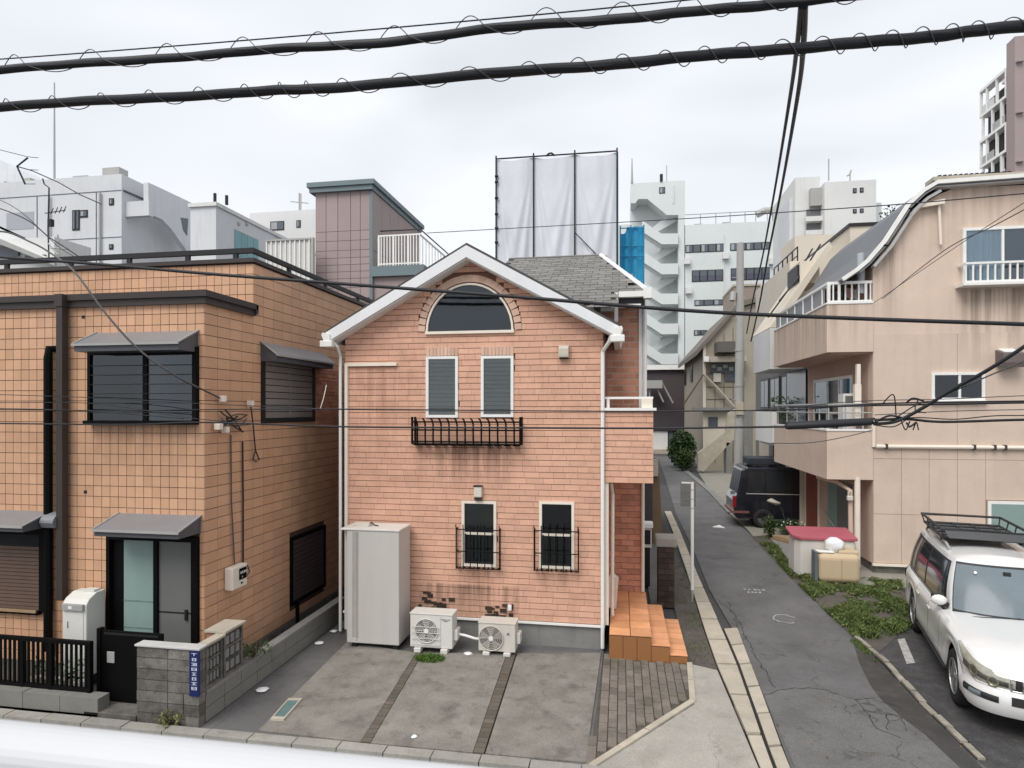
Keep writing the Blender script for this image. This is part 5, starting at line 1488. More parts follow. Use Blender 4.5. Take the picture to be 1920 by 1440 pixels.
M().prism([(t0 + .02, YT + .1, ztk + .006), (t0 + .38, YT + .08, ztk + .006), (t0 + .36, YT + .3, ztk + .006), (t0, YT + .32, ztk + .006)], (0, 0, .03)).build('white_tray', white_m, label='flat white tray on the left of the beige tank', cat='tray', bev=.01)
c = G(1482, 1020); M().prism([(c[0] - .4, c[1] + .6, .02), (c[0] + .28, c[1] - .75, .02), (c[0] + .45, c[1] - .6, .02), (c[0] + .5, c[1] + .6, .02)], (0, 0, .14)).build('plank_edge', wood_m, label='light wooden planter edge left of the red-lidded bin', cat='planter', bev=.01)
# weathered lamp on a thin post by the yard entrance
c = G(1451, 1002)
lp = thing('post_lamp', c, 'faded oval lamp head on a thin dark post in the weeds', 'lamp')
m = M(); m.tube([(c[0], c[1], 0), (c[0], c[1], 1.12)], .022, 6); m.build('post', dark_metal, lp)
z = FZ(1452, 942, c[1])
m = M(); rows = []
for i in range(6):
    f_ = i / 5; r_ = .20 * math.sin(.35 + f_ * 2.5)
    rows.append([(c[0] + .0 + math.cos(k * .6283) * r_ * 1.15, c[1] + math.sin(k * .6283) * r_, z - .07 + f_ * .17 - .04 * math.cos(k * .6283)) for k in range(10)])
m.grid(rows, True); m.add(rows[0], [tuple(range(10))]); m.add(rows[-1], [tuple(range(9, -1, -1))]); m.build('lamp_head', mat('faded_head', (.38, .36, .30), .6, .2, 6), lp, smooth=True)
m = M(); m.tube([(c[0] + .15, c[1], z), (c[0] + .28, c[1], z - .3), (c[0] + .36, c[1], z - .62), (c[0] + .52, c[1] + .1, z - .85)], .012, 5); m.build('lead', wire_g, lp)

# ================================================================== alley furniture on the left side
c = G(1250, 1140)
gp = thing('gate_pillar', (c[0], c[1] + .2, 0), 'dark brick gate pillar with pale cap beside the porch steps', 'pillar')
x0, x1 = FX(1234, c[1]), FX(1265, c[1]); zt = FZ(1250, 1026, c[1])
m = M(); m.box(x0 + .01, x1 - .01, c[1] + .01, c[1] + .44, 0, zt); m.build('core', crk, gp)
it = []
n = 11
for r in range(n):
    z = zt * (r + .5) / n; hgt = zt / n - .012
    a = x0 + (x1 - x0) * (.62 if r % 2 else .38)
    for (p, q) in ((x0, a), (a, x1)):
        it.append(TR((p + q) / 2, c[1] + .06, z, q - p - .012, .12 + U(-.008, .008), hgt))
    for k in range(2): it.append(TR(x0 + .06, c[1] + .13 + .16 * k + .07, z, .12, .15, hgt))
pieces('dark_brick', it, mat('sooty_dark_brick', (.062, .043, .033), .9, .2, 4, .5, 50, rnd=.35), gp)
m = M(); m.box(x0 - .05, x1 + .05, c[1] - .04, c[1] + .50, zt, zt + .20); m.build('cap', mat('cap_stone', (.30, .28, .25), .85, .1, 3), gp, bev=.03)
# low terrace, wall and things beyond the pillar
M().flat([FW for FW in ((.62, 13.5), (.95, 14.3), (1.25, 19.0), (1.55, 26.5), (1.1, 26.5), (.62, 17))], .016, .02).build('verge', mat('grey_flags', (.15, .145, .14), .9, .15, 3, .5, 40), kind='structure')
c = G(1208, 1025); ca = thing('air_conditioner', (.48, 15.2, .9), 'small white air conditioner on the side wall behind the porch', 'air conditioner')
a0, a1, b0_, b1_ = rectF(1200, 981, 1222, 1027, 15.2)
m = M(); m.box(a0, a1, 15.2, 15.5, b0_, b1_ - .1); m.build('casing', ac_white, ca, bev=.01)
m = M(); m.box(a0 - .02, a1 + .03, 15.15, 15.52, b1_ - .10, b1_); m.build('top_panel', white_m, ca)
m = M(); m.box(a0 + .06, a1 - .03, 15.194, 15.199, b0_ + .08, b1_ - .16); m.build('grille', dark_metal, ca)
m = M(); m.box(a0 + .02, a1 - .04, 15.22, 15.48, 0, b0_ - .001); m.build('stand', dark_metal, ca)
lw_ = thing('side_wall', (1, 20, 0), 'low brown rendered garden wall along the left of the alley', 'wall')
m = M(); m.prism([(FX(1208, 20.2), 20.2, 0), (FX(1243, 20.2), 20.2, 0), (FX(1236, 20.2), 20.2, FZ(1230, 886, 20.2)), (FX(1208, 20.2), 20.2, FZ(1230, 886, 20.2))], (0, 4.5, 0)); m.build('wall', mat('brown_render', (.20, .135, .085), .9, .12, 2), lw_)
m = M(); m.box(FX(1208, 20.15), FX(1223, 20.15), 20.1, 20.15, .0, FZ(1215, 905, 20.15)); m.build('gate_panel', dark_b, lw_)
m = M(); m.box(FX(1224, 20.0), FX(1234, 20.0), 20.0, 20.19, FZ(1230, 893, 20), FZ(1230, 862, 20)); m.build('post_cap', conc_light, lw_)
M().prism([(FX(1245, 16.4), 16.4, .02), (FX(1264, 16.4), 16.4, .02), (FX(1258, 19.6), 19.6, .02), (FX(1243, 19.6), 19.6, .02)], (0, 0, .30)).build('planter_box', mat('grey_planks', (.14, .13, .12), .9, .2, 5), label='long low grey planter box on the kerb beyond the gate pillar', cat='planter', bev=.01)
# white sign post
c = G(1298, 1130); zt = FZ(1298, 904, c[1])
sp = thing('sign_post', c, 'thin white post with a faded clear sign panel at the alley kerb', 'sign')
m = M(); m.tube([(c[0], c[1], .28), (c[0], c[1], zt)], .034, 8); m.build('post', white_m, sp)
m = M(); m.tube([(c[0], c[1], 0), (c[0], c[1], .28)], [.012, .034], 8); m.build('post_foot', grey_metal, sp)
m = M(); a = FX(1276, c[1]); b = FX(1305, c[1]); zz0, zz1 = FZ(1290, 950, c[1]), FZ(1290, 906, c[1])
m.box(a, b, c[1] + .036, c[1] + .04, zz0, zz1); m.build('panel', glass_mat('clear_panel', (.80, .79, .76), .2, .4), sp)
m = M(); m.box(a + .02, c[0], c[1] - .02, c[1] + .02, zt - .03, zt); m.build('arm', white_m, sp)
for k in range(3):
    z = zz1 - .15 - k * .2; m = M(); m.tube([(c[0], c[1], z), (c[0], c[1], z + .018)], .038, 8); m.build('clip', grey_metal, sp)

# ================================================================== utility pole in the alley
YPo = 26.0; xp_ = FX(1385, YPo)
up_ = thing('utility_pole', (xp_, YPo, 0), 'grey concrete utility pole rising behind the dark van', 'utility pole')
m = M(); m.tube([(xp_, YPo, 0), (xp_ + .04, YPo, 6), (xp_ + .06, YPo, FZ(1383, 456, YPo))], [.20, .17, .13], 14); m.build('pole', pole_m, up_)
for z, r_ in ((5.1, .19), (6.5, .18), (3.9, .2)):
    m = M(); m.tube([(xp_ + .03, YPo, z), (xp_ + .03, YPo, z + .08)], r_, 14); m.build('band', grey_metal, up_)
tr_ = M(); cc = P(1374, 560, YPo); tr_.tube([(xp_ - .2, YPo - .05, cc[2] + .25), (xp_ - .25, YPo - .1, cc[2] - .1)], .12, 8); tr_.build('insulator', grey_metal, up_)
m = M(); m.box(xp_ - .14, xp_ + .14, YPo - .26, YPo - .17, 4.0, 4.5); m.build('notice', conc_light, up_)
for i in range(9):
    z = 3.0 + i * .8; m = M(); s = 1 if i % 2 else -1; m.tube([(xp_, YPo - .1, z), (xp_ + s * .28, YPo - .1, z)], .012, 5); m.build('step_bolt', grey_metal, up_)
# ================================================================== buildings behind
def plateF(poly_px, Y, dep, name, mt, parent, **k):
    m = M(); m.prism([P(a, b, Y) for a, b in poly_px], (0, dep, 0)); return m.build(name, mt, parent, **k)
def boxF(px0, py0, px1, py1, Y, dep, name, mt, parent, **k):
    x0, x1, z0, z1 = rectF(px0, py0, px1, py1, Y); m = M(); m.box(x0, x1, Y, Y + dep, z0, z1); return m.build(name, mt, parent, **k)
def strip_window(px0, py0, px1, py1, Y, parent, n, trans=False):
    x0, x1, z0, z1 = rectF(px0, py0, px1, py1, Y)
    m = M(); m.box(x0, x1, Y - .04, Y - .002, z0, z1); f = m.build('window', dark_metal, parent)
    for i in range(n):
        a = x0 + (x1 - x0) * i / n; b = x0 + (x1 - x0) * (i + 1) / n
        for (q0, q1) in (((0, .45), (.47, 1)) if trans else ((0, 1),)):
            m = M(); m.box(a + .07, b - .07, Y - .06, Y - .041, z0 + .08 + (z1 - z0 - .16) * q0, z0 + .08 + (z1 - z0 - .16) * q1); m.build('pane', office_win if not (trans and q0 == 0) else mat('blue_grey_pane', (.085, .09, .125), .3, .1, 1), f)
        if not trans and i % 2 == 0:
            m = M(); m.box(a + .12, (a + b) / 2, Y - .066, Y - .061, z0 + .1, z1 - .1); m.build('curtain', mat('far_curtain', (.34, .35, .36), .9, .1, 1), f)
    return f
YO = 76.0
of = thing('office_building', (FX(1330, YO), YO + 6, 0), 'white office building with zigzag outdoor stairs and long window strips', 'building')
xo0, xo1 = FX(1285, YO), FX(1460, YO)
zo = FZ(1372, 418, YO)
m = M(); m.box(xo0 - .1, xo1, YO, YO + 12, 0, zo); m.build('wall', office_m, of)
m = M(); m.box(FX(1150, YO), xo0 - .1, YO + 2.6, YO + 12, 0, FZ(1190, 408, YO)); m.box(FX(1183, YO), xo0 - .1, YO + 2.6, YO + 9, FZ(1190, 408, YO), FZ(1235, 341, YO) - .1); m.build('stair_back_wall', office_m, of)
plateF([(1183, 344), (1284.5, 338), (1284.5, 740), (1272, 740), (1272, 403), (1250, 403), (1214, 373), (1197, 373), (1191, 381), (1183, 381)], YO, 2.6, 'stair_tower', office_m, of)
for k in range(5):
    yb = 438 + 56.3 * k
    plateF([(1240, yb), (1271.5, yb - .5), (1271.5, yb + 19.5), (1241, yb + 20)], YO - .5, .35, 'landing_parapet', office_m, of)
    plateF([(1240, yb), (1241, yb + 20), (1204, yb - 4), (1204, yb - 25)], YO - .5, .35, 'flight_parapet', office_m, of)
    boxF(1240, yb + 18, 1272, yb + 22, YO - .14, 2.6, 'landing', office_m, of)
    plateF([(1271, yb + 22), (1266, yb + 31), (1236, yb + 48), (1220, yb + 62), (1216, yb + 48), (1250, yb + 24)], YO + 1.2, .3, 'rear_flight', office_m, of)
    m = M(); c = P(1204, yb - 4, YO); e2 = P(1241, yb + 20, YO); m.prism([(c[0], YO - .14, c[2]), (e2[0], YO - .14, e2[2]), (e2[0], YO - .14, e2[2] - .3), (c[0], YO - .14, c[2] - .3)], (0, 1.3, 0)); m.build('flight', office_m, of)
plateF([(1271, 412), (1262, 418), (1236, 433), (1225, 440), (1225, 425), (1250, 406)], YO + 1.2, .3, 'rear_flight', office_m, of)
strip_window(1285, 458, 1357, 473, YO, of, 5); strip_window(1369, 455, 1443, 469, YO, of, 5)
strip_window(1297, 506, 1356, 528, YO, of, 4, True); strip_window(1370, 502, 1443, 525, YO, of, 5, True)
strip_window(1302, 562, 1356, 573, YO, of, 3); strip_window(1301, 619, 1326, 629, YO, of, 2)
strip_window(1236, 351, 1247, 363, YO, of, 1)
boxF(1262, 346, 1264, 381, YO - .1, .1, 'wall_fin', office_m, of)
boxF(1357, 440, 1358.5, 560, YO - .1, .09, 'wall_pipe', wb2_m, of)
x = xo0
rlm = M(); zz = zo + 1.3; rlm.tube([(xo0, YO + .3, zz), (xo1, YO + .3, zz)], .05, 5); ro = rlm.build('roof_rail', grey_metal, of)
for px in (1314, 1343, 1370, 1398, 1418, 1440):
    q = M(); x = FX(px, YO); q.tube([(x, YO + .3, zo), (x, YO + .3, zz)], .05, 5); q.build('rail_post', grey_metal, ro)
q = M(); a = FX(1436, YO); q.tube([(a - .8, YO + 1, zo + 1.1), (a, YO + 1, zo + 1.5), (a + .9, YO + 1, zo + 1.5), (a + 1.3, YO + 1, zo + .9), (a + 1.3, YO + 1, zo - 12)], .42, 8); q.build('roof_duct', grey_metal, of)
q = M(); c = P(1185, 343, YO); q.tube([c, (c[0], c[1], FZ(1185, 297, YO))], [.16, .06], 6); q.build('lightning_rod', grey_metal, of)
q = M(); c = P(1240, 340, YO); q.tube([c, (c[0], c[1], FZ(1240, 327, YO))], .2, 6); q.build('roof_vent', dark_metal, of)
q = M(); c = P(1250, 340, YO); q.tube([c, (c[0], c[1], FZ(1250, 310, YO))], .05, 5); q.build('antenna', grey_metal, of)

ru = random.Random(21)
for px in (1300, 1326, 1352, 1385, 1408):
    x = FX(px, YO + 4); m = M(); m.box(x, x + ru.uniform(.8, 1.6), YO + 3, YO + 4.2, zo, zo + ru.uniform(.6, 1.1)); m.build('roof_unit', grey_metal, of)
for px, py in ((1288, 490), (1291, 545), (1360, 480), (1447, 490), (1447, 540)):
    c = P(px, py, YO); m = M(); m.box(c[0] - .35, c[0] + .35, YO - .5, YO - .002, c[2] - .4, c[2] + .3); m.build('wall_unit', wb2_m, of)
# sheeted scaffold
YSc = 33.0
sca = thing('scaffold', (FX(1044, YSc), YSc, 0), 'tall scaffold wrapped in white sheets with a blue net at its side', 'scaffold')
cols = [931, 1001, 1078, 1157]
tops = [298, 293, 287.5, 283]
zb_ = 3.0
m = M(); m.box(FX(933, YSc), FX(1156, YSc), YSc + .9, YSc + 7, 0, FZ(1044, 296, YSc)); m.build('building_core', wb_m, sca)
for i, px in enumerate(cols):
    x = FX(px, YSc); m = M(); m.tube([(x, YSc - .12, 0), (x, YSc - .12, FZ(px, tops[i] - 4, YSc))], .045, 6); m.build('pole', dark_metal, sca)
m = M(); m.tube([P(931, 298, YSc - .1), P(1157, 283, YSc - .1)], .04, 6); m.build('top_tube', dark_metal, sca)
rs = random.Random(3)
for i in range(3):
    x0, x1 = FX(cols[i], YSc), FX(cols[i + 1], YSc)
    z1a, z1b = FZ(cols[i], tops[i] + 2, YSc), FZ(cols[i + 1], tops[i + 1] + 2, YSc)
    rows = []; nu, nv = 34, 44; ph = rs.random() * 6
    for v in range(nv + 1):
        t = v / nv; row = []
        for u in range(nu + 1):
            s = u / nu
            sag = .20 * (math.sin(math.pi * s) ** .8) * (1 - t) ** 6 * [.7, .9, 1.1][i]
            z = (z1a + (z1b - z1a) * s) * (1 - t) + zb_ * t - sag
            d = .05 * math.sin(s * 9 + ph + t * 2.5) * (.25 + t * .6)
            # folds that fan from the upper corners
            for cx_, sgn in ((0, 1), (1, -1)):
                ux = abs(s - cx_) * 2.3; vz = t * 5.4 + .05
                aang = math.atan2(ux, vz); d += .075 * math.sin(aang * 19 + ph + cx_) * math.exp(-((aang - .35) / .38) ** 2) * min(1, 2.5 * t + .2)
            d += .05 * noise.noise(Vector((s * 5 + i * 9, t * 7, 1.3))) + .07 * noise.noise(Vector((s * 2 + i * 5, t * 2.6, 4.3)))
            e_ = min(1, 6 * s, 6 * (1 - s))
            row.append((x0 + (x1 - x0) * s, YSc - .02 - .25 * math.sin(math.pi * s) * .5 - d * e_, z))
        rows.append(row)
    m = M(); m.grid(rows); m.build('sheet', sheet_m, sca, smooth=True)
m = M(); xsd = FX(1157, YSc) + .03; m.prism([(xsd, YSc - .05, 0), (xsd, YSc - .05, FZ(1157, 285, YSc)), (xsd, YSc + 2.2, FZ(1157, 285, YSc) - .1), (xsd, YSc + 2.2, 0)], (.03, 0, 0)); m.build('side_net', blue_net, sca)
bl = M(); x0, x1, z0, z1 = rectF(1163, 427, 1208, 560, YSc + 2)
rows = []
for v in range(20):
    t = v / 19; rows.append([(x0 + (x1 - x0) * s / 10, YSc + 1.8 + .10 * math.sin(s * 1.7 + t * 3) + .05 * noise.noise(Vector((s * .8, t * 6, 0))), z1 + (0 - z1) * t - (.35 if s < 3 and v == 0 else 0)) for s in range(11)])
bl.grid(rows); bl.build('blue_sheet', blue_net, sca, smooth=True)
m = M(); 
for px in (1163, 1183, 1207): x = FX(px, YSc + 1.75); m.tube([(x, YSc + 1.7, 0), (x, YSc + 1.7, z1 + .05)], .035, 5)
for py in (428, 462, 481): m.tube([P(1163, py, YSc + 1.68), P(1208, py - .5, YSc + 1.68)], .03, 5)
m.build('net_frame', mat('frame_blue', (.04, .24, .40), .6), sca)
m = M(); m.tube([P(1078, 436, YSc - .3), P(1117, 476, YSc - .3)], .028, 5); m.build('stay_rope', dark_metal, sca)
m = M(); m.tube([P(1024, 293, YSc - .15), P(1029, 288, YSc - .15), P(1034, 287, YSc - .15), P(1040, 292, YSc - .15)], .05, 5); m.build('rope_knot', dark_metal, sca)
m = M()
for py in (331, 342, 372, 402, 428, 455): m.tube([P(928, py, YSc - .16), P(934, py - 1, YSc - .16)], .07, 5)
m.build('pole_clamp', dark_metal, sca)

# mauve clad house with roof terrace behind the orange house
YM = 20.0
XM = FX(697, YM)
mv = thing('mauve_house', (XM - 1, YM + 2, 0), 'mauve clad stair tower and terrace rising behind the orange house', 'house')
xm0 = FX(592, YM); ztm = FZ(640, 352, YM)
yme = SY(786, XM)
m = M(); m.box(xm0, XM, YM, yme, 0, ztm - .05); wm = m.build('wall', mauve_joint, mv)
it = []
xs_ = [xm0] + [FX(p, YM) for p in (612, 634, 658, 676)] + [XM - .0]
zb0 = 4.5
zrow = [ztm - .06] + [FZ(640, p, YM) for p in (434, 452, 470, 484, 497, 510, 523, 540, 560, 600)]
for i in range(5):
    for j in range(9):
        a, b = xs_[i], xs_[i + 1]; it.append(TR((a + b) / 2, YM - .012, (zrow[j] + zrow[j + 1]) / 2, b - a - .018, .025, zrow[j] - zrow[j + 1] - .014))
ys_ = [YM - .02 + (yme - YM + .02) * k / 6 for k in range(7)]
for i in range(6):
    for j in (0, 3, 6):
        z1, z0 = zrow[j], zrow[j + 3]; it.append(TR(XM + .012, (ys_[i] + ys_[i + 1]) / 2, (z0 + z1) / 2, .025, ys_[i + 1] - ys_[i] - .018, z1 - z0 - .014))
pieces('cladding_panel', it, mauve_m, wm)
m = M(); m.box(xm0 - .22, XM + .16, YM - .22, yme + .2, ztm, ztm + .16); m.box(xm0 - .16, XM + .08, YM - .16, yme + .1, ztm - .16, ztm - .001); m.build('roof_edge', slate_blue, mv)
m = M(); m.box(XM - .06, XM + .05, YM - .05, YM - .024, 4.5, ztm - .17); m.build('corner_trim', slate_blue, mv)
zt0, zt1 = FZ(740, 518, YM), FZ(740, 499, YM)
xr1 = FX(788, YM)
m = M(); m.box(XM + .03, xr1 + .15, YM - .1, yme + 1, zt0, zt1); m.build('terrace_edge', slate_blue, mv)
m = M(); m.box(XM + .03, xr1, YM + .05, yme + 1, 0, zt0 - .001); m.build('terrace_wall', mauve_m, mv)
zr = FZ(740, 440, YM)
m = M(); m.box(XM + .22, xr1, YM - .02, YM + .02, zr - .05, zr); m.box(XM + .22, xr1, YM - .02, YM + .02, zt1 + .06, zt1 + .10); m.box(xr1 - .04, xr1, YM + .021, yme + .5, zr - .05, zr); trl = m.build('terrace_rail', white_m, mv)
n = 14
for i in range(n + 1):
    x = XM + .22 + (xr1 - XM - .26) * i / n; w_ = .06 if i % 5 == 0 else .03
    m = M(); m.box(x, x + w_, YM - .018, YM + .018, zt1, zr - .05); m.build('baluster', white_m, trl)
for i in range(14):
    y = YM + .3 + i * .36; m = M(); m.box(xr1 - .035, xr1 - .005, y, y + .03, zt1, zr - .05); m.build('baluster', white_m, trl)
m = M(); m.tube([(XM + .3, YM + .0, zr + .14), (xr1, YM + .0, zr + .14), (xr1 + .02, yme + .6, zr + .14)], .025, 5); m.build('hand_tube', dark_metal, trl)
# white terrace fence between the orange house and the mauve tower
tf = thing('terrace_fence', (FX(550, 19), 19, 5), 'white terrace fence left of the mauve tower', 'fence')
x0, x1, z0, z1 = rectF(500, 448, 589, 520, 19.4)
m = M(); m.box(x0, x1, 19.4, 19.46, z0 - 2, z1); m.build('panel', wb2_m, tf)
m = M(); m.box(x0, x1, 19.34, 19.399, z1 - .06, z1); m.box(x1 - .08, x1, 19.34, 19.399, z0 - 2, z1 - .06); m.build('frame', grey_metal, tf)
for i in range(10):
    x = x0 + (x1 - x0) * i / 10; m = M(); m.box(x, x + .035, 19.35, 19.398, z0 - 1, z1 - .06); m.build('bar', white_m, tf)

# white modern building far left
YL = 36.0
lb = thing('white_building', (FX(120, YL), YL + 5, 0), 'white angular concrete building with slit windows behind the orange house', 'building')
XLb = FX(228, YL)
m = M(); m.box(-62, XLb, YL, YL + 14, 0, FZ(228, 326, YL)); m.build('wall', wb_m, lb)
# panel joints and recessed parts of the facade
zj1 = FZ(228, 356, YL)
m = M(); m.box(-62, XLb - .02, YL - .02, YL - .001, zj1 - .05, zj1); m.box(FX(180, YL), FX(181.5, YL), YL - .02, YL - .001, 0, zj1 - .06); m.box(FX(69, YL), FX(70.5, YL), YL - .02, YL - .001, 0, zj1 - .06); m.box(FX(117, YL), XLb, YL - .018, YL - .0012, FZ(180, 446, YL) - .05, FZ(180, 446, YL)); m.build('panel_joint', mat('joint_grey', (.12, .13, .15), .9), lb)
for r in ((136, 394, 150, 432), (150, 394, 165, 408)):
    strip_window(*r, YL, lb, 2 if r[0] == 136 else 1)
boxF(12, 398, 63, 430, YL - .02, .018, 'recess', mat('recess_grey', (.38, .39, .42), .85, .05, .5), lb)
plateF([(8, 340), (28, 347), (8, 350)], YL + 14.4, .05, 'slit_window', dark_metal, lb)
plateF([(-120, 255), (0, 300), (42, 322), (75, 342), (75, 372), (-120, 400)], YL + 14.5, 2.9, 'sloped_gable', wb_m, lb)
# side, fin with its curved cut, stair opening
ysd = SY(278, XLb)
m = M(); m.tube([(XLb + .06, YL + .1, zj1), (XLb + .06, YL + 13.9, zj1)], .06, 5); m.build('side_joint', MATS['joint_grey'], lb)
for px, py, w_, h_ in ((25, 460, 14, 9), (205, 372, 9, 13), (205, 458, 8, 10)):
    strip_window(px, py, px + w_, py + h_, YL, lb, 1)
m = M(); m.tube([(FX(190, YL), YL - .12, 0), (FX(190, YL), YL - .12, zj1 - .1)], .07, 6); m.build('drain_pipe', grey_metal, lb)
m = M(); m.tube([(FX(95, YL), YL - .12, 0), (FX(95, YL), YL - .12, zj1 - .1)], .06, 6); m.build('drain_pipe', grey_metal, lb)
m = M(); zz = FZ(228, 326, YL); m.tube([(FX(232, YL + 2), YL + 2, zz + .1), (XLb - .1, YL + 13, zz + .1)], .05, 5); m.build('roof_rail', grey_metal, lb)
XFn = FX(278, YL + .5)
pts = [(278, 342), (300, 352), (340, 371), (375, 388), (372, 450), (366, 470), (350, 470), (338, 453), (322, 430), (305, 412), (290, 405), (278, 404)]
m = M(); m.prism([S(a, b, XFn) for a, b in pts], (-.35, 0, 0)); m.build('curved_fin', wb_m, lb)
boxF(235, 377, 279, 405, YL + .3, .4, 'stair_head', wb_m, lb)
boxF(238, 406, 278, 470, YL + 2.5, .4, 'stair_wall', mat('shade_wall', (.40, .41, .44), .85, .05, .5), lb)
m = M(); m.prism([S(a, b, XFn - .02) for a, b in ((338, 408), (352, 410), (350, 442), (343, 432))], (.05, 0, 0)); m.build('side_window', office_win, lb)
q = M(); q.tube([P(102, 345, YL + 1), (FX(102, YL + 1), YL + 1, FZ(101, 155, YL + 1))], [.075, .04], 6); q.build('lightning_rod', grey_metal, lb)
for k, px in enumerate((60, 128, 150, 176, 205)):
    x = FX(px, YL + 2); zz = FZ(228, 326, YL); m = M(); m.box(x, x + ru.uniform(.5, 1.3), YL + 1.4, YL + 2.2, zz, zz + ru.uniform(.5, 1.3)); m.build('roof_unit', [grey_metal, wb2_m][k % 2], lb)
YC = 33.0
cb2 = thing('white_annex', (FX(420, YC), YC + 3, 0), 'low white box building with teal strip window left of the mauve tower', 'building')
XC = FX(405, YC)
m = M(); m.box(FX(357, YC), XC, YC, YC + 12, 0, FZ(380, 388, YC)); m.build('wall', wb_m, cb2)
m = M(); m.box(FX(355, YC), XC + .1, YC - .12, YC + 12, FZ(380, 388, YC) + .001, FZ(380, 381, YC)); m.build('roof_edge', wb2_m, cb2)
CR = Wall('R', XC)
a, b = SY(439, XC), SY(484, XC); z1 = SZ(440, 429, XC)
m = M(); CR.box(m, a, b, z1 - 2.3, z1, .0, .03); tw = m.build('strip_window', grey_metal, cb2)
for i in range(4):
    m = M(); CR.box(m, a + (b - a) * i / 4 + .05, a + (b - a) * (i + 1) / 4 - .05, z1 - 2.25, z1 - .06, .031, .05); m.build('pane', teal_glass, tw)
for px, py in ((403, 380), (425, 384)):
    q = M(); c = P(px, py, YC + .6); q.tube([c, (c[0], c[1], c[2] + .55)], .09, 6); q.build('roof_vent', dark_metal, cb2)
for px in (447, 462):
    m = M(); c = S(px, 420, XC); CR.box(m, c[1] - .1, c[1] + .1, c[2] - .08, c[2] + .1, .001, .08); m.build('wall_vent', grey_metal, cb2)
YD = 52.0
db = thing('pale_building', (FX(530, YD), YD + 4, 0), 'distant pale flat-roofed building with two dark windows beside the mauve tower', 'building')
m = M(); m.box(FX(468, YD), FX(600, YD), YD, YD + 10, 0, FZ(530, 396, YD)); m.build('wall', wb2_m, db)
strip_window(507, 415, 533, 432, YD, db, 1); strip_window(556, 413, 564, 427, YD, db, 1)
for px, h in ((561, 362), (564, 363)):
    q = M(); c = P(px, 395, YD + 1); q.tube([c, (c[0], c[1], FZ(px, h, YD + 1))], .06, 5); q.build('mast', grey_metal, db)
q = M(); q.tube([P(545, 378, YD + 1), P(578, 381, YD + 1)], .05, 5); q.build('antenna_arm', grey_metal, db)
# nearer pale roofs at the left edge
YN = 24.0
nb_ = thing('low_house', (FX(40, YN), YN + 4, 0), 'low house with pale metal roof and dark upper windows at the left edge', 'house')
pr = [(-260, 360), (0, 420), (88, 470), (96, 482), (-260, 520)]
m = M(); m.prism([P(-200, 372, YN + 3), P(0, 424, YN + 3), P(118, 478, YN + 3), P(104, 492, YN), P(0, 446, YN), P(-200, 400, YN)], (0, 0, -.12)); m.build('roof', wb2_m, nb_)
plateF([(-200, 402), (0, 448), (102, 491), (102, 498), (0, 458), (-200, 412)], YN - .05, .12, 'eave', grey_metal, nb_)
boxF(-200, 452, 102, 620, YN + .5, 2, 'wall', wb2_m, nb_)
boxF(-60, 462, 34, 482, YN + .4, .08, 'window', office_win, nb_); boxF(46, 478, 84, 486, YN + .4, .08, 'window', office_win, nb_)

# cream house beyond the peach building
YQ = 23.35
cr = thing('cream_house', (8, 27, 0), 'cream sloped-roof house beyond the peach apartment building', 'house')
XS1 = 5.22
za, zb2 = SZ(1447, 613, XS1), SZ(1447, 691, XS1)
m = M(); m.box(XS1, XS1 + .15, YQ + .3, 26.6, zb2, za); m.box(XS1 + .15, 6.6, YQ + .3, YQ + .45, zb2, za); m.box(XS1 + .15, 6.6, YQ + .45, 26.6, zb2, zb2 + .15); m.build('balcony', wb2_m, cr)
m = M(); XU = 7.2; zU = 10.1
m.prism([(XS1 + .0, YQ + .32, za + .02), (XU, YQ + .32, zU), (XU + .1, YQ + .32, zU - .2), (XS1 + .3, YQ + .32, za + .02)], (0, 3.3, 0)); m.build('sloped_roof', cream_h, cr)
m = M(); m.box(XU - .6, 9, YQ + 3.2, 33, za, zU); m.build('upper_wall', cream_h, cr)
X8 = 8.6
zT = SZ(1594, 425, X8)
yT = SY(1594, X8)
m = M(); m.box(X8, 15, yT, 34, 0, zT); m.build('rear_wall', cream_h, cr)
m = M(); m.box(X8 - .06, 15, yT - .06, 34, zT, zT + .12); m.build('parapet_edge', dark_metal, cr)
z3, z4 = SZ(1447, 772, XS1), SZ(1447, 838, XS1)
m = M(); m.box(XS1 + .1, XS1 + .25, YQ + .4, 26.6, z4 + .1, z3); m.box(XS1 + .25, 6.6, YQ + .4, 26.6, z4, z4 + .12); m.build('balcony', white_m, cr)
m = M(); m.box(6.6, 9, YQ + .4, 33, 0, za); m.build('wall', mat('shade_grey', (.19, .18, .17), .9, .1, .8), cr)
CL = Wall('L', 6.6)
for k in range(4):
    m = M(); a = 24.0 + k * 2; CL.box(m, a, a + 1.6, z3 + .1, z3 + 1.5, .002, .05); w_ = m.build('window', dark_metal, cr)
    m = M(); CL.box(m, a + .1, a + .75, z3 + .2, z3 + 1.4, .051, .06); CL.box(m, a + .85, a + 1.5, z3 + .2, z3 + 1.4, .051, .06); m.build('pane', office_win, w_)
m = M(); CL.box(m, 26.7, 27.4, 0, z3, .0, .6); m.build('pilaster', conc_grey, cr)
m = M(); CL.box(m, 28.4, 31, 0, z3 - .2, .0, .25); m.build('garage_wall', conc_light, cr)
m = M(); m.tube([(5.6, 24.0, za + 1.0), (6.4, 24.0, za + 2.0), (7.0, 24.0, zU)], .03, 5); m.tube([(5.35, 24.6, za + .5), (6.2, 24.6, za + 1.7), (6.9, 24.6, zU)], .03, 5); m.build('roof_trim', dark_metal, cr)
m = M(); m.box(6.3, 6.95, YQ + .6, YQ + 2.2, za + 1.6, za + 2.4); m.build('dormer', cream_h, cr)
m = M(); m.box(6.24, 6.3, YQ + .7, YQ + 2.1, za + 1.7, za + 2.3); m.build('dormer_window', dark_metal, cr)
m = M()
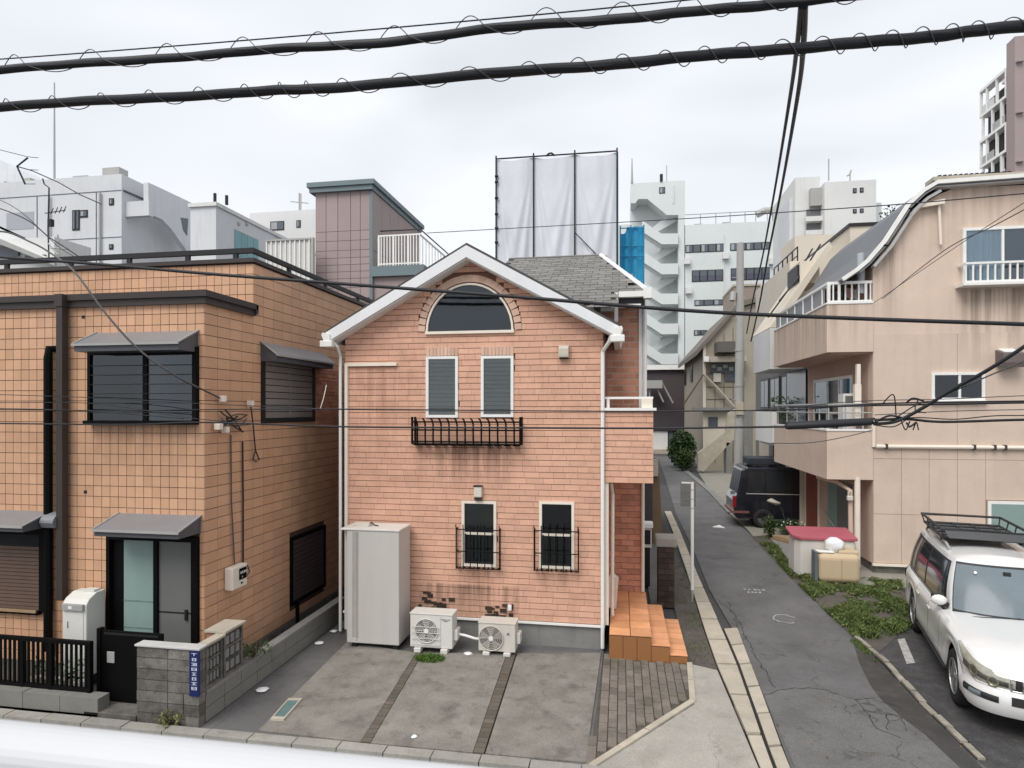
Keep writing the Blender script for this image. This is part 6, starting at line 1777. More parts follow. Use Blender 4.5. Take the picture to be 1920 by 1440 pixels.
for k in range(6): m.tube([(XU - .1, YQ + 4 + k * .8, zU), (XU - .1, YQ + 4 + k * .8, zU + .75)], .03, 5)
m.tube([(XU - .1, YQ + 4, zU + .75), (XU - .1, YQ + 8, zU + .75)], .03, 5); m.tube([(XU - .1, YQ + 4, zU + .4), (XU - .1, YQ + 8, zU + .4)], .025, 5); m.build('roof_railing', dark_metal, cr)
pl = M()
rq = random.Random(5)
for k in range(260):
    p = Vector((rq.uniform(5.6, 6.4), rq.uniform(24, 26.4), z3 + rq.uniform(-.3, .55))); s = rq.uniform(.04, .09)
    d1 = Vector((rq.gauss(0, 1), rq.gauss(0, 1), rq.gauss(0, 1))).normalized() * s; d2 = Vector((rq.gauss(0, 1), rq.gauss(0, 1), rq.gauss(0, 1))).normalized() * s * .6
    pl.add([p - d1, p - d2, p + d1, p + d2], [(0, 1, 2, 3)])
pl.build('balcony_plants', shrub_m, label='green potted plants on the balcony beyond the peach building', cat='plants', kind='stuff', base=(6, 25.2, z3 - .3))

# beige house further up the alley
YG_ = 46.0
XG_ = FX(1320, YG_)
bh = thing('beige_house', (XG_ + 3, YG_ + 6, 0), 'beige house with outdoor stair beyond the utility pole', 'house')
z1a = FZ(1320, 645, YG_)
xr_ = FX(1450, YG_)
m = M(); m.prism([(XG_, YG_, 0), (XG_, YG_, z1a), (FX(1385, YG_), YG_, FZ(1385, 578, YG_)), (xr_, YG_, FZ(1450, 560, YG_)), (xr_, YG_, 0)], (0, 14, 0)); m.build('wall', beige_h, bh)
m = M()
rp_ = [(1306, 657), (1320, 640), (1352, 605), (1385, 566), (1450, 548)]
for i in range(4):
    a, b = P(*rp_[i], YG_ - .3), P(*rp_[i + 1], YG_ - .3); m.prism([a, b, (b[0], b[1], b[2] - .35), (a[0], a[1], a[2] - .35)], (0, 14.6, 0))
m.build('roof', mat('roof_brown', (.17, .15, .125), .8, .1, 1), bh)
m = M(); m.box(XG_ - .08, XG_ + .12, YG_ - .12, YG_ - .0, FZ(1320, 875, YG_), z1a); m.build('corner_pipe', cream_h, bh)
GL = Wall('L', XG_)
for a, b, c_, d in ((1296, 686, 1299.5, 716), (1284, 693, 1287, 722)):
    m = M(); y0, y1, z0, z1 = rectS(a, b, c_, d, XG_); GL.box(m, y0, y1, z0, z1, .0, .06); m.build('window', dark_metal, bh)
boxF(1322, 668, 1400, 678, YG_ - 1.0, 1.0, 'canopy', conc_light, bh)
boxF(1320, 668, 1329, 678, YG_ - 1.2, .19, 'canopy_end', white_m, bh)
w_ = boxF(1332, 681, 1392, 699, YG_ - .1, .1, 'window', office_win, bh)
for i in range(5): boxF(1334 + i * 11, 684 + (i % 2) * 4, 1342 + i * 11, 690 + (i % 2) * 5, YG_ - .14, .03, 'pane', mat('pale_pane', (.36, .37, .37), .4), w_)
boxF(1360, 700, 1384, 715, YG_ - .1, .1, 'window', office_win, bh)
boxF(1300, 764, 1372, 771, YG_ - .6, .6, 'ledge', conc_grey, bh)
boxF(1322, 771, 1366, 835, YG_ - .05, .05, 'lower_panel', cream_h, bh)
plateF([(1309, 850), (1361, 809), (1366, 775), (1390, 760), (1398, 800), (1362, 838), (1319, 884), (1309, 880)], YG_ - 3.0, .5, 'outdoor_stair', conc_light, bh)
boxF(1362, 830, 1369, 960, YG_ - 3, 1, 'stair_pier', conc_grey, bh)
boxF(1391, 770, 1412, 925, YG_ - 8, .5, 'grey_post', conc_grey, bh)
m = M(); m.tube([P(1319, 702, YG_ - .4), P(1282, 758, YG_ - .4)], .06, 5); m.build('stay', mat('brown_trim', (.12, .10, .08), .8), bh)
m = M(); m.tube([P(1319, 702, YG_ - .4), P(1345, 728, YG_ - .4), P(1378, 765, YG_ - .4)], .09, 5); m.build('stay', conc_light, bh)
boxF(1345, 640, 1386, 660, YG_ - 1.5, 1.5, 'hood', mat('hood_brown', (.12, .11, .10), .8), bh)
for py in (700, 725, 748): boxF(1322, py, 1376, py + 1.2, YG_ - .03, .028, 'cladding_seam', mat('brown_trim', (.12, .10, .08), .8), bh)
for px in (1340, 1357, 1374): boxF(px, 606 + (1385 - px) * .7, px + 1.2, 868, YG_ - .02, .018, 'cladding_seam', mat('brown_trim', (.12, .10, .08), .8), bh)
boxF(1338, 700, 1352, 716, YG_ - .25, .25, 'wall_unit', ac_m, bh)
boxF(1328, 782, 1346, 800, YG_ - .09, .05, 'window', office_win, bh)
# brown block behind the pole
bb_ = thing('brown_block', (FX(1400, 58), 58, 0), 'small brown building block between the pole and the cream house', 'building')
boxF(1376, 535, 1426, 760, 58, 6, 'wall', mat('brown_wall', (.30, .25, .21), .9, .06, .5), bb_)
boxF(1375, 532, 1427, 536, 57.9, 6.2, 'parapet', conc_light, bb_)

# dark building closing the alley
YX = 63.0
ad = thing('dark_building', (FX(1245, YX), YX + 3, 0), 'dark mauve building with white band closing the end of the alley', 'building')
boxF(1190, 692, 1296, 850, YX, 6, 'wall', dark_b, ad)
boxF(1188, 684, 1298, 693, YX - .4, 7, 'roof_band', white_m, ad)
boxF(1190, 764, 1290, 807, YX - .5, .5, 'canopy', mat('canopy_mauve', (.06, .05, .055), .8), ad)
boxF(1200, 808, 1252, 846, YX - .3, .3, 'shutter', wb2_m, ad)
boxF(1254, 808, 1262, 842, YX - .2, .2, 'doorway', office_win, ad)
boxF(1190, 843, 1290, 852, YX - 1.2, 1.2, 'step', conc_light, ad)
t = boxF(1212, 713, 1242, 728, YX - 2, 1.2, 'roof_unit', grey_metal, ad)
m = M()
for a, b in (((1218, 728), (1218, 758)), ((1233, 730), (1244, 754)), ((1240, 715), (1262, 756))): m.tube([P(*a, YX - 1.6), P(*b, YX - 1.6)], .08, 5)
m.build('unit_frame', grey_metal, ad)

# white apartment block up the hill
YW2 = 56.0
wa = thing('white_apartment', (FX(1600, YW2), YW2 + 5, 0), 'white apartment tower with small windows and rooftop antenna', 'building')
xa = FX(1546, YW2)
m = M(); m.box(xa, FX(1643, YW2), YW2, YW2 + 9, 0, FZ(1595, 339, YW2)); m.build('wall', wb2_m, wa)
m = M(); yb = SY(1490, xa)
m.box(xa - 2.0, xa - .01, YW2 + 1.2, yb, 0, FZ(1520, 352, YW2 + 4)); m.build('side_block', wb2_m, wa)
for r in ((1599, 353, 1606, 362), (1612, 352, 1619, 361), (1599, 392, 1606, 400), (1612, 391, 1619, 399)): strip_window(*r, YW2, wa, 1)
for py in (392, 418):
    boxF(1513, py, 1546, py + 17, YW2 + 1.0, .19, 'balcony_recess', mat('far_recess', (.15, .15, .16), .9), wa)
    boxF(1511, py + 13, 1547, py + 22, YW2 + .5, .4, 'balcony', wb2_m, wa)
boxF(1480, 372, 1498, 620, YW2 + 2, 4, 'stair_shaft', wb_m, wa)
boxF(1490, 440, 1588, 640, YW2 - 6, 4, 'lower_block', cream_h, wa)
boxF(1636, 380, 1653, 430, YW2 + 1, 3, 'side_tank', wb_m, wa)
boxF(1520, 352, 1546, 385, YW2 + .6, .5, 'roof_arch', grey_metal, wa)
q = M(); c = P(1554, 339, YW2 + 2); q.tube([c, (c[0], c[1], FZ(1554, 298, YW2 + 2))], .06, 5); q.build('lightning_rod', grey_metal, wa)
q = M(); c = P(1594, 339, YW2 + 2); q.tube([c, (c[0], c[1], FZ(1594, 327, YW2 + 2)), P(1596, 319, YW2 + 2)], .06, 5); q.tube([P(1588, 330, YW2 + 2), P(1592, 328, YW2 + 2), P(1596, 319, YW2 + 2)], .07, 5); q.build('antenna', grey_metal, wa)

# mauve high-rise at the right edge
YZ = 82.0
hr = thing('high_rise', (FX(1910, YZ), YZ + 5, 0), 'mauve high-rise with white balconies at the right edge of the picture', 'building')
xh = FX(1903, YZ); xh0 = xh
m = M(); m.box(xh, xh + 14, YZ, SY(1887, xh), 0, FZ(1903, 68, YZ)); m.build('wall', mat('highrise_mauve', (.33, .265, .255), .85, .05, .3, streak=.1), hr)
for py in (112, 208, 300):
    boxF(1908, py, 1921, py + 2.5, YZ - .4, .4, 'ledge', MATS['highrise_mauve'], hr)
XH = xh + .02
HL = Wall('L', XH)
y0, y1 = SY(1886.5, XH), SY(1838, XH)
zb_, zt_ = 4, SZ(1838, 190, XH)
m = M(); m.box(XH + .9, XH + 6, y0, y1 + .0, zb_, zt_); m.build('core', mat('highrise_recess', (.055, .052, .056), .9, .1, .5), hr)
zs = [SZ(1838, p, XH) for p in (188, 236, 277, 330)]
fl = (zs[0] - zs[3]) / 3
for k in range(9):
    z = zs[0] + 1.2 - fl * k
    m = M(); HL.box(m, y0, y1, z - .34, z, -.9, .1); m.build('floor_band', white_m, hr)
    for f_ in (.0, .34, .72, .97):
        a = y0 + (y1 - y0) * ((f_ + (.17 if k % 2 else 0)) % 1.0); m = M(); HL.box(m, a, a + .2, z - fl, z - .34, -.22, .06); m.build('partition', white_m, hr)
    a = y0 + (y1 - y0) * (.05 if k % 2 else .45); m = M(); HL.box(m, a, a + (y1 - y0) * .45, z - fl + .001, z - fl + 1.0, -.05, .02); m.build('balustrade', grey_metal if k % 3 else wb2_m, hr)
m = M(); HL.box(m, y0, y0 + .9, zt_ - .2, SZ(1880, 150, XH), -1.4, .0); m.build('white_slab', wb2_m, hr)
# ================================================================== the white car
def catmull(pts, n):
    out = []
    P_ = [Vector(p) for p in pts]
    for i in range(len(P_) - 1):
        p0 = P_[max(i - 1, 0)]; p1 = P_[i]; p2 = P_[i + 1]; p3 = P_[min(i + 2, len(P_) - 1)]
        for k in range(n):
            t = k / n
            out.append(.5 * ((2 * p1) + (p2 - p0) * t + (2 * p0 - 5 * p1 + 4 * p2 - p3) * t * t + (3 * p1 - p0 - 3 * p2 + p3) * t ** 3))
    out.append(P_[-1])
    return out
car = thing('white_car', (0, 0, 0), 'white four-wheel-drive car with black roof basket parked beside the peach wall', 'car')
KL = 1.15
half = catmull([(-.98, 0), (-.975, .35), (-.95, .66), (-.86, .84), (-.62, .915), (-.2, .935), (.4, .935), (1.0, .93), (1.8, .93), (2.4, .935), (2.9, .93), (3.25, .905), (3.49, .835), (3.63, .68), (3.695, .42), (3.715, .15), (3.72, 0)], 7)
half = [Vector((p[0] * KL, max(0, p[1]))) for p in half]
NH = len(half)
XF_, XR_ = 2.79 * KL, 0.0
ZT = 1.07
def ztop(x):
    x /= KL
    if x < 2.0: return ZT
    if x < 3.0: return ZT - .05 * (x - 2.0)
    return ZT - .05 - .17 * ((x - 3.0) / .72) ** 1.6
LV = [(.32, -.05), (.40, -.005), (.50, .004), (.58, .0), (.63, -.008), (.74, -.006), (.84, .0), (.92, -.004), (.98, -.014), (1.03, -.035), (1.07, -.075)]
def norm2(i):
    a = half[max(0, i - 1)]; b = half[min(NH - 1, i + 1)]; t = (b - a).normalized(); return Vector((-t.y, t.x))
def outward(i):
    n = norm2(i)
    c = half[i] - Vector((1.37 * KL, 0))
    if n.dot(c) < 0: n = -n
    if i in (0, NH - 1): n = Vector((-1 if i == 0 else 1, 0))
    return n
def bump_x(x): return max(0, min(1, (x / KL - 3.05) / .35))
def offs(x, z):
    for k in range(len(LV) - 1):
        if LV[k][0] <= z <= LV[k + 1][0]:
            t = (z - LV[k][0]) / (LV[k + 1][0] - LV[k][0]); o = LV[k][1] + (LV[k + 1][1] - LV[k][1]) * t; break
    else: o = LV[-1][1] if z > ZT else LV[0][1]
    b = bump_x(x)
    if z < .66: o += b * .055 * min(1, (.66 - z) / .06)
    return o
def body_pt(i, z, extra=0.0, sgn=1):
    """point of the lower body at outline index i; z runs 0.32..1.07 before the hood drop"""
    f = i - int(i); i0 = int(i); i1 = min(NH - 1, i0 + 1)
    p = half[i0].lerp(half[i1], f); n = outward(i0).lerp(outward(i1), f).normalized()
    q = p + n * (offs(p.x, z) + extra)
    zz = z
    zt = ztop(p.x)
    if z > .62: zz = .62 + (z - .62) * (zt - .62) / (ZT - .62)
    if p.y > .8:
        for xw in (XF_, XR_):
            dx = abs(p.x - xw)
            if dx < .475:
                zs = .37 + math.sqrt(.475 ** 2 - dx ** 2)
                if zs > .32:
                    zz = zs + (zz - .32) * (zt - zs) / (zt - .32)
    return Vector((q.x, q.y * sgn if q.y > 0 else 0, zz))
loop_rows = []
for z, _ in LV:
    r = [body_pt(i, z) for i in range(NH)]
    full = r + [Vector((p.x, -p.y, p.z)) for p in reversed(r[1:-1])]
    loop_rows.append(full)
m = M(); m.grid(loop_rows, True)
body = m.build('body', car_white, car, smooth=True)
m = M()
fi = [i for i in range(NH) if half[i].x > 1.9 * KL]
rows = []
for i in fi:
    e = body_pt(i, ZT); r = []
    for k in range(13):
        s = -1 + 2 * k / 12
        cr_ = .055 * (1 - s * s) ** .8 * min(1, (half[NH - 1].x - e.x) / .5 + .25) + .018 * math.exp(-((abs(s) - .72) / .12) ** 2) * (1 if e.x < 3.45 * KL else .3)
        r.append((e.x + .05 * (1 - s * s) * (1 if i < NH - 1 else 0) * (.3 if e.x > 3.6 * KL else 0), e.y * s, e.z + cr_))
    rows.append(r)
m.grid(rows); m.build('hood', car_white, car, smooth=True)
m = M(); r = [body_pt(i, ZT) for i in range(NH) if half[i].x <= 2.0 * KL]; m.add([(p.x, p.y, p.z - .005) for p in r] + [(p.x, -p.y, p.z - .005) for p in reversed(r)], [tuple(range(2 * len(r)))]); m.build('belt_deck', black_plastic, car)
m = M(); m.box(-.85 * KL, 3.4 * KL, -.72, .72, .26, .7); m.build('underbody', black_plastic, car)
# greenhouse
gb = catmull([(-.955, 0), (-.94, .70), (-.85, .80), (-.2, .845), (.7, .85), (1.55, .83), (1.95, .79), (2.12, .71), (2.24, .36), (2.27, 0)], 8)
gtp = catmull([(-.80, 0), (-.78, .54), (-.69, .61), (-.2, .645), (.45, .65), (1.30, .635), (1.52, .61), (1.62, .55), (1.69, .28), (1.71, 0)], 8)
gb = [Vector((p.x * KL, max(0, p.y))) for p in gb]; gtp = [Vector((p.x * KL, max(0, p.y))) for p in gtp]
ZG0, ZG1 = 1.05, 1.80
def gp_(u, t, ex=0.0, sgn=1):
    u = u * 8; i = min(int(u), len(gb) - 2); f = u - i
    a = gb[i].lerp(gb[i + 1], f); b = gtp[i].lerp(gtp[i + 1], f)
    q = a.lerp(b, t); c = q - Vector((.6, 0)); tn = (gb[i + 1] - gb[i]); n = Vector((tn.y, -tn.x)).normalized()
    if n.dot(q - Vector((.6 * KL, 0))) < 0: n = -n
    q = q + n * (.035 * math.sin(math.pi * t) + ex)
    return Vector((q.x, (q.y if q.y > 0 else 0) * sgn, ZG0 + (ZG1 - ZG0) * t + ex * .4))
ng = len(gb)
m = M(); rows = []
for k in range(7):
    t = k / 6; r = [gp_(i / 8, t) for i in range(ng)]
    rows.append(r + [Vector((p.x, -p.y, p.z)) for p in reversed(r[1:-1])])
m.grid(rows, True); m.build('cabin', car_white, car, smooth=True)
m = M(); rows = []
for i in range(ng):
    e = gp_(i / 8, 1); rows.append([(e.x, e.y * s, e.z + .07 * (1 - s * s) * max(0, min(1, (e.x + .80 * KL) / .12, (1.71 * KL - e.x) / .25))) for s in [-1 + k / 5 for k in range(11)]])
m.grid(rows); m.build('roof', car_white, car, smooth=True)
def gpatch(u0, u1, t0, t1, ex, name, mt, sgn=1, n=14, par=None, t0b=None):
    m = M(); rows = []
    for k in range(5):
        rows.append([gp_(u0 + (u1 - u0) * j / n, (t0 if t0b is None else t0 + (t0b - t0) * j / n) + (t1 - (t0 if t0b is None else t0 + (t0b - t0) * j / n)) * k / 4, ex, sgn) for j in range(n + 1)])
    m.grid(rows); return m.build(name, mt, par or car, smooth=True)
for s in (-1, 1):
    gpatch(2.0, 5.95, .06, .92, .006, 'window_surround', black_plastic, s, 24)
    for (a, b) in ((2.1, 3.0), (3.08, 4.02), (4.12, 5.85)): gpatch(a, b, .10, .88, .010, 'side_window', car_glass, s)
m = M(); rows = []
for k in range(5):
    t = .03 + .92 * k / 4; r = [gp_(6.75 + 2.25 * j / 14, t, .007) for j in range(15)]
    rows.append(r + [Vector((p.x, -p.y, p.z)) for p in reversed(r[:-1])])
m.grid(rows); m.build('windscreen_seal', black_plastic, car, smooth=True)
m = M(); rows = []
for k in range(5):
    t = .10 + .81 * k / 4; r = [gp_(6.86 + 2.14 * j / 14, t, .012) for j in range(15)]
    rows.append(r + [Vector((p.x, -p.y, p.z)) for p in reversed(r[:-1])])
m.grid(rows); ws = m.build('windscreen', wind_glass, car, smooth=True)
c = gp_(8.9, .82, .02); m = M(); m.box(c.x - .01, c.x + .02, -.05, .05, c.z - .05, c.z + .03); m.build('sensor', black_plastic, ws, bev=.01)
m = M(); c = gp_(8.4, .80, .016); m.tube([(c.x, -.40, c.z), (c.x + .006, -.40, c.z + .003)], .022, 10); m.build('sticker', white_m, ws)
for y0, y1 in ((.55, -.05), (.0, -.62)):
    a = gp_(8.2, .05, .03); m = M(); m.tube([(a.x + .03, -y0, a.z + .0), (a.x - .02, -y1, a.z + .03)], .009, 5); m.build('wiper', black_plastic, car)
# door seams and handles
for s in (-1, 1):
    for xs in (.50 * KL, 1.30 * KL, 2.05 * KL):
        i = min(range(NH), key=lambda k: abs(half[k].x - xs) + (0 if half[k].y > .8 else 9)); pts = [body_pt(i, z, .002, s) for z in (.42, .55, .7, .85, .98, 1.05)]
        m = M(); m.tube(pts, .004, 4); m.build('door_seam', MATS['seam_dark'], body)
    for xs in (.62 * KL, 1.42 * KL):
        i = min(range(NH), key=lambda k: abs(half[k].x - xs) + (0 if half[k].y > .8 else 9)); q = body_pt(i, .93, .02, s)
        m = M(); m.box(q.x - .09, q.x + .09, q.y - .012, q.y + .012, q.z - .014, q.z + .014); m.build('door_handle', car_white, car, bev=.008)
    # running board
    m = M(); m.box(.46 * KL, 2.36 * KL, s * .86 - .07, s * .86 + .09, .30, .345); m.build('running_board', black_plastic, car, bev=.01)
    # wing mirror
    q = gp_(6.15, .10, .0, s); m = M(); rows = []
    for k in range(7):
        a = k / 6 * math.pi; rows.append([(q.x + .04 + .07 * math.sin(a) * math.cos(b_) * .8, q.y + s * (.13 + .11 * -math.cos(a)), q.z + .09 + .085 * math.sin(a) * math.sin(b_)) for b_ in [j * math.pi / 5 for j in range(10)]])
    m.grid(rows, True); mi = m.build('mirror', car_white, car, smooth=True)
    m = M(); m.box(q.x - .03, q.x + .03, q.y + s * .04 - .10, q.y + s * .04 + .12, q.z - .02, q.z + .05); m.box(q.x - .07, q.x - .035, q.y + s * .13 - .09, q.y + s * .13 + .09, q.z + .03, q.z + .17); m.build('mirror_glass', black_plastic, mi, bev=.01)
    # headlight, swept back round the corner
    iA, iB = [i for i in range(NH) if half[i].x > 3.06 * KL][0], [i for i in range(NH) if half[i].y > .44][-1]
    def patch(ia, ib, zb, zt_, ex, name, mt, n=16, rows_=5, par=None):
        m = M(); rows = []
        for k in range(rows_ + 1):
            rows.append([body_pt(ia + (ib - ia) * j / n, zb(j / n) + (zt_(j / n) - zb(j / n)) * k / rows_, ex + .012 * math.sin(math.pi * k / rows_), s) for j in range(n + 1)])
        m.grid(rows); return m.build(name, mt, par or car, smooth=True)
    hl = patch(iA, iB, lambda f: 1.01 - .32 * min(1, f * 2.0) ** .8, lambda f: 1.045 - .02 * f - .16 * max(0, f - .72), .006, 'headlight', lens_m)
    patch(iA + (iB - iA) * .22, iA + (iB - iA) * .93, lambda f: .80 - .07 * f, lambda f: .965 - .06 * f, .010, 'lamp_reflector', mat('lamp_dark', (.12, .12, .105), .2, .35, 12, metal=.4, spec=.8), par=hl)
    for (f, z, r_) in ((.46, .865, .074), (.76, .80, .066)):
        i = iA + (iB - iA) * f; q = body_pt(i, z, .020, s); i0 = int(i); n_ = outward(i0); tdir = Vector((-n_.y, n_.x, 0)); up = Vector((0, 0, 1))
        m = M(); rows = []
        for rr_, d in ((1, 0), (.75, .006), (.7, .0), (.3, -.008), (.02, .002)):
            rows.append([q + Vector((n_.x, n_.y * s, 0)) * d + (Vector((tdir.x, tdir.y * s, 0)) * math.cos(k * .524) + up * math.sin(k * .524)) * r_ * rr_ for k in range(12)])
        m.grid(rows, True); m.build('bulb_bowl', lens_in if f != .5 else chrome, hl, smooth=True)
    patch(iA, iB, lambda f: .995 - .32 * min(1, f * 2.0) ** .8, lambda f: 1.012 - .32 * min(1, f * 2.0) ** .8, .008, 'headlight_trim', chrome, par=hl)
    # fog lamp recess
    jA = [i for i in range(NH) if half[i].x > 3.38 * KL][0]; jB = [i for i in range(NH) if half[i].y > .60][-1]
    fg = patch(jA, jB, lambda f: .49 + .02 * (1 - f), lambda f: .60 - .03 * f, .006, 'fog_lamp', black_plastic)
    patch(jA + (jB - jA) * .25, jA + (jB - jA) * .6, lambda f: .51, lambda f: .575, .016, 'fog_lens', wind_glass, par=fg)
    tA = [i for i in range(NH) if half[i].y > .74][0]; tB = [i for i in range(NH) if half[i].x > -.78 * KL][0]
    patch(tA, tB, lambda f: .80, lambda f: 1.05, .010, 'tail_light', red_lens)
    patch(iA - 3, NH - 1, lambda f: .655, lambda f: .668, .006, 'bumper_crease', MATS['seam_dark'])
gi = [i for i in range(NH) if half[i].y < .50 and half[i].x > 2]
m = M(); rows = []
for k in range(5):
    z = .70 + .26 * k / 4; r = [body_pt(i, z, .012) for i in gi]; rows.append(r + [Vector((p.x, -p.y, p.z)) for p in reversed(r[:-1])])
m.grid(rows); gr_ = m.build('grille', black_plastic, car, smooth=True)
for z0, z1 in ((.685, .71), (.945, .98)):
    m = M(); rows = []
    for z in (z0, (z0 + z1) / 2, z1):
        r = [body_pt(i, z, .028 if z not in (z0, z1) else .012) for i in gi]; rows.append(r + [Vector((p.x, -p.y, p.z)) for p in reversed(r[:-1])])
    m.grid(rows); m.build('grille_frame', chrome, gr_, smooth=True)
for y in (-.49, -.40, -.31, -.22, -.13, .13, .22, .31, .40, .49):
    i = min(range(NH // 2, NH), key=lambda k: abs(half[k].y - abs(y))); pts = [body_pt(i, z, .026, 1 if y > 0 else -1) for z in (.71, .80, .88, .95)]
    m = M(); m.tube(pts, .013 if abs(y) > .38 else .012, 6); m.build('grille_slat', chrome, gr_)
c = body_pt(NH - 1, .83, .035); m = M()
m.tube([(c.x, math.cos(k * .4488) * .085, c.z + math.sin(k * .4488) * .06) for k in range(15)], .011, 5); m.tube([(c.x, math.cos(k * .4488) * .035, c.z + .02 + math.sin(k * .4488) * .038) for k in range(15)], .009, 5); m.tube([(c.x, math.cos(k * .4488) * .075, c.z + .03 + math.sin(k * .4488) * .022) for k in range(15)], .009, 5)
m.build('badge', chrome, gr_)
m = M(); rows = []
for z in (.49, .54, .60):
    r = [body_pt(i, z, .006) for i in range(NH) if half[i].y < .50 and half[i].x > 2]; rows.append(r + [Vector((p.x, -p.y, p.z)) for p in reversed(r[:-1])])
m.grid(rows); m.build('lower_intake', black_plastic, car, smooth=True)
# wheels
def wheel(x, s):
    yc = s * .80; m = M(); rows = []
    for r_, d in ((.24, .10), (.30, .115), (.36, .105), (.385, .07), (.39, 0), (.385, -.07), (.36, -.11), (.24, -.11)):
        rows.append([(x + math.cos(k * .2244) * r_, yc + s * d, .385 + math.sin(k * .2244) * r_) for k in range(28)])
    m.grid(rows, True); ty = m.build('tyre', rubber, car, smooth=True)
    m = M(); rows = []
    for r_, d in ((.245, .10), (.235, .075), (.22, .03), (.02, .02)):
        rows.append([(x + math.cos(k * .2244) * r_, yc + s * d, .385 + math.sin(k * .2244) * r_) for k in range(28)])
    m.grid(rows, True); m.build('rim', mat('rim_shade', (.10, .10, .10), .5, .1, 3, metal=.5), ty, smooth=True)
    for k in range(6):
        a = k * math.pi / 3; ca, sa = math.cos(a), math.sin(a); m = M()
        w0, w1 = .035, .05
        pts = [(.05, -w0), (.235, -w1), (.235, w1), (.05, w0)]
        m.prism([(x + ca * r_ - sa * w_, yc + s * .092, .385 + sa * r_ + ca * w_) for r_, w_ in pts], (0, -s * .03, 0)); m.build('spoke', alloy, ty)
    m = M(); m.prism([(x + math.cos(k * .5236) * .065, yc + s * .098, .385 + math.sin(k * .5236) * .065) for k in range(12)], (0, -s * .03, 0)); m.build('hub_cap', alloy, ty)
    m = M(); m.tube([(x + math.cos(k * .2244) * .242, yc + s * .10, .385 + math.sin(k * .2244) * .242) for k in range(29)], .012, 5, False); m.build('rim_edge', alloy, ty)
for x in (XR_, XF_):
    for s in (-1, 1): wheel(x, s)
# roof rails and basket
ZR = 1.87
for s in (-1, 1):
    m = M(); m.tube([(-.62 * KL, s * .56, ZR - .04), (-.5 * KL, s * .56, ZR + .03), (.9 * KL, s * .57, ZR + .03), (1.1 * KL, s * .56, ZR - .05)], .022, 6); m.build('roof_rail', grey_metal, car)
bk = thing('roof_basket', (0, 0, 0), None, None); bk.parent = car
b0, b1, bw_ = -.60 * KL, .85 * KL, .60
for z, e in ((1.98, 0), (2.13, .07)):
    m = M(); m.tube([(b0 - e, -bw_ - e * .5, z), (b1 + e, -bw_ - e * .5, z), (b1 + e, bw_ + e * .5, z), (b0 - e, bw_ + e * .5, z), (b0 - e, -bw_ - e * .5, z)], .024, 6); m.build('basket_frame', black_plastic, bk)
for k in range(6):
    x = b0 + (b1 - b0) * k / 5; m = M(); m.tube([(x, -bw_, 1.98), (x, bw_, 1.98)], .018, 5); m.build('basket_bar', black_plastic, bk)
for k in range(4):
    y = -bw_ + 2 * bw_ * (k + .5) / 4; m = M(); m.tube([(b0, y, 1.985), (b1, y, 1.985)], .015, 5); m.build('basket_bar', black_plastic, bk)
for x in (b0, b0 + .45, b0 + .9, b1):
    for s in (-1, 1): m = M(); m.tube([(x, s * bw_, 1.98), (x + (.07 if x == b1 else -.07 if x == b0 else 0), s * (bw_ + .035), 2.13)], .012, 5); m.build('basket_upright', black_plastic, bk)
for x in (b0 + .25, b1 - .25):
    for s in (-1, 1): m = M(); m.box(x - .05, x + .05, s * .565 - .03, s * .565 + .03, ZR + .02, 1.975); m.build('basket_foot', black_plastic, bk)
m = M(); m.box(b0 + .03, b1 - .03, -bw_ + .03, bw_ - .03, 1.955, 1.962); m.build('basket_floor', mat('mesh_floor', (.085, .085, .088), .7, .2, 8), bk)
m = M(); m.prism([(b1 + .07, -bw_, 2.12), (b1 + .07, bw_, 2.12), (b1 + .16, bw_ - .05, 2.00), (b1 + .16, -bw_ + .05, 2.00)], (-.012, 0, 0)); m.build('wind_deflector', mat('smoked_sheet', (.05, .052, .055), .3, .1, 3), bk)
yaw = -.242
car.location = (6.33, 12.86, .004)
car.rotation_euler = (0, 0, math.atan2(-math.cos(yaw), math.sin(yaw)))

# ================================================================== the dark van
van = thing('black_van', (5.2, 24.2, 0), 'dark navy van parked across the yard under the peach balconies', 'van')
VY = 23.45
vx0 = FX(1377, VY); vl = 4.4
zt = FZ(1430, 876, VY)
prof_ = [(vx0 + .12, .32), (vx0 + .0, .42), (vx0 - .02, .95), (vx0 + .10, 1.2), (vx0 + .26, zt - .10), (vx0 + .45, zt), (vx0 + 3.0, zt), (vx0 + 3.7, 1.25), (vx0 + 4.4, 1.05), (vx0 + 4.45, .5), (vx0 + 4.4, .32)]
m = M(); m.prism([(x, VY, z) for x, z in prof_], (0, 1.75, 0)); m.build('body', van_m, van, bev=.05)
m = M(); m.prism([(vx0 + .42, VY - .012, 1.28), (vx0 + .50, VY - .012, zt - .16), (vx0 + 1.0, VY - .012, zt - .15), (vx0 + 1.0, VY - .012, 1.28)], (0, .01, 0)); m.build('side_window', car_glass, van)
m = M(); m.prism([(vx0 + 1.08, VY - .012, 1.28), (vx0 + 1.08, VY - .012, zt - .15), (vx0 + 2.9, VY - .012, zt - .15), (vx0 + 3.4, VY - .012, 1.28)], (0, .01, 0)); m.build('side_window', car_glass, van)
m = M(); m.box(vx0 + .40, vx0 + 3.5, VY - .02, VY - .001, 1.20, 1.235); m.build('trim', grey_metal, van)
m = M(); m.box(vx0 + .3, vx0 + 2.8, VY - .015, VY - .001, zt - .07, zt - .05); m.build('roof_trim', mat('blue_trim', (.05, .06, .10), .3), van)
m = M(); m.box(vx0 - .05, vx0 + .07, VY - .02, VY + .14, .72, 1.12); m.build('tail_light', red_lens, van, bev=.02)
m = M(); m.box(vx0 - .09, vx0 + .5, VY - .03, VY + 1.6, .52, .60); m.build('bumper_trim', mat('bumper_red', (.20, .08, .07), .4), van)
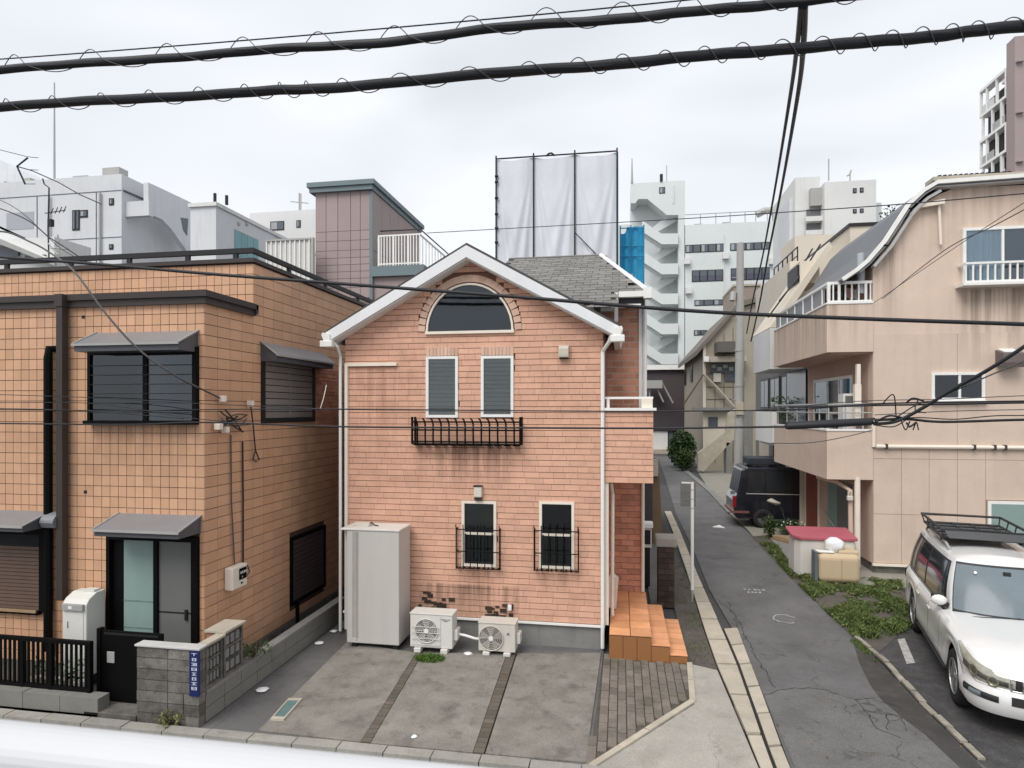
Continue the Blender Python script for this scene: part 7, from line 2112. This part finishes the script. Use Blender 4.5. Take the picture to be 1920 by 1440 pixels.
m = M(); m.box(vx0 - .12, vx0 + .02, VY + .02, VY + .10, 1.18, 1.30); m.build('door_hinge', chrome, van)
for xw in (vx0 + .98, vx0 + 3.6):
    for yy, s in ((VY + .12, -1), (VY + 1.6, 1)):
        m = M(); rows = []
        for r_, d in ((.2, -.13), (.28, -.14), (.335, -.12), (.34, 0), (.33, .1)): rows.append([(xw + math.cos(k * .2618) * r_, yy + d * (1 if s < 0 else -1), .34 + math.sin(k * .2618) * r_) for k in range(24)])
        m.grid(rows, True); ty = m.build('tyre', rubber, van, smooth=True)
        m = M(); m.prism([(xw + math.cos(k * .2618) * .21, yy + (-.115 if s < 0 else .115), .34 + math.sin(k * .2618) * .21) for k in range(24)], (0, .02 if s < 0 else -.02, 0)); m.build('rim', mat('steel_rim', (.10, .098, .09), .6, .2, 6), ty)
        m = M(); m.prism([(xw + math.cos(k * .5236) * .07, yy + (-.125 if s < 0 else .125), .34 + math.sin(k * .5236) * .07) for k in range(12)], (0, .02 if s < 0 else -.02, 0)); m.build('hub', black_plastic, ty)
m = M(); m.box(vx0 + .55, vx0 + 1.7, VY + .3, VY + 1.5, zt + .05, zt + .30); m.build('roof_box', mat('box_grey_blue', (.03, .034, .045), .5, .1, 2), van, bev=.03)
m = M(); m.box(vx0 + .7, vx0 + .75, VY + .3, VY + 1.5, zt - .0, zt + .049); m.box(vx0 + 1.5, vx0 + 1.55, VY + .3, VY + 1.5, zt, zt + .049); m.build('roof_bar', black_plastic, van)

# ================================================================== weeds, plants
rv = random.Random(11)
def leaf_at(m, p, s, flat=.5):
    d1 = Vector((rv.gauss(0, 1), rv.gauss(0, 1), rv.gauss(0, flat))).normalized() * s
    d2 = d1.cross(Vector((rv.gauss(0, .4), rv.gauss(0, .4), 1))).normalized() * s * .45
    p = Vector(p)
    m.add([p - d1 * .9, p - d2, p + d1, p + d2], [(0, 1, 2, 3)])
def blade(m, x, y, z, h, lean=.4):
    a = rv.random() * 6.28; w = .006 + .004 * rv.random(); b = a + 1.57
    dx, dy = math.cos(b) * w, math.sin(b) * w; l = h * lean * rv.random()
    m.add([(x - dx, y - dy, z), (x + dx, y + dy, z), (x + math.cos(a) * l * .4 + dx * .7, y + math.sin(a) * l * .4 + dy * .7, z + h * .6), (x + math.cos(a) * l, y + math.sin(a) * l, z + h)], [(0, 1, 2, 3)])
def scatter(poly, n):
    xs = [p[0] for p in poly]; ys = [p[1] for p in poly]; out = []
    while len(out) < n:
        p = (rv.uniform(min(xs), max(xs)), rv.uniform(min(ys), max(ys)))
        if inside(p, poly): out.append(p)
    return out
dens = lambda x, y: noise.noise(Vector((x * 1.6, y * 1.2, 7.7))) + .5 * noise.noise(Vector((x * 4.5, y * 4, 2.2)))
wl, wy, wg = M(), M(), M()
keep = xy((1413, 1010), (1440, 1008), (1500, 1080), (1530, 1085), (1560, 1100), (1620, 1085), (1690, 1095), (1705, 1130), (1720, 1165), (1690, 1192), (1640, 1200), (1600, 1196), (1540, 1142), (1480, 1082), (1440, 1036))
for x, y in scatter(keep, 26000):
    d = dens(x, y)
    px_ = 0
    if d < -.22 or rv.random() > .22 + 1.2 * (d + .22): continue
    h = (.025 + .13 * max(0, d + .25)) * (1.0 if y < 15.5 else .8)
    t = rv.random()
    if t < .30: leaf_at(wl, (x, y, .02 + h * rv.random()), rv.uniform(.025, .055))
    elif t < .44: leaf_at(wy, (x, y, .03 + h * (.5 + .5 * rv.random())), rv.uniform(.022, .05))
    else: blade(wg, x, y, .01, h * 1.1 + .03, 1.0)
strip2 = xy((1600, 1192), (1640, 1230), (1655, 1242), (1735, 1330), (1722, 1322), (1660, 1262), (1590, 1200))
for x, y in scatter(strip2, 900):
    if dens(x, y) > .0: blade(wg, x, y, .01, rv.uniform(.02, .06))
for x, y in scatter(xy((1270, 1040), (1290, 1090), (1340, 1250), (1292, 1240)), 1500):
    if dens(x * 2, y * 2) > .2: blade(wg, x, y, .012, rv.uniform(.01, .03), .9)
for x, y in scatter(pv_poly, 2600):
    if dens(x * 3, y * 3) > .05 + .5 * max(0, (10.2 - y) / 2.4): blade(wg, x, y, .018, rv.uniform(.008, .02), 1.2)
wl.build('weeds', leaf_m, label='green leafy weeds along the right edge of the alley', cat='weeds', kind='stuff')
wy.build('weeds', leaf2_m, label='yellowish low weeds mixed into the green strip by the tank', cat='weeds', kind='stuff')
wg.build('grass', grass_m, label='thin grass blades growing at the alley edge and between pavers', cat='grass', kind='stuff')
for k in range(60):
    p = scatter(keep, 1)[0]
    if dens(*p) > .05:
        h = rv.uniform(.2, .42); a = rv.random() * 6.28
        wg.tube([(p[0], p[1], 0), (p[0] + math.cos(a) * h * .15, p[1] + math.sin(a) * h * .15, h * .6), (p[0] + math.cos(a) * h * .4, p[1] + math.sin(a) * h * .4, h)], [.006, .005, .003], 4)
        for q in range(7): leaf_at(wl, (p[0] + math.cos(a) * h * .1 * q * .5 + rv.gauss(0, .03), p[1] + math.sin(a) * h * .1 * q * .5 + rv.gauss(0, .03), h * (.35 + q * .1)), rv.uniform(.03, .05))
lit = M()
for k in range(420):
    p = scatter(keep if k % 3 else xy((1290, 1240), (1240, 1030), (1480, 1080), (1830, 1425), (1480, 1440)), 1)[0]
    leaf_at(lit, (p[0], p[1], .022), rv.uniform(.012, .03), .1)
lit.build('leaf_litter', mat('dead_leaf', (.20, .14, .075), .85, .2, 4, rnd=.5), label='scattered brown dead leaves and grit on the alley and weedy strip', cat='leaf litter', kind='stuff')
tuft = M(); c = G(806, 1238)
for k in range(900):
    a, r_ = rv.random() * 6.28, rv.random() ** .6; blade(tuft, c[0] + math.cos(a) * r_ * .26, c[1] + math.sin(a) * r_ * .17, .02, rv.uniform(.02, .07), 1.2)
tuft.build('grass_tuft', mat('bright_grass', (.075, .14, .02), .7, .15, 3, rnd=.4), label='bright green grass tuft on the concrete below the left air conditioner', cat='grass', kind='stuff')
def plant(name, c, h, r_, n, s, mt, label, cat='plant', stems=5):
    t = thing(name, c, label, cat)
    st = M(); fo = M()
    for k in range(stems):
        a = rv.random() * 6.28; q = (c[0] + math.cos(a) * r_ * .5, c[1] + math.sin(a) * r_ * .5, c[2] + h * rv.uniform(.6, .95)); st.tube([c, ((c[0] + q[0]) / 2 + .03, (c[1] + q[1]) / 2, c[2] + h * .4), q], [.02, .012, .006], 5)
    for k in range(n):
        a = rv.random() * 6.28; b = math.acos(rv.uniform(-1, 1)); rr_ = rv.random() ** .45
        p = Vector((c[0] + math.cos(a) * math.sin(b) * rr_ * r_, c[1] + math.sin(a) * math.sin(b) * rr_ * r_, c[2] + h * .5 + math.cos(b) * rr_ * h * .5))
        if noise.noise(p * (1.6 / max(r_, .2))) < -.22 and rv.random() < .85: continue
        leaf_at(fo, p, s * rv.uniform(.6, 1.3), .8)
    st.build('stem', bark_m, t); fo.build('foliage', mt, t)
    return t
c = G(1443, 1008); plant('weed_plant', c, .75, .22, 700, .05, leaf_m, 'upright feathery green weed just left of the post lamp')
c = G(1482, 1003); plant('flowering_bush', c, .55, .42, 1300, .045, shrub_m, 'low dark green bush with pale flowers beside the peach pillars', 'bush')
fl = M()
rb = random.Random(2)
for k in range(14):
    p = Vector((c[0] + rb.uniform(-.35, .35), c[1] - rb.uniform(.1, .35), .25 + rb.uniform(0, .3))); fl.tube([p, p + Vector((.0, -.02, .02))], .022, 6)
fl.build('flowers', white_m, [o for o in col.objects if o.name.startswith('flowering_bush')][0])
c = G(1281, 880); plant('alley_shrub', (c[0], c[1] + 1.2, 0), 2.75, 1.05, 4200, .13, shrub_m, 'dense green shrub at the far end of the alley', 'shrub', 7)
c = (FX(1275, 44.5), 44.5, 0); plant('alley_shrub', (c[0] + .3, c[1], 0), 1.6, .7, 1500, .11, leaf_m, 'lower lighter green shrub in front of the dense one at the alley end', 'shrub', 5)
c = G(320, 1362); plant('wall_weed', (c[0], c[1], .0), .22, .2, 260, .03, leaf2_m, 'small weed growing at the foot of the dark block wall')
c = (XB - .06, SY(480, XB), .44); plant('wall_weed', c, .22, .3, 300, .03, leaf_m, 'low green weed on the coping beside the concrete screen')
c = P(1596, 420, 30); plant('roof_plant', (c[0] + .5, 27, SZ(1594, 425, 8.6) + .1), 1.0, .55, 150, .09, leaf_m, 'thin bare-branched plant on the roof edge of the cream house')

# ================================================================== wires and cables
def path(pts, n=14):
    q = [Vector(P(*p)) for p in pts]
    if pts[-1][0] >= 2030: q.append(q[-1] + (q[-1] - q[-2]) * 2.5)      # runs on to the next pole outside the frame
    if pts[0][0] <= -60: q.insert(0, q[0] + (q[0] - q[1]) * 2.5)
    return catmull(q, n)
def wire(pts, r, label, name='cable', cat='cable', mt=None, group=None, n=14, seg=6):
    return M().tube(path(pts, n), r, seg).build(name, mt or wire_m, label=label, cat=cat, group=group, smooth=True)
def bundle(pts, r, label, messenger=None, loops=0, amp=(0, 0), turns=20, lr=.004, mess_r=.006):
    pa_ = path(pts, 30)
    c0 = pa_[len(pa_) // 2]
    t = thing('cable_bundle', c0, label, 'cable', 'overhead cable bundles')
    wob = [p + Vector((0, 0, .005 * math.sin(i * .13) + .002 * math.sin(i * .41))) for i, p in enumerate(pa_)]
    M().tube(wob, r, 10).build('cable', wire_m, t, smooth=True)
    for q in range(3):
        sp_ = [p + Vector((0, math.cos(i * .035 + q * 2.1) * r * .55, math.sin(i * .035 + q * 2.1) * r * .55)) for i, p in enumerate(wob)]
        M().tube(sp_, r * .5, 8).build('strand', wire_m, t, smooth=True)
    if messenger: M().tube(path(messenger, 30), mess_r, 5).build('messenger_wire', wire_m, t)
    return t, pa_
def spiral(t, pa_, turns, up, down, lr, lean=.5, name='spiral_hanger'):
    m = M(); L_ = len(pa_) - 1; N_ = turns * 22; pts = []
    for k in range(N_ + 1):
        f = k / N_ * L_; i = min(int(f), L_ - 1); p = pa_[i].lerp(pa_[i + 1], f - i); a = k / 22 * 2 * math.pi
        s = math.sin(a); z = (up if s > 0 else down) * s
        pts.append(p + Vector((lean * .03 * math.cos(a), .05 * math.cos(a), z)))
    m.tube(pts, lr, 5); return m.build(name, wire_g, t, smooth=True)
Y1, Y2 = 5.0, 5.25
b1 = [(-420, 168, Y1), (-200, 148, Y1), (0, 130, Y1), (240, 114, Y1), (480, 95, Y1), (720, 79, Y1), (960, 50, Y1), (1200, 32, Y1), (1400, 12, Y1), (1600, -8, Y1), (1900, -36, Y1), (2300, -78, Y1)]
t1, pa1 = bundle(b1, .036, 'upper thick black overhead cable with wire loops and thin messenger line', messenger=[(-420, 139, Y1), (0, 111, Y1), (480, 74, Y1), (960, 32, Y1), (1240, 5, Y1), (1500, -22, Y1), (2300, -100, Y1)])
spiral(t1, pa1, 22, .125, .050, .0042, lean=0)
b2_ = [(-420, 226, Y2), (-200, 214, Y2), (0, 200, Y2), (240, 186, Y2), (480, 172, Y2), (640, 163, Y2), (960, 135, Y2), (1200, 116, Y2), (1400, 97, Y2), (1600, 82, Y2), (1760, 66, Y2), (1920, 50, Y2), (2300, 20, Y2)]
t2, pa2 = bundle(b2_, .042, 'lower thick black overhead cable wound with wire loops')
spiral(t2, pa2, 38, .072, .066, .0045, lean=0)
wire([(-400, 452, 7.4), (-80, 475, 7.4), (0, 482, 7.3), (180, 495, 7.2), (400, 514, 7.1), (640, 532, 7), (960, 556, 6.9), (1300, 583, 6.8), (1600, 597, 6.7), (1920, 608, 6.6), (2300, 622, 6.6)], .021, 'black cable crossing in front of the arched attic window', n=20)
# drop pair
wire([(1502, 10, 5.0), (1494, 90, 6), (1480, 190, 8), (1452, 360, 13), (1430, 480, 17.5), (1412, 560, 21), (1400, 625, 24)], .021, 'left of two black service cables dropping from the upper bundle to the cream house', group=None)
wire([(1509, 10, 5.0), (1506, 90, 6), (1494, 190, 8), (1464, 360, 13), (1440, 480, 17.5), (1424, 570, 21), (1408, 640, 24)], .024, 'right of two black service cables dropping from the upper bundle to the cream house')
wire([(-60, 455, 8.6), (0, 434, 8.5), (60, 455, 8.5), (100, 478, 8.3), (140, 510, 7.7), (200, 590, 7.6), (260, 655, 7.65), (330, 705, 7.9), (383, 732, 8.42), (425, 752, 9.12)], .014, 'grey service cable swinging down to the corner of the orange house', mt=wire_g)
wire([(-300, 310, 12), (0, 391, 11), (100, 450, 10.5), (190, 508, 10.2), (220, 515, 10)], .012, 'thin wire sloping down over the parapet of the orange house')
wire([(-200, 330, 14), (0, 375, 13), (120, 470, 12), (220, 513, 11), (310, 560, 9.6)], .008, 'thinner wire ending on the dark gutter of the orange house')
wire([(0, 768, 8.3), (240, 770, 8.2), (380, 768, 8.0), (640, 767, 7.6), (960, 770, 7.2), (1220, 771, 7.0), (1480, 768, 6.8), (1640, 757, 6.7), (1920, 752, 6.6), (2200, 750, 6.6)], .008, 'thin black wire level with the upper window sills of the pink house')
wire([(-200, 792, 8.3), (0, 794, 8.2), (240, 796, 8.0), (380, 792, 7.8), (640, 800, 7.4), (960, 802, 7.2), (1220, 803, 7.0), (1400, 801, 6.8), (1480, 800, 6.7)], .012, 'black cable passing in front of the iron flower-box rail')
wire([(-200, 735, 8.3), (0, 740, 8.2), (180, 746, 8.1), (380, 757, 7.9), (500, 762, 7.8), (640, 768, 7.6)], .006, 'highest of the thin wires across the left wide window', group=None)
wire([(-200, 755, 8.3), (0, 755, 8.2), (180, 757, 8.1), (345, 782, 8.0), (420, 790, 8.0)], .006, 'thin wire sagging to the clamp at the corner of the wide window')
wire([(-200, 765, 8.3), (0, 766, 8.2), (170, 771, 8.1), (345, 785, 8.0)], .007, 'lowest thin wire meeting the clamp at the wide window')
wire([(640, 768, 9), (760, 770, 9), (960, 773, 8.8), (1220, 774, 8.4)], .004, 'hair-thin wire just under the pink house window wire')
wire([(800, 437, 20), (960, 428, 19), (1160, 417, 18), (1300, 409, 17), (1500, 396, 15.5), (1700, 382, 14), (1920, 363, 12.5), (2200, 340, 11)], .011, 'thin dark wire rising rightward past the scaffold to the peach roof')
wire([(1655, 560, 15), (1770, 470, 12), (1860, 425, 11), (1960, 372, 10)], .008, 'thin pale wire crossing the upper peach wall towards the balcony', mt=wire_g)
wire([(1920, 380, 10.2), (1800, 458, 12), (1650, 560, 15.5), (1640, 566, 16.9)], .006, 'hair-thin wire landing at the upper balcony corner', mt=wire_g)
# cable splice in front of the lower balcony
YS_ = 6.6
sp2 = thing('cable_splice', P(1555, 797, YS_), 'black tubular cable splice with tangled leads in front of the peach balcony', 'cable splice')
m = M(); m.tube([P(1472, 801, YS_), P(1478, 799, YS_), P(1632, 791, YS_), P(1637, 790, YS_)], [.02, .036, .036, .02], 10); m.build('sleeve', wire_m, sp2, smooth=True)
m = M(); m.tube([P(1474, 793, YS_), P(1640, 785, YS_)], .012, 6); m.build('support_wire', wire_m, sp2)
rw = random.Random(8)
for k, (a, b, c_) in enumerate((((1636, 795), (1665, 780), (1690, 783)), ((1640, 797), (1675, 800), (1700, 786)), ((1655, 757), (1675, 740), (1680, 780)), ((1700, 755), (1712, 747), (1732, 752)), ((1722, 748), (1716, 768), (1735, 774)), ((1690, 790), (1698, 806), (1706, 790)), ((1700, 793), (1706, 800), (1718, 792)), ((1712, 806), (1718, 792), (1722, 806)), ((1680, 783), (1720, 758), (1745, 752)))):
    pts = path([(a[0], a[1], YS_), (b[0], b[1], YS_ - .05), (c_[0], c_[1], YS_)], 8); m = M(); m.tube(pts, .006 + .004 * (k % 3 == 0), 5); m.build('lead', wire_m, sp2)
wire([(1638, 795, 6.6), (1680, 790, 6.6), (1730, 765, 6.5), (1790, 728, 6.3), (1850, 695, 6.1), (1920, 650, 5.9), (2050, 560, 5.6)], .017, 'thick black cable rising right from the splice across the small window')
wire([(1740, 755, 6.5), (1800, 728, 6.3), (1860, 702, 6.2), (1920, 676, 6.1), (2050, 610, 6)], .007, 'thin cable just below the thick one rising to the right', mt=wire_g)
wire([(1480, 763, 6.7), (1560, 762, 6.7), (1640, 760, 6.7), (1760, 758, 6.6), (1920, 755, 6.6), (2150, 752, 6.6)], .011, 'black cable along the foot of the small dark window')
wire([(1640, 788, 6.6), (1700, 786, 6.6), (1770, 791, 6.6), (1920, 787, 6.6), (2150, 784, 6.6)], .014, 'lower black cable right of the splice')
wire([(1640, 786, 6.62), (1720, 783, 6.6), (1790, 786, 6.6), (1860, 780, 6.6), (1920, 779, 6.6), (2150, 777, 6.6)], .006, 'thin messenger wire above the lower black cable')
wire([(1640, 778, 7), (1780, 771, 7), (1920, 768, 7), (2150, 764, 7)], .005, 'faint thin wire between the two black cables at right', mt=wire_g)
wire([(1400, 770, 6.8), (1560, 756, 6.9), (1640, 751, 7), (1780, 748, 7), (1920, 742, 7), (2150, 736, 7)], .005, 'faint thin wire along the sill of the small window', mt=wire_g)
wire([(1447, 831, 17.2), (1520, 830, 17.2), (1590, 818, 17.2), (1636, 806, 17.2)], .012, 'drooping wire on the face of the lower balcony', mt=wire_g)
wire([(600, 768, 10.3), (607, 745, 10.4), (612, 722, 10.6)], .008, 'pale loose wire end on the side wall near the pink house', mt=ac_m)
# television antennas at the left edge
an = thing('tv_antenna', P(92, 480, 14), 'dark television antenna mast with cross arms above the orange house parapet', 'antenna')
m = M(); m.tube([P(92, 490, 14), P(90, 430, 14), P(92, 352, 14), P(83, 345, 14), P(80, 335, 14)], .018, 6); m.build('mast', dark_metal, an)
m = M(); m.tube([P(32, 312, 14), P(60, 320, 14), P(110, 342, 14), P(150, 365, 14), P(191, 383, 14)], .014, 5); m.build('boom', dark_metal, an)
m = M(); m.tube([P(52, 296, 14), P(32, 312, 14), P(47, 345, 14)], .024, 5); m.build('reflector', dark_metal, an)
for a, b in (((52, 294), (72, 296)), ((47, 345), (66, 345)), ((56, 318), (72, 319)), ((0, 281), (52, 294))):
    m = M(); m.tube([P(*a, 14), P(*b, 14)], .008, 4); m.build('element', dark_metal, an)
m = M(); m.tube([P(84, 400, 14), P(123, 394, 14)], .012, 5); m.build('boom', dark_metal, an)
for px in (95, 103, 111, 119): m = M(); m.tube([P(px, 402 - (px - 95) * .15, 14), P(px + 5, 390 - (px - 95) * .15, 14)], .013, 4); m.build('element', dark_metal, an)
m = M(); c = P(95, 418, 14); m.box(c[0] - .05, c[0] + .06, c[1] - .05, c[1] + .05, c[2] - .09, c[2] + .09); m.build('booster', dark_metal, an)
for a, b in (((90, 455), (108, 478)), ((108, 440), (112, 480)), ((95, 465), (128, 467))):
    m = M(); m.tube([P(*a, 14), P(*b, 14)], .02, 5); m.build('stay', grey_metal, an)
